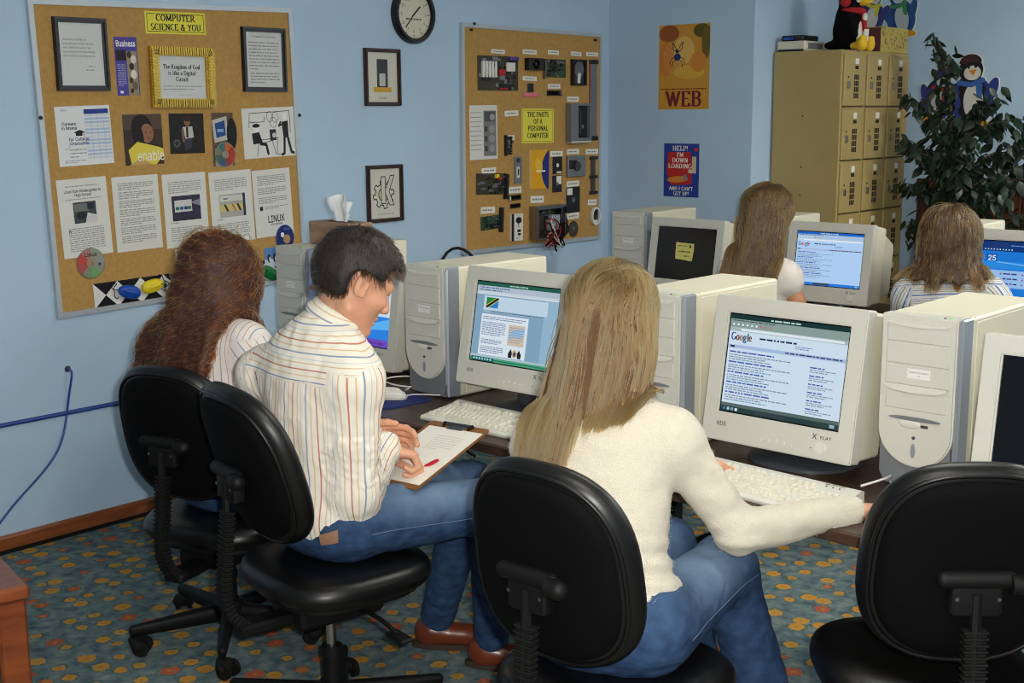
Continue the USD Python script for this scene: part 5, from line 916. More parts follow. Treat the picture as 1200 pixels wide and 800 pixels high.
obj('white_cable', tube(spline([(-3.0, 2.92, DZ + .006), (-3.08, 2.84, DZ + .008), (-3.16, 2.88, DZ + .012), (-3.08, 2.93, DZ + .02), (-3.02, 2.86, DZ + .006), (-3.1, 2.98, DZ + .004)], 50), .0028, 6), K['white_pl'], None, label='coiled white cable on the desk behind the white mouse', cat='cable')
obj('black_cable', tube(spline([(-3.40, 3.40, DZ + .36), (-3.36, 3.47, DZ + .40), (-3.32, 3.50, DZ + .36), (-3.31, 3.50, DZ + .1), (-3.33, 3.50, .3)], 40), .006, 8), K['rubber'], None, label='black cable arching behind the first tower', cat='cable')

# ================================================================== swivel chairs
def make_chair(label, x, y, sz, head, star, group='black swivel chairs', tilt=8, bh=.44):
    t = thing('swivel_chair', label, 'chair', (x, y, 0), head - 90, group)
    obj('seat', T(pillow(outline(.47, .46, 3.0, 56), rounded(.07, .034, 7, .008, .04)), (0, .02, sz - .072)), K['leather'], t, 50)
    obj('seat_pan', T(pillow(outline(.40, .40, 3, 40), [(0, .03), (.01, 0), (.03, 0)]), (0, .02, sz - .095)), K['black'], t)
    obj('mechanism', tm([cbox(-.09, -.13, sz - .16, .09, .12, sz - .105, .012), cbox(-.035, -.27, sz - .155, .035, -.1, sz - .125, .008)]), K['black'], t)
    obj('lever', tm([tube(spline([(.08, .03, sz - .135), (.2, .04, sz - .13), (.26, .05, sz - .15)], 12), .006, 8), cbox(.23, .03, sz - .16, .31, .07, sz - .148, .005)]), K['black'], t); obj('lever', tm([tube([(-.08, .0, sz - .135), (-.22, .02, sz - .135)], .006, 8), cbox(-.28, .0, sz - .142, -.21, .04, sz - .13, .005)]), K['black'], t)
    bw = .43; o = outline(bw, bh, 2.7, 64, .9, 1.0); zc = sz + .285; tl = math.radians(tilt)
    def bend(m):
        v = m.vertices.copy(); x_, z_, d_ = v[:, 0].copy(), v[:, 1].copy(), v[:, 2].copy()      # outline in xy, depth in z (front = larger)
        yy = d_ + .75 * x_ ** 2 + .25 * np.clip(-z_, 0, 1) ** 2 - .1 * np.clip(z_, 0, 1) ** 2 * 2
        P_ = np.c_[x_, yy * math.cos(tl) - z_ * math.sin(tl), z_ * math.cos(tl) + yy * math.sin(tl)]
        return trimesh.Trimesh(P_ + (0, -.245, zc), m.faces[:, [0, 1, 2]], process=False)
    b = obj('backrest', bend(pillow(o, [(z - .0, s) for z, s in rounded(.062, .03, 7, .006, .05)])), K['leather'], t, 50)
    obj('back_shell', bend(pillow(outline(bw - .05, bh - .05, 2.7, 56, .9, 1), [(-.022, .09), (-.021, .05), (-.016, .02), (-.008, .004), (.006, 0), (.02, 0)])), K['shell'], t, 50)
    ring = outline(bw - .03, bh - .03, 2.7, 64, .9, 1); rp = np.c_[ring, np.full(len(ring), .002)]; rm = bend(trimesh.Trimesh(np.vstack([rp, rp[:1]]), [(0, 1, 2)], process=False)).vertices
    obj('welt', tube(rm, .005, 6), K['leather'], t, 60)
    yb = -.245 - .025; zb = zc - .01
    obj('bracket', tm([hull([((sx * .06, yb - .008, zb + .006), .018) for sx in (-1, 1)]), cbox(-.05, yb - .018, zb - .07, .05, yb + .02, zb + .01, .008)]), K['black'], t, 50)
    obj('knob', tm([cyl((.06, yb - .02, zb), (.085, yb - .02, zb), .02, n=16), T(trimesh.creation.icosphere(2, .02), (.085, yb - .02, zb))]), K['black'], t, 50)
    for sx in (-.04, .04): obj('screw', cyl((sx, yb - .02, zb - .03), (sx, yb - .0215, zb - .03), .004, n=8), K['steel'], t)
    path = spline([(0, yb - .012, zb - .02), (0, yb - .016, zb - .14), (0, yb - .028, zb - .25), (0, yb - .03, sz - .06), (0, yb + .01, sz - .125), (0, yb + .09, sz - .145), (0, -.08, sz - .14)], 90)
    obj('support_bar', tube(path, .012, 8), K['black'], t); ms = []
    for i in range(12, 82, 2):
        d = path[min(i + 1, 89)] - path[i - 1]; ang = math.degrees(math.atan2(d[2], d[1])); ms.append(T(cbox(-.024, -.0022, -.0135, .024, .0022, .0135, .001), path[i], rx=ang - 0))
        ms.append(T(cbox(-.02, -.0026, -.011, .02, .0026, .011, .001), path[i + 1], rx=ang))
    obj('bellows', tm(ms), K['rubber'], t)
    obj('gas_column', cyl((0, 0, .2), (0, 0, sz - .13), .014, n=20), K['chrome'], t); obj('column_sleeve', tm([cyl((0, 0, .08), (0, 0, .215), .029, .025, 20), cyl((0, 0, .205), (0, 0, .23), .03, .028, 20)]), K['black'], t)
    obj('base_hub', lathe([(0, .055), (.04, .055), (.052, .07), (.05, .115), (.034, .13), (0, .13)], 24), K['black'], t, 40)
    for k in range(5):
        a = star - head + 90 + 72 * k
        leg = obj('leg', T(hull([((.04, 0, .095), .024), ((.04, 0, .08), .022), ((.3, 0, .082), .014), ((.3, 0, .07), .012)]), rz=a), K['black'], t)
        tw = (37 * k * k) % 360; c = (.295, 0, 0)
        obj('caster', T(tm([cyl((.295, 0, .045), (.295, 0, .085), .008, n=10), T(hull([((-.01, -.014, .034), .022), ((-.01, .014, .034), .022), ((.012, 0, .048), .012)]), (.295, 0, 0), rz=tw)] + [T(T(cyl((0, s * .012 - .007, 0), (0, s * .012 + .007, 0), .026, n=18), (-.02, 0, .027)), (.295, 0, 0), rz=tw) for s in (-1.6, 1.6)]), rz=a), K['rubber'], leg)
    return t
chairs = [make_chair('black swivel chair of the red haired girl, nearest the wall', -3.20, 2.215, .43, 108, 32, tilt=12),
          make_chair('black swivel chair under the boy in the striped shirt', -2.50, 2.052, .485, 79, 62, tilt=15),
          make_chair('black swivel chair of the blonde girl in the white sweater', -1.535, 2.03, .475, 91, 10),
          make_chair('empty black swivel chair at the right edge, nearest the camera', -1.036, 2.505, .478, 130, 40)]
dup(chairs[2], (-2.78, 4.58, 0), 10, 'black swivel chair of the long haired girl in the far row, mostly hidden'); make_chair('black swivel chair of the woman in the checked shirt, mostly hidden', -1.95, 4.72, .40, 95, 15)
# wooden table corner at the lower left
wt = wthing('wooden_table', 'corner of a low reddish wooden table at the lower left', 'table', (-3.1, 1.3, 0))
cx, cyy = -2.865, 1.40
obj('tabletop', T(cbox(-.75, -.6, .462, 0, 0, .5, .008), (cx, cyy, 0), rz=-12), K['wood_table'], wt); obj('side_board', T(cbox(-.73, -.03, .36, -.07, -.012, .462, .003), (cx, cyy, 0), rz=-12), K['wood_table'], wt); obj('side_board', T(cbox(-.03, -.55, .36, -.012, -.07, .462, .003), (cx, cyy, 0), rz=-12), K['wood_table'], wt)
for x, y in ((-.08, -.08), (-.74, -.08), (-.08, -.58), (-.74, -.58)): obj('leg', T(cbox(x, y, 0, x + .07, y + .07, .462, .006), (cx, cyy, 0), rz=-12), K['wood_table'], wt)

# ================================================================== people: soft blended solids, then cloth and hair on them
def unit(v): v = A(v, float); return v / np.linalg.norm(v)
def rc(a, b, r1, r2, k=.03, op='u'): return (op, 'c', A(a, float), A(b, float), r1, r2, k)
def el(c, r, R=None, k=.03, op='u'): return (op, 'e', A(c, float), A(r, float), np.eye(3) if R is None else A(R, float), 0, k)
def clip(p, n): return ('x', 'h', A(p, float), unit(n), 0, 0, 0)        # keep the side the normal points away from
def prim_d(q, P):
    _, kind, a, b, r1, r2, _ = q
    if kind == 'c':
        d = b - a; t = np.clip(((P - a) @ d) / max(d @ d, 1e-9), 0, 1); return np.linalg.norm(P - a - t[..., None] * d, axis=-1) - (r1 + (r2 - r1) * t)
    if kind == 'e':
        L = (P - a) @ r1; k0 = np.linalg.norm(L / b, axis=-1); k1 = np.linalg.norm(L / b ** 2, axis=-1); return k0 * (k0 - 1) / np.maximum(k1, 1e-9)
    return (P - a) @ b
def comb(V, d, op, k):
    if op == 'x': return np.maximum(V, d)
    if op == 's': d = -d; h = np.clip(.5 - .5 * (V - d) / k, 0, 1); return V + (d - V) * h + k * h * (1 - h)
    h = np.clip(.5 + .5 * (V - d) / k, 0, 1); return V + (d - V) * h - k * h * (1 - h)
def field(prims, P):
    V = np.full(P.shape[:-1], 1.0)
    for q in prims: V = comb(V, prim_d(q, P), q[0], q[6] or .01)
    return V
def solid(prims, h=.006):
    lo, hi = np.full(3, 1e9), np.full(3, -1e9)
    def ext(q):
        if q[1] == 'c': r = max(q[4], q[5]); return np.minimum(q[2], q[3]) - r, np.maximum(q[2], q[3]) + r
        r = np.sqrt(((q[4] * q[3]) ** 2).sum(1)); return q[2] - r, q[2] + r
    for q in prims:
        if q[0] == 'u': a, b = ext(q); lo, hi = np.minimum(lo, a), np.maximum(hi, b)
    lo -= .03; hi += .03; n = np.ceil((hi - lo) / h).astype(int) + 1
    V = np.full(n, 1.0, np.float32); ax = [lo[i] + h * np.arange(n[i]) for i in range(3)]
    for q in prims:
        if q[1] == 'h': i0, i1 = np.zeros(3, int), n
        else:
            a, b = ext(q); m = q[6] * 1.5 + .02; i0 = np.clip(((a - m - lo) / h).astype(int), 0, n); i1 = np.clip(np.ceil((b + m - lo) / h).astype(int) + 1, 0, n)
        if (i1 <= i0).any(): continue
        s = tuple(slice(i, j) for i, j in zip(i0, i1)); P = np.stack(np.meshgrid(*[ax[i][s[i]] for i in range(3)], indexing='ij'), -1)
        V[s] = comb(V[s], prim_d(q, P), q[0], q[6] or .01)
    return nets(V, lo, h)
def nets(V, lo, h):
    """surface nets of the zero level of a grid"""
    S = V < 0; n = A(V.shape); c = [S[i:n[0] - 1 + i, j:n[1] - 1 + j, k:n[2] - 1 + k] for i in (0, 1) for j in (0, 1) for k in (0, 1)]
    anyc, allc = np.logical_or.reduce(c), np.logical_and.reduce(c); cell = anyc & ~allc; idx = np.full(cell.shape, -1); I = np.argwhere(cell); idx[cell] = np.arange(len(I))
    pos, cnt = np.zeros((len(I), 3)), np.zeros(len(I))
    for ax in range(3):
        for a in (0, 1):
            for b in (0, 1):
                o = np.zeros(3, int); o[(ax + 1) % 3] = a; o[(ax + 2) % 3] = b; p = I + o; q = p.copy(); q[:, ax] += 1
                v0, v1 = V[tuple(p.T)], V[tuple(q.T)]; w = (v0 < 0) != (v1 < 0); t = np.where(w, v0 / np.where(w, v0 - v1, 1), 0); x = p.astype(float); x[:, ax] += t; pos[w] += x[w]; cnt[w] += 1
    pos /= cnt[:, None]; F = []
    for ax in range(3):
        a, b = (ax + 1) % 3, (ax + 2) % 3; sl0 = [slice(1, -1)] * 3; sl0[ax] = slice(0, -1); sl1 = list(sl0); sl1[ax] = slice(1, None)
        d = S[tuple(sl0)].astype(int) - S[tuple(sl1)]; E = np.argwhere(d != 0); s = d[tuple(E.T)]; off = np.ones(3, int); off[ax] = 0; E = E + off
        def g(i, j): q = E.copy(); q[:, a] += i; q[:, b] += j; return idx[tuple(q.T)]
        q = np.stack([g(-1, -1), g(0, -1), g(0, 0), g(-1, 0)], 1); q[s < 0] = q[s < 0][:, ::-1]; F.append(q)
    F = np.vstack(F); return trimesh.Trimesh(lo + h * pos, np.vstack([F[:, [0, 1, 2]], F[:, [0, 2, 3]]]), process=False)
def vnorm(m):
    v, f = m.vertices, m.faces; n = np.zeros_like(v); fn = np.cross(v[f[:, 1]] - v[f[:, 0]], v[f[:, 2]] - v[f[:, 0]])
    for k in range(3): np.add.at(n, f[:, k], fn)
    return n / np.maximum(np.linalg.norm(n, axis=1, keepdims=True), 1e-12)
def frame(head, pitch=0, roll=0):
    """columns right, forward, up; pitch > 0 looks down"""
    h, p, r = map(math.radians, (head, pitch, roll)); f = A([math.cos(h) * math.cos(p), math.sin(h) * math.cos(p), -math.sin(p)]); rt = A([math.sin(h), -math.cos(h), 0]); u = np.cross(rt, f)
    return np.stack([math.cos(r) * rt - math.sin(r) * u, f, math.cos(r) * u + math.sin(r) * rt], 1)
def head_prims(c, R, s=1.0):
    g = lambda x, y, z: c + R @ (A([x, y, z]) * s); E = lambda p, r, k=.02, op='u': el(g(*p), A(r) * s, R, k * s, op); C = lambda a, b, r1, r2, k=.015, op='u': rc(g(*a), g(*b), r1 * s, r2 * s, k * s, op)
    q = [E((0, -.012, .035), (.074, .094, .084)), E((0, .03, -.03), (.058, .064, .08), .03), C((-.045, .0, -.066), (0, .068, -.1), .022, .019, .03), C((.045, .0, -.066), (0, .068, -.1), .022, .019, .03), E((0, .079, -.1), (.018, .014, .015), .015),
         C((-.036, .074, .026), (.036, .074, .026), .013, .013, .02), C((0, .086, .014), (0, .107, -.026), .008, .011, .012), E((-.011, .098, -.032), (.009, .009, .007), .006), E((.011, .098, -.032), (.009, .009, .007), .006),
         E((-.031, .092, .006), (.016, .012, .011), .014, 's'), E((.031, .092, .006), (.016, .012, .011), .014, 's'), E((-.045, .058, -.02), (.022, .026, .02), .02), E((.045, .058, -.02), (.022, .026, .02), .02),
         E((0, .088, -.058), (.022, .012, .0065), .006), E((0, .086, -.071), (.019, .012, .0075), .006), C((-.02, .094, -.0645), (.02, .094, -.0645), .0018, .0018, .003, 's')]
    for x in (-1, 1): q += [E((x * .031, .0745, .0125), (.014, .0125, .0085), .003), E((x * .031, .0745, -.004), (.0135, .0115, .006), .003), E((x * .077, -.008, -.002), (.010, .019, .031), .006), E((x * .086, -.003, .004), (.006, .010, .016), .004, 's'), E((x * .081, .004, -.022), (.006, .007, .009), .006)]
    return q
def hand_prims(w, d, n, side, curl=30, th=(.75, .5), s=1.0, spread=1.0):
    """w wrist, d towards the fingers, n out of the back of the hand, side +1 when the thumb lies at d x n"""
    d = unit(d); n = unit(A(n) - d * (A(n) @ d)); t = np.cross(d, n) * side; q = []
    for i, (o, L) in enumerate(((.029, (.044, .026, .021)), (.010, (.048, .03, .022)), (-.009, (.045, .028, .021)), (-.027, (.035, .021, .018)))):
        kn = w + s * (d * (.088 - .004 * abs(i - 1)) + t * o - n * .002); q.append(rc(w + t * o * .45 * s + d * .008, kn, .0165 * s, .0115 * s, .012)); a = 0; p = kn; dd = unit(d + t * o * 2.2 * spread)
        for j, l in enumerate(L):
            a += math.radians((curl[i] if isinstance(curl, (list, tuple)) else curl) * (.8, 1.1, .7)[j]); e = p + s * l * (dd * math.cos(a) - n * math.sin(a)); q.append(rc(p, e, (.0102, .009, .0082)[j] * s, (.009, .0082, .0072)[j] * s, .004)); p = e
    b = w + s * (d * .022 + t * .022 - n * .006); e1 = b + s * .046 * unit(d * .62 + t * th[0] - n * .35); e2 = e1 + s * .032 * unit(d * .95 + t * th[1] * .5 - n * .3); e3 = e2 + s * .024 * unit(d * 1.0 + t * th[1] * .1 - n * .35)
    return q + [rc(b, e1, .0165 * s, .012 * s, .012), rc(e1, e2, .0115 * s, .010 * s, .005), rc(e2, e3, .0098 * s, .0082 * s, .004)]
class Fig: pass
def torso(F, o=0, k=.05):
    w = F.w; c = lambda t: F.pel + (F.neck - F.pel) * t + F.f * F.arch * 4 * t * (1 - t); R = F.R
    return [el(F.pel + F.u * .02, A([.165 * w, .122, .125]) + o, R, k), el(c(.34), A([.132 * w, .1, .15]) + o, R, k), el(c(.64), A([.15 * w, .108, .17]) + o, R, k), el(c(.8), A([.14 * w, .085, .1]) + o, R, k),
            rc(F.LS - F.u * .005, F.RS - F.u * .005, .046 + o, .046 + o, k), rc(F.neck - F.u * .01 - F.f * .01, F.RS, .046 + o, .044 + o, k), rc(F.neck - F.u * .01 - F.f * .01, F.LS, .046 + o, .044 + o, k)]
def arm(F, o=0, fat=1.0, k=.03, cut=1.0):
    q = []
    for S, E, W in ((F.RS, F.RE, F.RW), (F.LS, F.LE, F.LW)): q += [rc(S, S + (E - S) * min(cut, 1) , .05 * fat + o, (.05 - .011 * min(cut, 1)) * fat + o, k)] + ([rc(E, W, .040 * fat + o, .029 * fat + o, k)] if cut >= 1 else [])
    return q
def thighs(F, o=0, k=.04): return [rc(F.HR, F.KR, .088 + o, .066 + o, k), rc(F.HL, F.KL, .088 + o, .066 + o, k)]
def shins(F, o=0, k=.03, flare=0): return [rc(F.KR, F.AR, .063 + o, .045 + o + flare, k), rc(F.KL, F.AL, .063 + o, .045 + o + flare, k)]
def figure(pel, neck, RS, LS, RE, RW, LE, LW, KR, KL, AR, AL, w=1.0, arch=0.0):
    F = Fig()
    for k, v in list(locals().items()):
        if k not in ('F', 'w', 'arch'): setattr(F, k, A(v, float))
    F.w, F.arch = w, arch; F.u = unit(F.neck - F.pel); r = F.RS - F.LS; r = unit(r - F.u * (r @ F.u)); F.r, F.f = r, np.cross(F.u, r); F.R = np.stack([r, F.f, F.u], 1)
    hr = unit(A([r[0], r[1], 0])); F.HR, F.HL = F.pel + hr * .09 - (0, 0, .01), F.pel - hr * .09 - (0, 0, .01); return F
def wrinkle(m, amp, scale, seed, stretch=(1, 1, 1), mask=None):
    n = vnorm(m); f = meshkit.fbm(m.vertices * scale * A(stretch), 3, seed); f = 1 - abs(2 * f - 1) * 2
    m.vertices = m.vertices + n * (amp * f * (1 if mask is None else mask))[:, None]; return m
def ptube(path, r, n=6): return tube(path, r, n)
def snap(prims, pts, off=.001, it=6):
    """points moved onto the surface of a blended solid"""
    P = A(pts, float)
    for _ in range(it):
        d = field(prims, P); g = grad(prims, P); P = P - (d - off)[:, None] * g
    return P
def grad(prims, P, e=.002):
    g = np.stack([field(prims, P + e * np.eye(3)[i]) - field(prims, P - e * np.eye(3)[i]) for i in range(3)], -1); return g / np.maximum(np.linalg.norm(g, axis=-1, keepdims=True), 1e-9)

K['skin'] = mat('skin', lin(206, 150, 120), .5, var=.05, scale=30, extra={'subsurface_weight': .15, 'subsurface_scale': .006, 'subsurface_radius': (1., .35, .2)})
K['skin_tan'] = mat('skin_tan', lin(196, 138, 98), .5, var=.05, scale=30, extra={'subsurface_weight': .15, 'subsurface_scale': .006, 'subsurface_radius': (1., .35, .2)})
K['lips'] = mat('lips', lin(176, 104, 92), .45); K['eye'] = mat('eye_white', lin(220, 216, 210), .2); K['iris'] = mat('iris_dark', lin(40, 28, 22), .2)
K['sweater'] = mat('white_knit', lin(206, 199, 182), .95, var=.02, scale=300, bump=.9, bscale=330, bdist=.004, spec=.1, extra={'sheen_weight': .15, 'sheen_roughness': .5})
K['tee'] = mat('white_tee', lin(222, 214, 206), .9, bump=.2, bscale=500, bdist=.0006, spec=.1)
def jeans(name, c0, c1, fade):
    N = {'a': ('attribute', {'attribute': 'wear'}), 'g': ('geometry', {}), 'n': ('noise_texture', {'scale': 26., 'detail': 5}), 'n2': ('noise_texture', {'scale': 900., 'detail': 1}), 'r': ('rgb_ramp', {'ramp': [(.35, c0), (.65, c1)]}), 'm': ('mix_color', {'b': fade}), 'b': ('bump', {'strength': .4, 'distance': .001}), 'p': ('principled_bsdf', {'roughness': .9, 'specular_ior_level': .15})}
    L = [('g.position', 'n.vector'), ('g.position', 'n2.vector'), ('n.fac', 'r.fac'), ('r.color', 'm.a'), ('a.fac', 'm.fac'), ('m.result', 'p.base_color'), ('n2.fac', 'b.height'), ('b.normal', 'p.normal')]
    return usdkit.material(stage, '/World/Looks/' + name, N, L, surface='p.BSDF')
K['jeans'] = jeans('blue_denim', lin(38, 58, 90), lin(52, 76, 110), lin(122, 146, 170)); K['thread'] = mat('denim_thread', lin(88, 106, 132), .8); K['patch'] = mat('leather_patch', lin(146, 108, 84), .7, var=.1, scale=60)
K['shoe'] = mat('brown_leather', lin(104, 48, 26), .3, var=.12, scale=14); K['sole'] = mat('shoe_sole', lin(56, 40, 30), .7); K['sock'] = mat('white_sock', lin(220, 220, 216), .9)
def stripes(name, base, bands, period):
    """bands: (start, end, colour) in shares of the period of the mesh's own stripe coordinate"""
    ramp, e = [(0, base)], .012
    for a, b, c in bands: ramp += [(a - e, base), (a, c), (b, c), (b + e, base)]
    N = {'a': ('attribute', {'attribute': 'stripe'}), 'd': ('math', {'math_type': 'multiply', 'value2': 1 / period}), 'f': ('math', {'math_type': 'fraction'}), 'r': ('rgb_ramp', {'ramp': ramp + [(1, base)]}), 'g': ('geometry', {}), 'n': ('noise_texture', {'scale': 700., 'detail': 2}), 'b': ('bump', {'strength': .25, 'distance': .0008}), 'p': ('principled_bsdf', {'roughness': .85, 'specular_ior_level': .15})}
    L = [('a.fac', 'd.value1'), ('d.value', 'f.value1'), ('f.value', 'r.fac'), ('r.color', 'p.base_color'), ('g.position', 'n.vector'), ('n.fac', 'b.height'), ('b.normal', 'p.normal')]
    return usdkit.material(stage, '/World/Looks/' + name, N, L, surface='p.BSDF')
K['stripe_boy'] = stripes('striped_shirt', lin(226, 220, 206), [(.09, .125, lin(132, 142, 176)), (.3, .325, lin(212, 178, 138)), (.51, .545, lin(190, 120, 102)), (.74, .765, lin(206, 178, 144)), (.9, .912, lin(180, 186, 200))], .066)
K['stripe_red'] = stripes('pinstripe_shirt', lin(222, 214, 208), [(.1, .14, lin(150, 150, 160)), (.42, .45, lin(196, 150, 140)), (.7, .74, lin(140, 150, 180))], .05)
K['stripe_bob'] = stripes('checked_shirt', lin(206, 206, 200), [(.08, .2, lin(92, 116, 168)), (.36, .42, lin(150, 150, 146)), (.55, .64, lin(130, 130, 124)), (.78, .83, lin(110, 130, 170))], .042)
def stripe_coord(F, m, yoke=None):
    v = m.vertices; d = v - F.pel; along = d @ F.u; u = d @ F.r
    da = [prim_d(rc(S - (S - E) * .12, E, 0, 0), v) for S, E in ((F.RS, F.RE), (F.LS, F.LE))]; df = [prim_d(rc(E, W, 0, 0), v) for E, W in ((F.RE, F.RW), (F.LE, F.LW))]
    dt = np.minimum(prim_d(rc(F.pel, F.neck, 0, 0), v) - .075, 9)
    out = u.copy()
    if yoke is not None:
        top = along > yoke; out[top] = along[top] + .02
    for i, (S, E, W) in enumerate(((F.RS, F.RE, F.RW), (F.LS, F.LE, F.LW))):
        dist = np.minimum(da[i], df[i]); low = (v - S) @ F.u < .03; arm_ = (dist - .022 < dt) & ((np.abs(u) > .135 * F.w) | (dist < .06)) & (low | (np.abs(u) > .2))
        for (a, b), use in (((S, E), da[i] <= df[i]), ((E, W), df[i] < da[i])):
            ax = unit(b - a); e = unit(F.f - ax * (F.f @ ax)); g = np.cross(ax, e); k = arm_ & use; q = v[k] - a; out[k] = np.arctan2(q @ g, q @ e) * .052 + .5
    return out

# ---- hair: strands let fall over the head and shoulders
def hair_mat(name, c, rough=.24):
    return usdkit.material(stage, '/World/Looks/' + name, {'a': ('attribute', {'attribute': 'ink'}), 'h': ('principled_hair_bsdf', {'parametrization': 'Direct coloring', 'roughness': rough, 'radial_roughness': .3, 'random_roughness': .15, 'coat': .0}), }, [('a.color', 'h.color')], surface='h.BSDF')
K['hair'] = hair_mat('hair_strands', None)
def comb_hair(c, R, s, n, keep, first, length, coll, seed, pts=30, lift=(.004, .02), stiff=.82, g=(0, 0, -1), part=0.0, wave=None, clump=.5, nclump=120, fall=None, lat=None, back=.3, fwd=None, rise=.25, cling=0):
    rnd_ = np.random.default_rng(seed); D = rnd_.normal(size=(n * 6, 3)); D /= np.linalg.norm(D, axis=1, keepdims=True); D = D[keep(D)][:n]; n = len(D)
    rad = A([.077, .097, .087]) * s; root = c + (D * rad + A([0, -.012, .035]) * s) @ R.T
    L = length(D, rnd_); off = rnd_.uniform(*lift, n); d0 = first(D, rnd_); d0 = d0 - D * (d0 * D).sum(1, keepdims=True); d0 /= np.maximum(np.linalg.norm(d0, axis=1, keepdims=True), 1e-6); v = d0 @ R.T + rise * (D @ R.T); p = root.copy(); S = [p.copy()]; G = A(g, float)
    for k in range(1, pts):
        gg = G if fall is None else G + fall(D, k / pts)
        if lat is not None: gg = gg - R[:, 1] * back * (k > pts * .15)
        v = stiff * v + (1 - stiff) * gg; v /= np.linalg.norm(v, axis=1, keepdims=True); q = p + v * (L / pts)[:, None]
        m = off * min(1, .35 + 2.5 * k / pts)
        if lat is not None: xl = (q - c) @ R[:, 0]; q = q + ((lat(D, k / pts) - xl) * .16 * min(1, max(0, k / pts - .12) * 5))[:, None] * R[:, 0]
        if fwd is not None: yl = (q - c) @ R[:, 1]; q = q + (np.minimum(fwd(D, k / pts) - yl, 0) * .2 * min(1, max(0, k / pts - .1) * 5))[:, None] * R[:, 1]
        for _ in range(2):
            d = field(coll, q) - m; hit = d < 0
            if cling: d = np.where(d < cling, d, 0); hit = d != 0
            if hit.any(): q[hit] -= grad(coll, q[hit]) * d[hit][:, None]
        v = q - p; v /= np.maximum(np.linalg.norm(v, axis=1, keepdims=True), 1e-9); p = q; S.append(p.copy())
    S = np.stack(S, 1); t = np.linspace(0, 1, pts)[None, :, None]
    gi = rnd_.choice(n, min(nclump, n), replace=False); j = cKDTree(np.c_[D, S[:, -1] * 4])[0] if False else cKDTree(np.c_[D * 2.0, S[:, pts // 2] * 6]); idx = cKDTree(np.c_[D * 2.0, S[:, pts // 2] * 6][gi]).query(np.c_[D * 2.0, S[:, pts // 2] * 6])[1]; Gd = S[gi][idx]
    S = S + (Gd - S) * (clump * t ** 1.1)
    if wave:
        amp, freq, jit = wave; ph = rnd_.uniform(0, 6.28, len(gi))[idx] + rnd_.normal(0, jit, n); fr = freq * rnd_.uniform(.8, 1.25, len(gi))[idx]; arcl = (t[..., 0] * L[:, None]) * fr[:, None] * 6.283 + ph[:, None]; am = amp * np.minimum(1, t[..., 0] * 4) * (rnd_.uniform(.6, 1.4, n))[:, None]
        tg = np.gradient(S, axis=1); tg /= np.maximum(np.linalg.norm(tg, axis=2, keepdims=True), 1e-9); a1 = np.cross(tg, A([.3, .5, .8])); a1 /= np.maximum(np.linalg.norm(a1, axis=2, keepdims=True), 1e-9); a2 = np.cross(tg, a1)
        S = S + (a1 * np.cos(arcl)[..., None] + a2 * np.sin(arcl)[..., None]) * am[..., None]
    S += rnd_.normal(0, .0015, (n, 1, 3)) * t; return S, D, idx
def hair(parent, S, cols, seed, width=.0013, fill=.011, name='hair', core=None, tip=None):
    """the hair's body and its strands"""
    rnd_ = np.random.default_rng(seed); n, k, _ = S.shape; o = ORG[parent.GetPath()]
    if fill:
        P = S[:, ::2].reshape(-1, 3); h = .0075; lo = P.min(0) - .04; nn = np.ceil((P.max(0) + .04 - lo) / h).astype(int) + 1; G_ = np.stack(np.meshgrid(*[lo[i] + h * np.arange(nn[i]) for i in range(3)], indexing='ij'), -1)
        V = cKDTree(P).query(G_.reshape(-1, 3), distance_upper_bound=.05, workers=-1)[0]; V[~np.isfinite(V)] = .05; W_ = ndimage.gaussian_filter(ndimage.distance_transform_edt(V.reshape(nn) < .014) * h, 1.0)
        if (W_ > fill + .008).any(): obj(name, nets(fill + .008 - W_, lo, h), core, parent, True)
    cs = UsdGeom.BasisCurves.Define(stage, str(parent.GetPath()) + '/' + name + '_strands'); cs.CreateTypeAttr('linear'); cs.CreateCurveVertexCountsAttr(Vt.IntArray.FromNumpy(np.full(n, k, np.int32))); cs.CreatePointsAttr(Vt.Vec3fArray.FromNumpy((S.reshape(-1, 3) - o).astype(np.float32)))
    w = np.tile(width * np.r_[np.full(k - 3, 1), .8, .55, .25], n).astype(np.float32); cs.CreateWidthsAttr(Vt.FloatArray.FromNumpy(w)); cs.SetWidthsInterpolation('vertex')
    C = A([lin(*c) for c in cols]); f = np.clip(rnd_.normal(.5, .28, n), 0, 1) * (len(C) - 1); i = np.minimum(f.astype(int), len(C) - 2); c = C[i] + (C[i + 1] - C[i]) * (f - i)[:, None]; c = c * rnd_.uniform(.8, 1.2, (n, 1))
    UsdGeom.PrimvarsAPI(cs).CreatePrimvar('ink', Sdf.ValueTypeNames.Color3fArray, 'uniform').Set(Vt.Vec3fArray.FromNumpy(c.astype(np.float32)))
    UsdShade.MaterialBindingAPI.Apply(cs.GetPrim()).Bind(K['hair']); custom(cs.GetPrim(), kind='stuff')
scalp = lambda zf=.2, yf=.35, low=-.5: (lambda D: (D[:, 2] > low - .25 * (D[:, 1] < -.3)) & ~((D[:, 1] > yf) & (D[:, 2] < zf + .5 * (D[:, 1] - yf))) & ~((D[:, 1] > .05) & (D[:, 2] < -.12)))
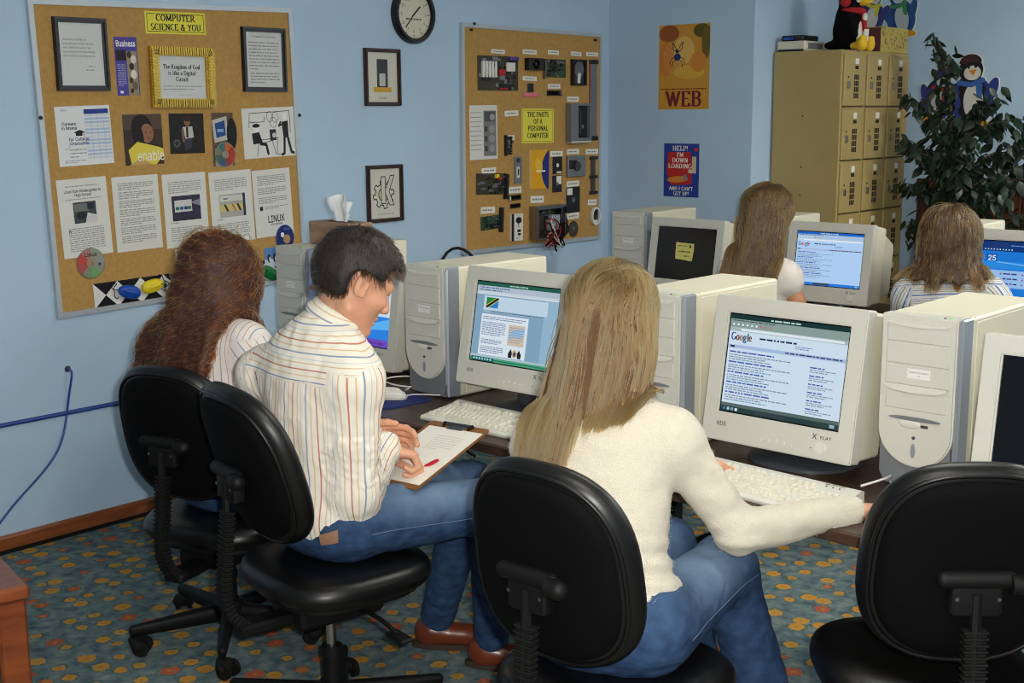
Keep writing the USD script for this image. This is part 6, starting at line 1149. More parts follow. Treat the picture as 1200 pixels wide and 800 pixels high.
def shoe(A_, d, s=1.0):
    d = unit((d[0], d[1], 0)); r = A([d[1], -d[0], 0]); g = lambda x, y, z: A([A_[0], A_[1], 0]) + r * x * s + d * y * s + A([0, 0, z * s])
    up = [el(g(0, -.035, .05), (.036, .048, .05), np.stack([r, d, A([0, 0, 1.])], 1)), rc(g(0, -.03, .045), g(0, .13, .036), .038, .036, .03), el(g(0, .15, .03), (.043, .06, .03), np.stack([r, d, A([0, 0, 1.])], 1)), clip(g(0, 0, .014), (0, 0, -1)), clip(g(0, -.02, .105), (0, .25, 1))]
    o = np.r_[outline(.082, .30, 2.6, 40, 1.05, .86)]; sole = pillow(o, [(0, .004), (.003, 0), (.016, 0), (.018, .003)]); v = sole.vertices; sole = trimesh.Trimesh(np.outer(v[:, 0], r) + np.outer(v[:, 1] + .055, d) + np.outer(v[:, 2], (0, 0, 1)) + (A_[0], A_[1], 0), sole.faces, process=False)
    return solid(up, .005), sole
def dress_jeans(t, F, seatz, flare=0, o=.006, seams=True, seat=None):
    hem = lambda An, Kn: An + (0, 0, 0)
    top = F.pel + F.u * .085; q = [el(F.pel + F.u * .0, A([.172 * F.w, .128, .115]) + o, F.R, .05), clip(top, F.u)] + thighs(F, o, .045) + [clip((0, 0, seatz + .004), (0, 0, -1))]
    q += shins(F, o, .035, flare) + [clip((0, 0, min(F.AR[2], F.AL[2]) - .035), (0, 0, -1))]
    m = solid(q, .0065); v = m.vertices; wear = np.zeros(len(v))
    for H, Kn in ((F.HR, F.KR), (F.HL, F.KL)):
        tt = np.clip((v - H) @ (Kn - H) / ((Kn - H) @ (Kn - H)), 0, 1); d = v - (H + tt[:, None] * (Kn - H)); wear = np.maximum(wear, np.exp(-((tt - .55) / .38) ** 2) * np.clip(d[:, 2] / .07 + .1, 0, 1) * (np.linalg.norm(d, axis=1) < .12))
    wear = np.clip(wear * (.5 + .6 * meshkit.fbm(v * 14, 3, 4)), 0, 1) * .75
    wrinkle(m, .0035, 16, 3, (1, 1, 1.6)); obj('jeans', m, K['jeans'], t, True, pv={'wear': wear}); return q
def skin_body(t, F, head, hands, m='skin', hs=.0045, bare=None):
    """one continuous figure: trunk, limbs, neck and head, then the hands at a finer step"""
    c, R, s = head
    q = [x if x[0] != 'u' else x for x in torso(F, -.016)] + arm(F, -.006) + thighs(F, -.012) + shins(F, -.008)
    q += [rc(F.neck - F.u * .02, c + R @ (A([0, -.022, -.05]) * s), .052 * s, .046 * s, .03)]
    body = [solid(q, .008)]; hd = head_prims(c, R, s) + [rc(F.neck + (c - F.neck) * .1, c + R @ (A([0, -.02, -.045]) * s), .051 * s, .046 * s, .02)]
    body.append(solid(hd, .0034)); body += [solid(h + [rc(E + (W - E) * .6, W + (W - E) * .03, .029, .0235, .012)], .0032) for h, E, W in hands]
    b = obj('body', trimesh.util.concatenate(body), K[m], t, True)
    for x in (-1, 1): obj('eye', tm([T(trimesh.creation.icosphere(2, .0112 * s), c + R @ (A([x * .031, .0745, .005]) * s))]), K['eye'], t, True); obj('iris', T(trimesh.creation.icosphere(1, .0056 * s), c + R @ (A([x * .031, .0805, .003]) * s)), K['iris'], t, True)
    return hd

# ------------------------------------------------------------------ the boy in the striped shirt
F = figure(pel=(-2.515, 2.065, .60), neck=(-2.504,2.084,1.092), RS=(-2.369,2.041,0.979), LS=(-2.710,2.030,0.951), RE=(-2.368,2.041,0.694), RW=(-2.429,2.193,0.758), LE=(-2.597,2.102,0.668), LW=(-2.542,2.218,0.774), KR=(-2.27, 2.45, .575), KL=(-2.43, 2.53, .575), AR=(-2.415, 2.60, .10), AL=(-2.645, 2.60, .10), arch=-.03)
t = wthing('person', 'boy in a striped shirt and jeans, head bent, writing on a clipboard', 'person', (-2.51, 2.05, 0), 'people at the computers')
hc, hR, hs_ = A((-2.453,2.133,1.215)), frame(67, 31, 0), 1.02
handR = hand_prims(F.RW, unit(A([.55, .80, -.22])), A([-.25, .1, .95]), -1, [56, 66, 72, 76], (.6, .2)); handL = hand_prims(F.LW, unit(A([.75, .75, .05])), A([-.75, .55, .45]), 1, [26, 30, 34, 38], (.9, .5))
hd = skin_body(t, F, (hc, hR, hs_), [(handR, F.RE, F.RW), (handL, F.LE, F.LW)])
q = torso(F, .016, .05) + arm(F, .012, 1.12, .035) + [clip(F.pel - F.u * .035, -F.u)]
m = solid(q, .006); v = m.vertices
sl = np.minimum(prim_d(rc(F.RE + (F.RS - F.RE) * .3, F.RW, 0, 0), v), prim_d(rc(F.LE + (F.LS - F.LE) * .3, F.LW, 0, 0), v)) < .09
st = stripe_coord(F, m, yoke=np.linalg.norm(F.neck - F.pel) - .115); wrinkle(m, .006, 15, 8, (1, 1, .55)); wrinkle(m, .005, 30, 9, (1, 1, 1), sl.astype(float))
obj('shirt', m, K['stripe_boy'], t, True, pv={'stripe': st})
for E_, W_ in ((F.RE, F.RW), (F.LE, F.LW)):
    d = unit(W_ - E_); cu = solid([rc(W_ - d * .06, W_ - d * .012, .046, .044, .01), clip(W_ - d * .015, d), clip(W_ - d * .062, -d)], .005); obj('cuff', cu, K['stripe_boy'], t, True, pv={'stripe': ((cu.vertices - W_) @ d) * 1.0})
cn = F.neck + (hc - F.neck) * .35; cd = unit(hc - F.neck + F.f * -.02); e1 = unit(F.r - cd * (F.r @ cd)); e2 = np.cross(cd, e1); ring = [cn + .063 * (e1 * math.cos(a) + e2 * math.sin(a)) + cd * (.012 * math.sin(a + PI) ) for a in np.linspace(0, 2 * PI, 40)]
col = solid([rc(ring[i], ring[i + 1], .011, .011, .006) for i in range(39)] + [rc(A(ring[i]) - cd * .022 + (A(ring[i]) - cn) * .15, A(ring[i + 1]) - cd * .022 + (A(ring[i + 1]) - cn) * .15, .010, .010, .012) for i in range(39)], .0045); obj('collar', col, K['stripe_boy'], t, True, pv={'stripe': ((col.vertices - cn) @ cd) * .8 + .012})
jq = dress_jeans(t, F, .485)
# stitching, pocket and patch of the jeans
for H, Kn in ((F.HR, F.KR),):
    ax = unit(Kn - H); sd = unit(np.cross(ax, (0, 0, 1))); pts = [H + ax * s + sd * .09 - (0, 0, .005) for s in np.linspace(.02, .4, 24)]; obj('seam', tube(snap(jq, pts, .0045), .0011, 5), K['thread'], t)
pc = A((-2.390,1.966,0.581)); g_ = np.stack(np.meshgrid(np.linspace(-.026, .026, 9), np.linspace(-.016, .016, 7), indexing='ij'), -1).reshape(-1, 2); pd = unit(CR * .95 + CU * .3)
pp = snap(jq, pc + g_[:, :1] * pd + g_[:, 1:] * CU, .005); FF = [(i * 7 + j, i * 7 + j + 1, (i + 1) * 7 + j + 1) for i in range(8) for j in range(6)] + [(i * 7 + j, (i + 1) * 7 + j + 1, (i + 1) * 7 + j) for i in range(8) for j in range(6)]; pm = trimesh.Trimesh(pp, FF, process=False); pm2 = pm.copy(); pm2.vertices -= vnorm(pm) * .002; pm2.invert(); obj('belt_patch', tm([pm, pm2]), K['patch'], t, label='tan leather patch on the waistband')
for An, hd_ in ((F.AR, 30), (F.AL, 38)):
    d = (math.cos(math.radians(hd_)), math.sin(math.radians(hd_))); up, so = shoe(An + A([d[0], d[1], 0]) * .01, d); sh_ = obj('shoe', up, K['shoe'], t, True); obj('sole', so, K['sole'], sh_); obj('sock', cyl((*An[:2], .07), (*An[:2], .12), .04, .042, 18), K['sock'], t)
coll = [el(hc + hR @ (A([0, -.012, .035]) * hs_), A([.076, .096, .086]) * hs_, hR)] + hd[:8] + [rc(F.neck, hc + hR @ A([0, -.02, -.05]), .055, .05)]
keepb = lambda D: (D[:, 2] > np.where(D[:, 1] < -.1, -.97, -.5)) & ~((D[:, 1] > .42) & (D[:, 2] < .42)) & ~((D[:, 1] > -.02) & (D[:, 2] < -.05)) & ~((abs(D[:, 0]) > .75) & (D[:, 1] > -.3) & (D[:, 2] < .02))
S, D, _ = comb_hair(hc, hR, hs_, 4600, keepb, lambda D, r: np.c_[D[:, 0] * .8, .5 * D[:, 2] + .25 * (D[:, 1] > 0), -.6 + 0 * D[:, 2]] + r.normal(0, .10, D.shape), lambda D, r: r.uniform(.03, .046, len(D)) * np.where(D[:, 2] < -.35, .95, 1) * np.where(D[:, 1] > .2, 1.1, 1), coll, 5, pts=9, lift=(.003, .012), stiff=.86, clump=.25, nclump=420, rise=.06)
hair(t, S, [(19, 11, 6), (33, 20, 12), (52, 33, 20)], 5, .0017, .010, core=mat('hair_core_brown', lin(26, 17, 12), .6))
# clipboard, paper and pen
cb = wthing('clipboard', 'brown clipboard with a white sheet on the lap of the boy', 'clipboard', (-2.42, 2.34, .70))
CX, CY = unit(A([.229, .004, .009])), unit(A([-.01, .296, .1])); CN = np.cross(CX, CY); CC = A([-2.425, 2.345, .715])
def CB(m): v = tm(m).vertices; return trimesh.Trimesh(CC + np.outer(v[:, 0], CX) + np.outer(v[:, 1], CY) + np.outer(v[:, 2], CN), tm(m).faces, process=False)
obj('board', CB(extrude(sbox(-.1145, -.159, .1145, .159).buffer(-.012).buffer(.012, 5), .0035)), K['clipboard'], cb)
obj('clip', CB(tm([cbox(-.05, .146, .0035, .05, .158, .0075, .0015), tube([(-.048, .152, .009), (.048, .152, .009)], .0035, 10), cbox(-.03, .128, .004, .03, .147, .0062, .001)])), K['darkgrey'], cb)
for s in (-1, 1): obj('clip_end', CB(hull([((s * .053, .151, .0075), .006), ((s * .048, .138, .006), .0045)])), K['rubber'], cb)
pp = wthing('paper_sheet', 'white sheet of paper with faint pencil writing on the clipboard', 'paper', (-2.42, 2.34, .705))
obj('sheet', CB(box(-.100, -.140, .0037, .108, .132, .0046)), K['white'], pp); P = Print(); P.greek(-.03, .07, .09, 7, .011, .003, (196, 194, 190), random.Random(8), 1, .5); m, c = P.mesh(); m.vertices[:, 2] += .0046; obj('writing', CB(m), K['print'], pp, pv={'ink': c})
t1, t2 = A(handR[3][3]), A(handR[-1][3]); g0 = (t1 + t2) / 2 + CN * .004; pd = unit(CX * .75 + CY * .5 + CN * .32)
pe = wthing('pen', 'red pen held in the right hand of the boy', 'pen', tuple(g0)); obj('barrel', tube([g0 - pd * .03, g0 - pd * .022, g0 + pd * .085, g0 + pd * .09], [.0012, .0042, .0045, .003], 12), K['redpen'], pe); obj('pen_clip', tube([g0 + pd * .08 + CN * .0055, g0 + pd * .045 + CN * .006], .001, 6), K['chrome'], pe)

# ------------------------------------------------------------------ the blonde girl in the white sweater
F = figure(pel=(-1.545, 2.035, .575), neck=(-1.646,2.137,1.012), RS=(-1.486,2.170,0.953), LS=(-1.780,2.086,0.905), RE=(-1.379,2.282,0.742), RW=(-1.250,2.543,0.750), LE=(-1.84, 2.30, .75), LW=(-1.69, 2.54, .785), KR=(-1.505, 2.43, .585), KL=(-1.69, 2.45, .585), AR=(-1.42, 2.57, .10), AL=(-1.70, 2.66, .10), w=.97, arch=-.02)
t = wthing('person', 'blonde girl in a fuzzy white sweater and jeans, right arm reaching across the desk', 'person', (-1.58, 2.18, 0), 'people at the computers')
hc, hR, hs_ = A((-1.648,2.181,1.200)), frame(92, 6, 0), 1.0
handR = hand_prims(F.RW, unit(A([.5, .82, -.08])), A([0, .1, 1]), -1, [16, 18, 20, 22], (.7, .5)); handL = hand_prims(F.LW, unit(A([.3, .95, -.15])), A([0, .15, 1]), 1, [25, 28, 30, 32])
hd = skin_body(t, F, (hc, hR, hs_), [(handR, F.RE, F.RW), (handL, F.LE, F.LW)])
qs = torso(F, .008, .05) + arm(F, .006, 1.0, .035) + [clip(F.pel - F.u * .03, -F.u)]
m = solid(qs, .006); v = m.vertices; al = (v - F.pel) @ F.u; fold = np.exp(-((al - .1) / .07) ** 2)
m.vertices = v + vnorm(m) * (.0045 * np.sin(al * 150 + 6 * meshkit.fbm(v * 7, 2, 3)) * fold)[:, None]; wrinkle(m, .0035, 15, 12)
obj('sweater', m, K['sweater'], t, True)
d = unit(F.RW - F.RE); e1, e2 = frame_of(d)
for E_, W_ in ((F.RE, F.RW), (F.LE, F.LW)):
    d = unit(W_ - E_); e1, e2 = frame_of(d); rb = [cyl(W_ - d * .07, W_ - d * .004, .0365, .0345, 24)] + [tube([W_ - d * .07 + (e1 * math.cos(a) + e2 * math.sin(a)) * .0372, W_ - d * .004 + (e1 * math.cos(a) + e2 * math.sin(a)) * .0352], .0022, 5) for a in np.linspace(0, 2 * PI, 26, endpoint=False)]; obj('ribbed_cuff', tm(rb), K['sweater'], t)
for s_, o_ in ((.0, .012), (.012, .012)): pass
ring = snap(qs, [F.pel - F.u * .015 + .2 * (F.r * math.cos(a) + F.f * math.sin(a)) for a in np.linspace(0, 2 * PI, 60)], .002, 8); obj('hem', tube(ring, .009, 8), K['sweater'], t)
fz = np.random.default_rng(6); k_ = fz.choice(len(m.vertices), 9000); p0 = m.vertices[k_] + fz.normal(0, .002, (9000, 3)); n_ = vnorm(m)[k_] + fz.normal(0, .5, (9000, 3)); fzS = np.stack([p0, p0 + n_ * .0012, p0 + n_ * .0022 + fz.normal(0, .0006, (9000, 3))], 1)
cs = UsdGeom.BasisCurves.Define(stage, str(t.GetPath()) + '/sweater_fuzz'); cs.CreateTypeAttr('linear'); cs.CreateCurveVertexCountsAttr(Vt.IntArray.FromNumpy(np.full(9000, 3, np.int32))); cs.CreatePointsAttr(Vt.Vec3fArray.FromNumpy((fzS.reshape(-1, 3) - ORG[t.GetPath()]).astype(np.float32))); cs.CreateWidthsAttr(Vt.FloatArray.FromNumpy(np.full(27000, .0004, np.float32))); cs.SetWidthsInterpolation('vertex'); UsdShade.MaterialBindingAPI.Apply(cs.GetPrim()).Bind(K['sweater']); custom(cs.GetPrim(), kind='stuff')
jq = dress_jeans(t, F, .475, .012)
H, Kn = F.HR, F.KR; ax = unit(Kn - H); sd = unit(np.cross(ax, (0, 0, 1)))
obj('seam', tube(snap(jq, [H + ax * s + sd * .09 - (0, 0, .0) for s in np.linspace(.0, .38, 24)], .0045), .0011, 5), K['thread'], t)
for w_ in (0, .007): obj('pocket_stitch', tube(snap(jq, [F.pel + F.r * .1 + F.f * y - F.f * .02 + A([0, 0, .03 - w_ - .25 * abs(y)]) for y in np.linspace(-.11, .04, 14)], .0015), .0012, 5), K['thread'], t)
for An, hd_ in ((F.AR, 75), (F.AL, 95)):
    d = (math.cos(math.radians(hd_)), math.sin(math.radians(hd_))); up, so = shoe(An, d, .92); sh_ = obj('shoe', up, K['black'], t, True); obj('sole', so, K['rubber'], sh_)
def coll_of(F, hc, hR, hs_, o=.012): return [el(hc + hR @ (A([0, -.012, .035]) * hs_), A([.076, .096, .086]) * hs_, hR, .01), el(hc + hR @ (A([0, .03, -.03]) * hs_), A([.058, .066, .08]) * hs_, hR, .02), rc(F.neck, hc + hR @ A([0, -.02, -.05]), .056, .052, .02)] + torso(F, o, .05) + arm(F, o, 1.0, .03)[::2]
down = lambda px=.0, back=.35: (lambda D, r: np.c_[(D[:, 0] - px) * 1.2, -back + .25 * D[:, 1] * 0 - .3 * (D[:, 1] > 0), -.25 + 0 * D[:, 2]] + r.normal(0, .07, D.shape))
cb3 = coll_of(F, hc, hR, hs_)
lenb = lambda D, r: np.where(D[:, 0] > .2, .25, .345 - .03 * D[:, 0]) * (1 + .16 * (D[:, 2] - .2)) * r.uniform(.88, 1.1, len(D)) + .03
S, D, _ = comb_hair(hc, hR, hs_, 7600, scalp(.25, .38, -.45), down(.02, .4), lenb, cb3, 11, pts=34, lift=(.004, .022), stiff=.62, clump=.32, nclump=260, lat=lambda D, k: np.where(D[:, 0] < .2, D[:, 0] * (.112 + .035 * k) + .01 * k, .035 + D[:, 0] * .085), back=.3, fwd=lambda D, k: np.where(D[:, 0] < .2, .05 - .16 * k, .04), wave=(.0025, 4, .4))
hair(t, S, [(80, 44, 15), (124, 76, 30), (164, 110, 50), (204, 154, 84)], 11, .0017, .011, core=mat('hair_core_blonde', lin(84, 58, 30), .8))

# ------------------------------------------------------------------ the red haired girl by the wall
F = figure(pel=(-3.20, 2.23, .535), neck=(-3.223,2.221,0.990), RS=(-3.090,2.249,0.954), LS=(-3.395,2.188,0.926), RE=(-2.96, 2.38, .72), RW=(-3.12, 2.60, .785), LE=(-3.42, 2.42, .74), LW=(-3.38, 2.62, .785), KR=(-3.14, 2.66, .56), KL=(-3.34, 2.66, .56), AR=(-3.14, 2.74, .1), AL=(-3.34, 2.76, .1), w=.95)
t = wthing('person', 'girl with long curly red hair in a pale pinstriped shirt, nearest the wall', 'person', (-3.20, 2.23, 0), 'people at the computers')
hc, hR, hs_ = A((-3.225,2.262,1.163)), frame(84, 8, 0), .98
hd = skin_body(t, F, (hc, hR, hs_), [(hand_prims(F.RW, (0, 1, -.1), (0, .1, 1), -1, 28), F.RE, F.RW), (hand_prims(F.LW, (.1, 1, -.1), (0, .1, 1), 1, 28), F.LE, F.LW)])
q = torso(F, .014, .05) + arm(F, .01, 1.05, .035) + [clip(F.pel - F.u * .06, -F.u)]; m = solid(q, .0065); st = stripe_coord(F, m); wrinkle(m, .005, 14, 21, (1, 1, .6)); obj('shirt', m, K['stripe_red'], t, True, pv={'stripe': st}); dress_jeans(t, F, .43)
for An in (F.AR, F.AL): up, so = shoe(An, (.1, 1), .9); sh_ = obj('shoe', up, K['black'], t, True); obj('sole', so, K['rubber'], sh_)
gl = [tube([hc + hR @ (A([x * .031 + .019 * math.cos(a), .108, .005 + .015 * math.sin(a)]) * hs_) for a in np.linspace(0, 6.29, 20)], .0012, 5) for x in (-1, 1)] + [tube([hc + hR @ (A([x * .05, .106, .008]) * hs_), hc + hR @ (A([x * .078, .05, .01]) * hs_), hc + hR @ (A([x * .082, -.01, .012]) * hs_)], .0013, 5) for x in (-1, 1)]
gs = wthing('spectacles', 'thin dark glasses worn by the red haired girl', 'glasses', tuple(hc)); obj('frame', tm(gl), K['frame_black'], gs)
S, D, _ = comb_hair(hc, hR, hs_, 4600, scalp(.25, .4, -.45), down(0, .35), lambda D, r: r.uniform(.38, .49, len(D)) * np.where(D[:, 0] > .3, .85, 1), coll_of(F, hc, hR, hs_, .018), 31, pts=42, lift=(.006, .036), stiff=.66, clump=.74, nclump=210, wave=(.0115, 15, .22), lat=lambda D, k: D[:, 0] * (.112 + .045 * k) - .02 * k)
hair(t, S, [(78, 22, 7), (126, 42, 12), (170, 66, 20), (208, 106, 40)], 31, .0015, .010, core=mat('hair_core_red', lin(58, 24, 12), .6))

# ------------------------------------------------------------------ the long haired girl in the far row
F = figure(pel=(-2.78, 4.56, .56), neck=(-2.716,4.622,1.034), RS=(-2.592,4.607,0.966), LS=(-2.837,4.610,0.979), RE=(-2.510,4.635,0.781), RW=(-2.62, 4.95, .77), LE=(-3.02, 4.72, .76), LW=(-2.95, 4.96, .775), KR=(-2.70, 4.98, .585), KL=(-2.9, 4.98, .585), AR=(-2.7, 5.02, .1), AL=(-2.9, 5.02, .1), w=.95)
t = wthing('person', 'girl with long straight brown hair in a white short sleeved top, far row', 'person', (-2.78, 4.57, 0), 'people at the computers')
hc, hR, hs_ = A((-2.716,4.666,1.214)), frame(82, 4, 0), 1.04
hd = skin_body(t, F, (hc, hR, hs_), [(hand_prims(F.RW, (0, 1, -.1), (0, .1, 1), -1, 28), F.RE, F.RW), (hand_prims(F.LW, (0, 1, -.1), (0, .1, 1), 1, 28), F.LE, F.LW)], 'skin_tan')
q = torso(F, .008, .05) + arm(F, .007, 1.0, .03, .14) + [clip(F.pel - F.u * .05, -F.u)]; m = solid(q, .007); wrinkle(m, .004, 14, 41); obj('top', m, K['tee'], t, True); dress_jeans(t, F, .46)
for An in (F.AR, F.AL): up, so = shoe(An, (0, 1), .9); sh_ = obj('shoe', up, K['black'], t, True); obj('sole', so, K['rubber'], sh_)
S, D, _ = comb_hair(hc, hR, hs_, 3200, scalp(.25, .4, -.45), down(0, .4), lambda D, r: r.uniform(.5, .6, len(D)), coll_of(F, hc, hR, hs_, .014), 51, pts=32, lift=(.004, .034), stiff=.6, clump=.6, nclump=110, wave=(.003, 4, .4), lat=lambda D, k: D[:, 0] * (.112 + .015 * k) + .03, fwd=lambda D, k: -.05 + 0 * D[:, 0])
hair(t, S, [(66, 38, 14), (100, 62, 24), (146, 98, 40)], 51, .002, .010, core=mat('hair_core_brown_long', lin(64, 44, 26), .55))
obj('hair_clip', T(rbox(-.022, -.006, -.008, .022, .006, .008, .005), hc + A([-.10, -.03, -.12])), K['red'], t, label='small red clip')

# ------------------------------------------------------------------ the woman in the checked shirt in the far row
F = figure(pel=(-1.935, 4.75, .56), neck=(-1.998,4.843,0.987), RS=(-1.852,4.878,0.928), LS=(-2.119,4.772,0.915), RE=(-1.66, 4.84, .79), RW=(-1.80, 4.97, .78), LE=(-2.17, 4.80, .77), LW=(-2.05, 4.96, .78), KR=(-1.86, 5.12, .585), KL=(-2.04, 5.12, .585), AR=(-1.86, 5.18, .1), AL=(-2.04, 5.18, .1), w=1.02)
t = wthing('person', 'woman with a shoulder length brown bob in a checked shirt, far row at right', 'person', (-1.935, 4.75, 0), 'people at the computers')
hc, hR, hs_ = A((-2.013,4.866,1.134)), frame(92, 6, 3), 1.04
hd = skin_body(t, F, (hc, hR, hs_), [(hand_prims(F.RW, (0, 1, -.1), (0, .1, 1), -1, 28), F.RE, F.RW), (hand_prims(F.LW, (0, 1, -.1), (0, .1, 1), 1, 28), F.LE, F.LW)])
q = torso(F, .012, .05) + arm(F, .01, 1.05, .035) + [clip(F.pel - F.u * .05, -F.u)]; m = solid(q, .007); st = stripe_coord(F, m, yoke=np.linalg.norm(F.neck - F.pel) - .13); wrinkle(m, .005, 14, 61); obj('shirt', m, K['stripe_bob'], t, True, pv={'stripe': st}); dress_jeans(t, F, .46)
for An in (F.AR, F.AL): up, so = shoe(An, (0, 1), .9); sh_ = obj('shoe', up, K['black'], t, True); obj('sole', so, K['rubber'], sh_)
S, D, _ = comb_hair(hc, hR, hs_, 3000, scalp(.25, .4, -.45), down(.05, .3), lambda D, r: r.uniform(.19, .25, len(D)), coll_of(F, hc, hR, hs_, .012), 71, pts=26, lift=(.006, .04), stiff=.66, clump=.62, nclump=80, wave=(.004, 7, .5), fall=lambda D, k: (D * [1, 1, 0]) @ hR.T * (1.1 if k > .78 else 0))
hair(t, S, [(70, 38, 14), (106, 64, 24), (150, 98, 42)], 71, .002, .010, core=mat('hair_core_bob', lin(66, 44, 24), .55))

# ================================================================== plush bird on the lockers
pl = wthing('plush_penguin', 'black plush penguin with red earmuffs and yellow feet sitting on the lockers', 'plush toy', (-3.2, 6.24, LZ))
PS = .8; pb = A([-3.22, 6.30, LZ]); pf = unit(A([.97, .15, 0])); pr = A([pf[1], -pf[0], 0]); G_ = lambda x, y, z: pb + (pr * x + pf * y + A([0, 0, z])) * PS; PR = np.stack([pr, pf, A([0, 0, 1.])], 1)
K['plush'] = mat('black_plush', lin(14, 13, 15), .95, bump=.6, bscale=300, bdist=.004, spec=.1); K['plush_y'] = mat('yellow_plush', lin(228, 186, 40), .9, bump=.4, bscale=300, bdist=.003); K['plush_w'] = mat('white_plush', lin(220, 214, 200), .9, bump=.4, bscale=300, bdist=.003); K['plush_r'] = mat('red_plush', lin(168, 24, 34), .9, bump=.4, bscale=300, bdist=.003)
E = lambda p, r, k=.03, op='u': el(G_(*p), A(r) * PS, PR, k, op)
obj('body', solid([E((0, 0, .13), (.115, .10, .14)), E((0, .0, .24), (.085, .08, .08)), E((0, .01, .325), (.08, .078, .075), .02), rc(G_(-.09, .02, .2), G_(-.12, .08, .1), .026, .02), rc(G_(.09, .02, .2), G_(.12, .08, .1), .026, .02), E((0, -.1, .04), (.04, .06, .03)), clip(G_(0, 0, .002), (0, 0, -1))], .007), K['plush'], pl, True)
obj('belly', solid([E((0, .055, .12), (.075, .055, .10)), clip(G_(0, 0, .004), (0, 0, -1))], .006), K['plush_w'], pl, True)
obj('face', solid([E((-.03, .062, .335), (.03, .024, .036)), E((.03, .062, .335), (.03, .024, .036))], .005), K['plush_w'], pl, True)
obj('beak', solid([E((0, .105, .315), (.034, .05, .02)), E((0, .09, .302), (.03, .04, .015), .008)], .005), K['plush_y'], pl, True)
for x in (-.028, .028): obj('eye', T(trimesh.creation.icosphere(2, .009), G_(x, .086, .345)), K['chip'], pl, True)
for x in (-1, 1):
    obj('foot', solid([E((x * .085, .12, .045), (.034, .022, .045), .015)] + [rc(G_(x * .085 + k * .022, .125, .05), G_(x * .085 + k * .028, .13, .085), .0115, .0105, .008) for k in (-1, 0, 1)] + [rc(G_(x * .07, .06, .03), G_(x * .085, .12, .04), .018, .021)], .005), K['plush_y'], pl, True)
    obj('earmuff', solid([E((x * .082, .0, .315), (.022, .036, .036))], .005), K['plush_r'], pl, True)
obj('headband', tube([G_(.088 * math.cos(a), .0, .325 + .092 * math.sin(a)) for a in np.linspace(.15, PI - .15, 20)], .008, 8), K['plush_r'], pl, True)
obj('scarf', solid([rc(G_(.07 * math.cos(a), .015 + .07 * math.sin(a), .258), G_(.07 * math.cos(a + .4), .015 + .07 * math.sin(a + .4), .258), .014, .014, .01) for a in np.arange(0, 6.2, .4)] + [rc(G_(.01, .10, .25), G_(.02, .112, .14), .015, .014, .01)], .006), K['plush_r'], pl, True); obj('bobble', solid([E((.015, .112, .215), (.022, .018, .03))], .005), K['plush_w'], pl, True); obj('tag', T(box(-.012, -.002, -.03, .012, .002, .03), G_(.03, .13, .1), rz=40, rx=10), K['white'], pl)

# ================================================================== potted tree in the corner
tr = wthing('potted_tree', 'tall dark green potted weeping fig in the far corner beside the lockers', 'plant', (-2.72, 6.62, 0))
rg = np.random.default_rng(21); tb_ = A([-2.72, 6.62, 0]); TP = lambda x, y, Z: None
obj('pot', T(lathe([(0, 0), (.13, 0), (.165, .3), (.18, .3), (.18, .34), (.155, .34), (.15, .29), (0, .29)], 32), tb_), K['wood_dark'], tr, 40); obj('soil', T(cyl((0, 0, .27), (0, 0, .3), .15), tb_), K['vent_dark'], tr)
K['leaf'] = mat('fig_leaf', lin(24, 43, 26), .45, var=.35, scale=9); K['bark'] = mat('bark', lin(84, 70, 54), .8, var=.15, scale=30)
trunk = spline([tb_ + (0, 0, .28), tb_ + (.03, .02, .8), tb_ + (-.02, 0, 1.25), tb_ + (-.04, -.02, 1.6), tb_ + (-.10, 0, 1.95)], 40); obj('trunk', tube(trunk, np.linspace(.022, .005, 40), 10), K['bark'], tr)
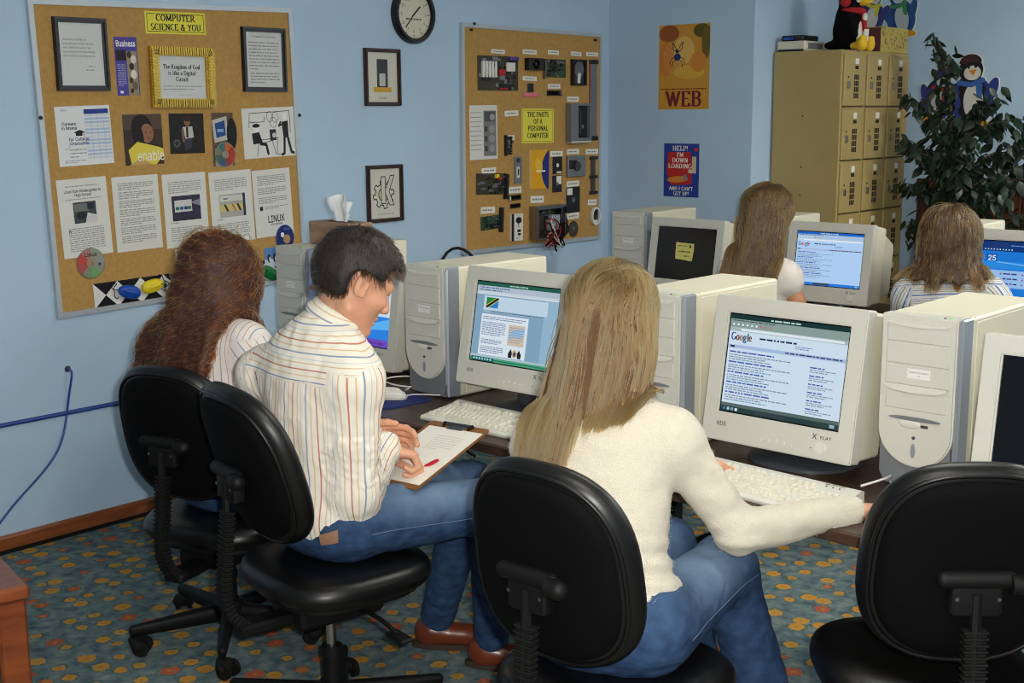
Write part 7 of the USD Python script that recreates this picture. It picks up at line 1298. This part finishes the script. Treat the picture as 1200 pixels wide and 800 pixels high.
tips = [((-.15, 0, 2.03), 1.6), ((-.26, -.08, 1.72), 1.4), ((.22, -.05, 1.70), 1.45), ((.42, .0, 1.58), 1.45), ((.56, -.02, 1.50), 1.3), ((-.26, -.1, 1.50), 1.2), ((.50, -.1, 1.28), 1.15), ((.34, -.15, 1.20), 1.05), ((-.22, -.15, 1.26), 1.05), ((.05, -.2, 1.32), 1.1), ((-.10, -.22, 1.42), 1.2), ((.62, .05, 1.36), 1.2), ((-.05, -.25, 1.12), .95), ((.2, -.24, 1.06), .9), ((-.22, -.1, 1.02), .9), ((.14, -.2, 1.46), 1.25), ((.28, .1, 1.42), 1.2), ((.02, .1, 1.62), 1.4), ((.5, .1, 1.1), .95), ((-.05, -.15, 1.58), 1.35)]
leaves = []
def leaf(p, d, n, L):
    d = unit(d); s = unit(np.cross(d, n)); n = np.cross(s, d); o = [(0, 0), (.18, .2), (.4, .28), (.65, .2), (.85, .08), (1, 0)]; V = [p + d * L * x - n * L * .35 * x * x for x, _ in o]; V += [p + d * L * x + s * L * w - n * L * (.35 * x * x + .25 * w) for x, w in o[1:-1]] + [p + d * L * x - s * L * w - n * L * (.35 * x * x + .25 * w) for x, w in o[1:-1]]
    a = [0, 6, 7, 8, 9, 5]; b = [0, 10, 11, 12, 13, 5]; F_ = []
    for i in range(5): F_ += [(i, a[i], a[i + 1])] * (i > 0) + [(i, a[i + 1], i + 1)] * (i < 4) + [(i, b[i + 1], b[i])] * (i > 0) + [(i, i + 1, b[i + 1])] * (i < 4)
    m = trimesh.Trimesh(A(V), F_, process=False); b2 = m.copy(); b2.vertices -= n * .0012; b2.invert(); return tm([m, b2])
for (tip, z0) in tips:
    z0v = np.interp(z0, trunk[:, 2], np.arange(40)); p0 = trunk[int(z0v)]; p1 = tb_ + A(tip); br = spline([p0, (p0 + p1) / 2 + A([0, 0, .07]), p1], 22); obj('branch', tube(br, np.linspace(.007, .002, 22), 6), K['bark'], tr)
    for i in range(4, 22):
        for _ in range(4):
            d = A([rg.normal(0, .6), rg.normal(-.15, .6), rg.normal(-.7, .35)]) + (br[min(i + 1, 21)] - br[i - 1]) * 6; leaves.append((br[i], leaf(br[i] + rg.normal(0, .03, 3), d, A([rg.normal(0, .5), rg.normal(-.4, .5), 1]), rg.uniform(.05, .085))))
order = np.argsort([l[0][1] - .3 * l[0][2] for l in leaves])
for i in order[:290]: obj('leaf', leaves[i][1], K['leaf'], tr, True)
obj('foliage', tm([leaves[i][1] for i in order[290:]]), K['leaf'], tr, True, kind='stuff')
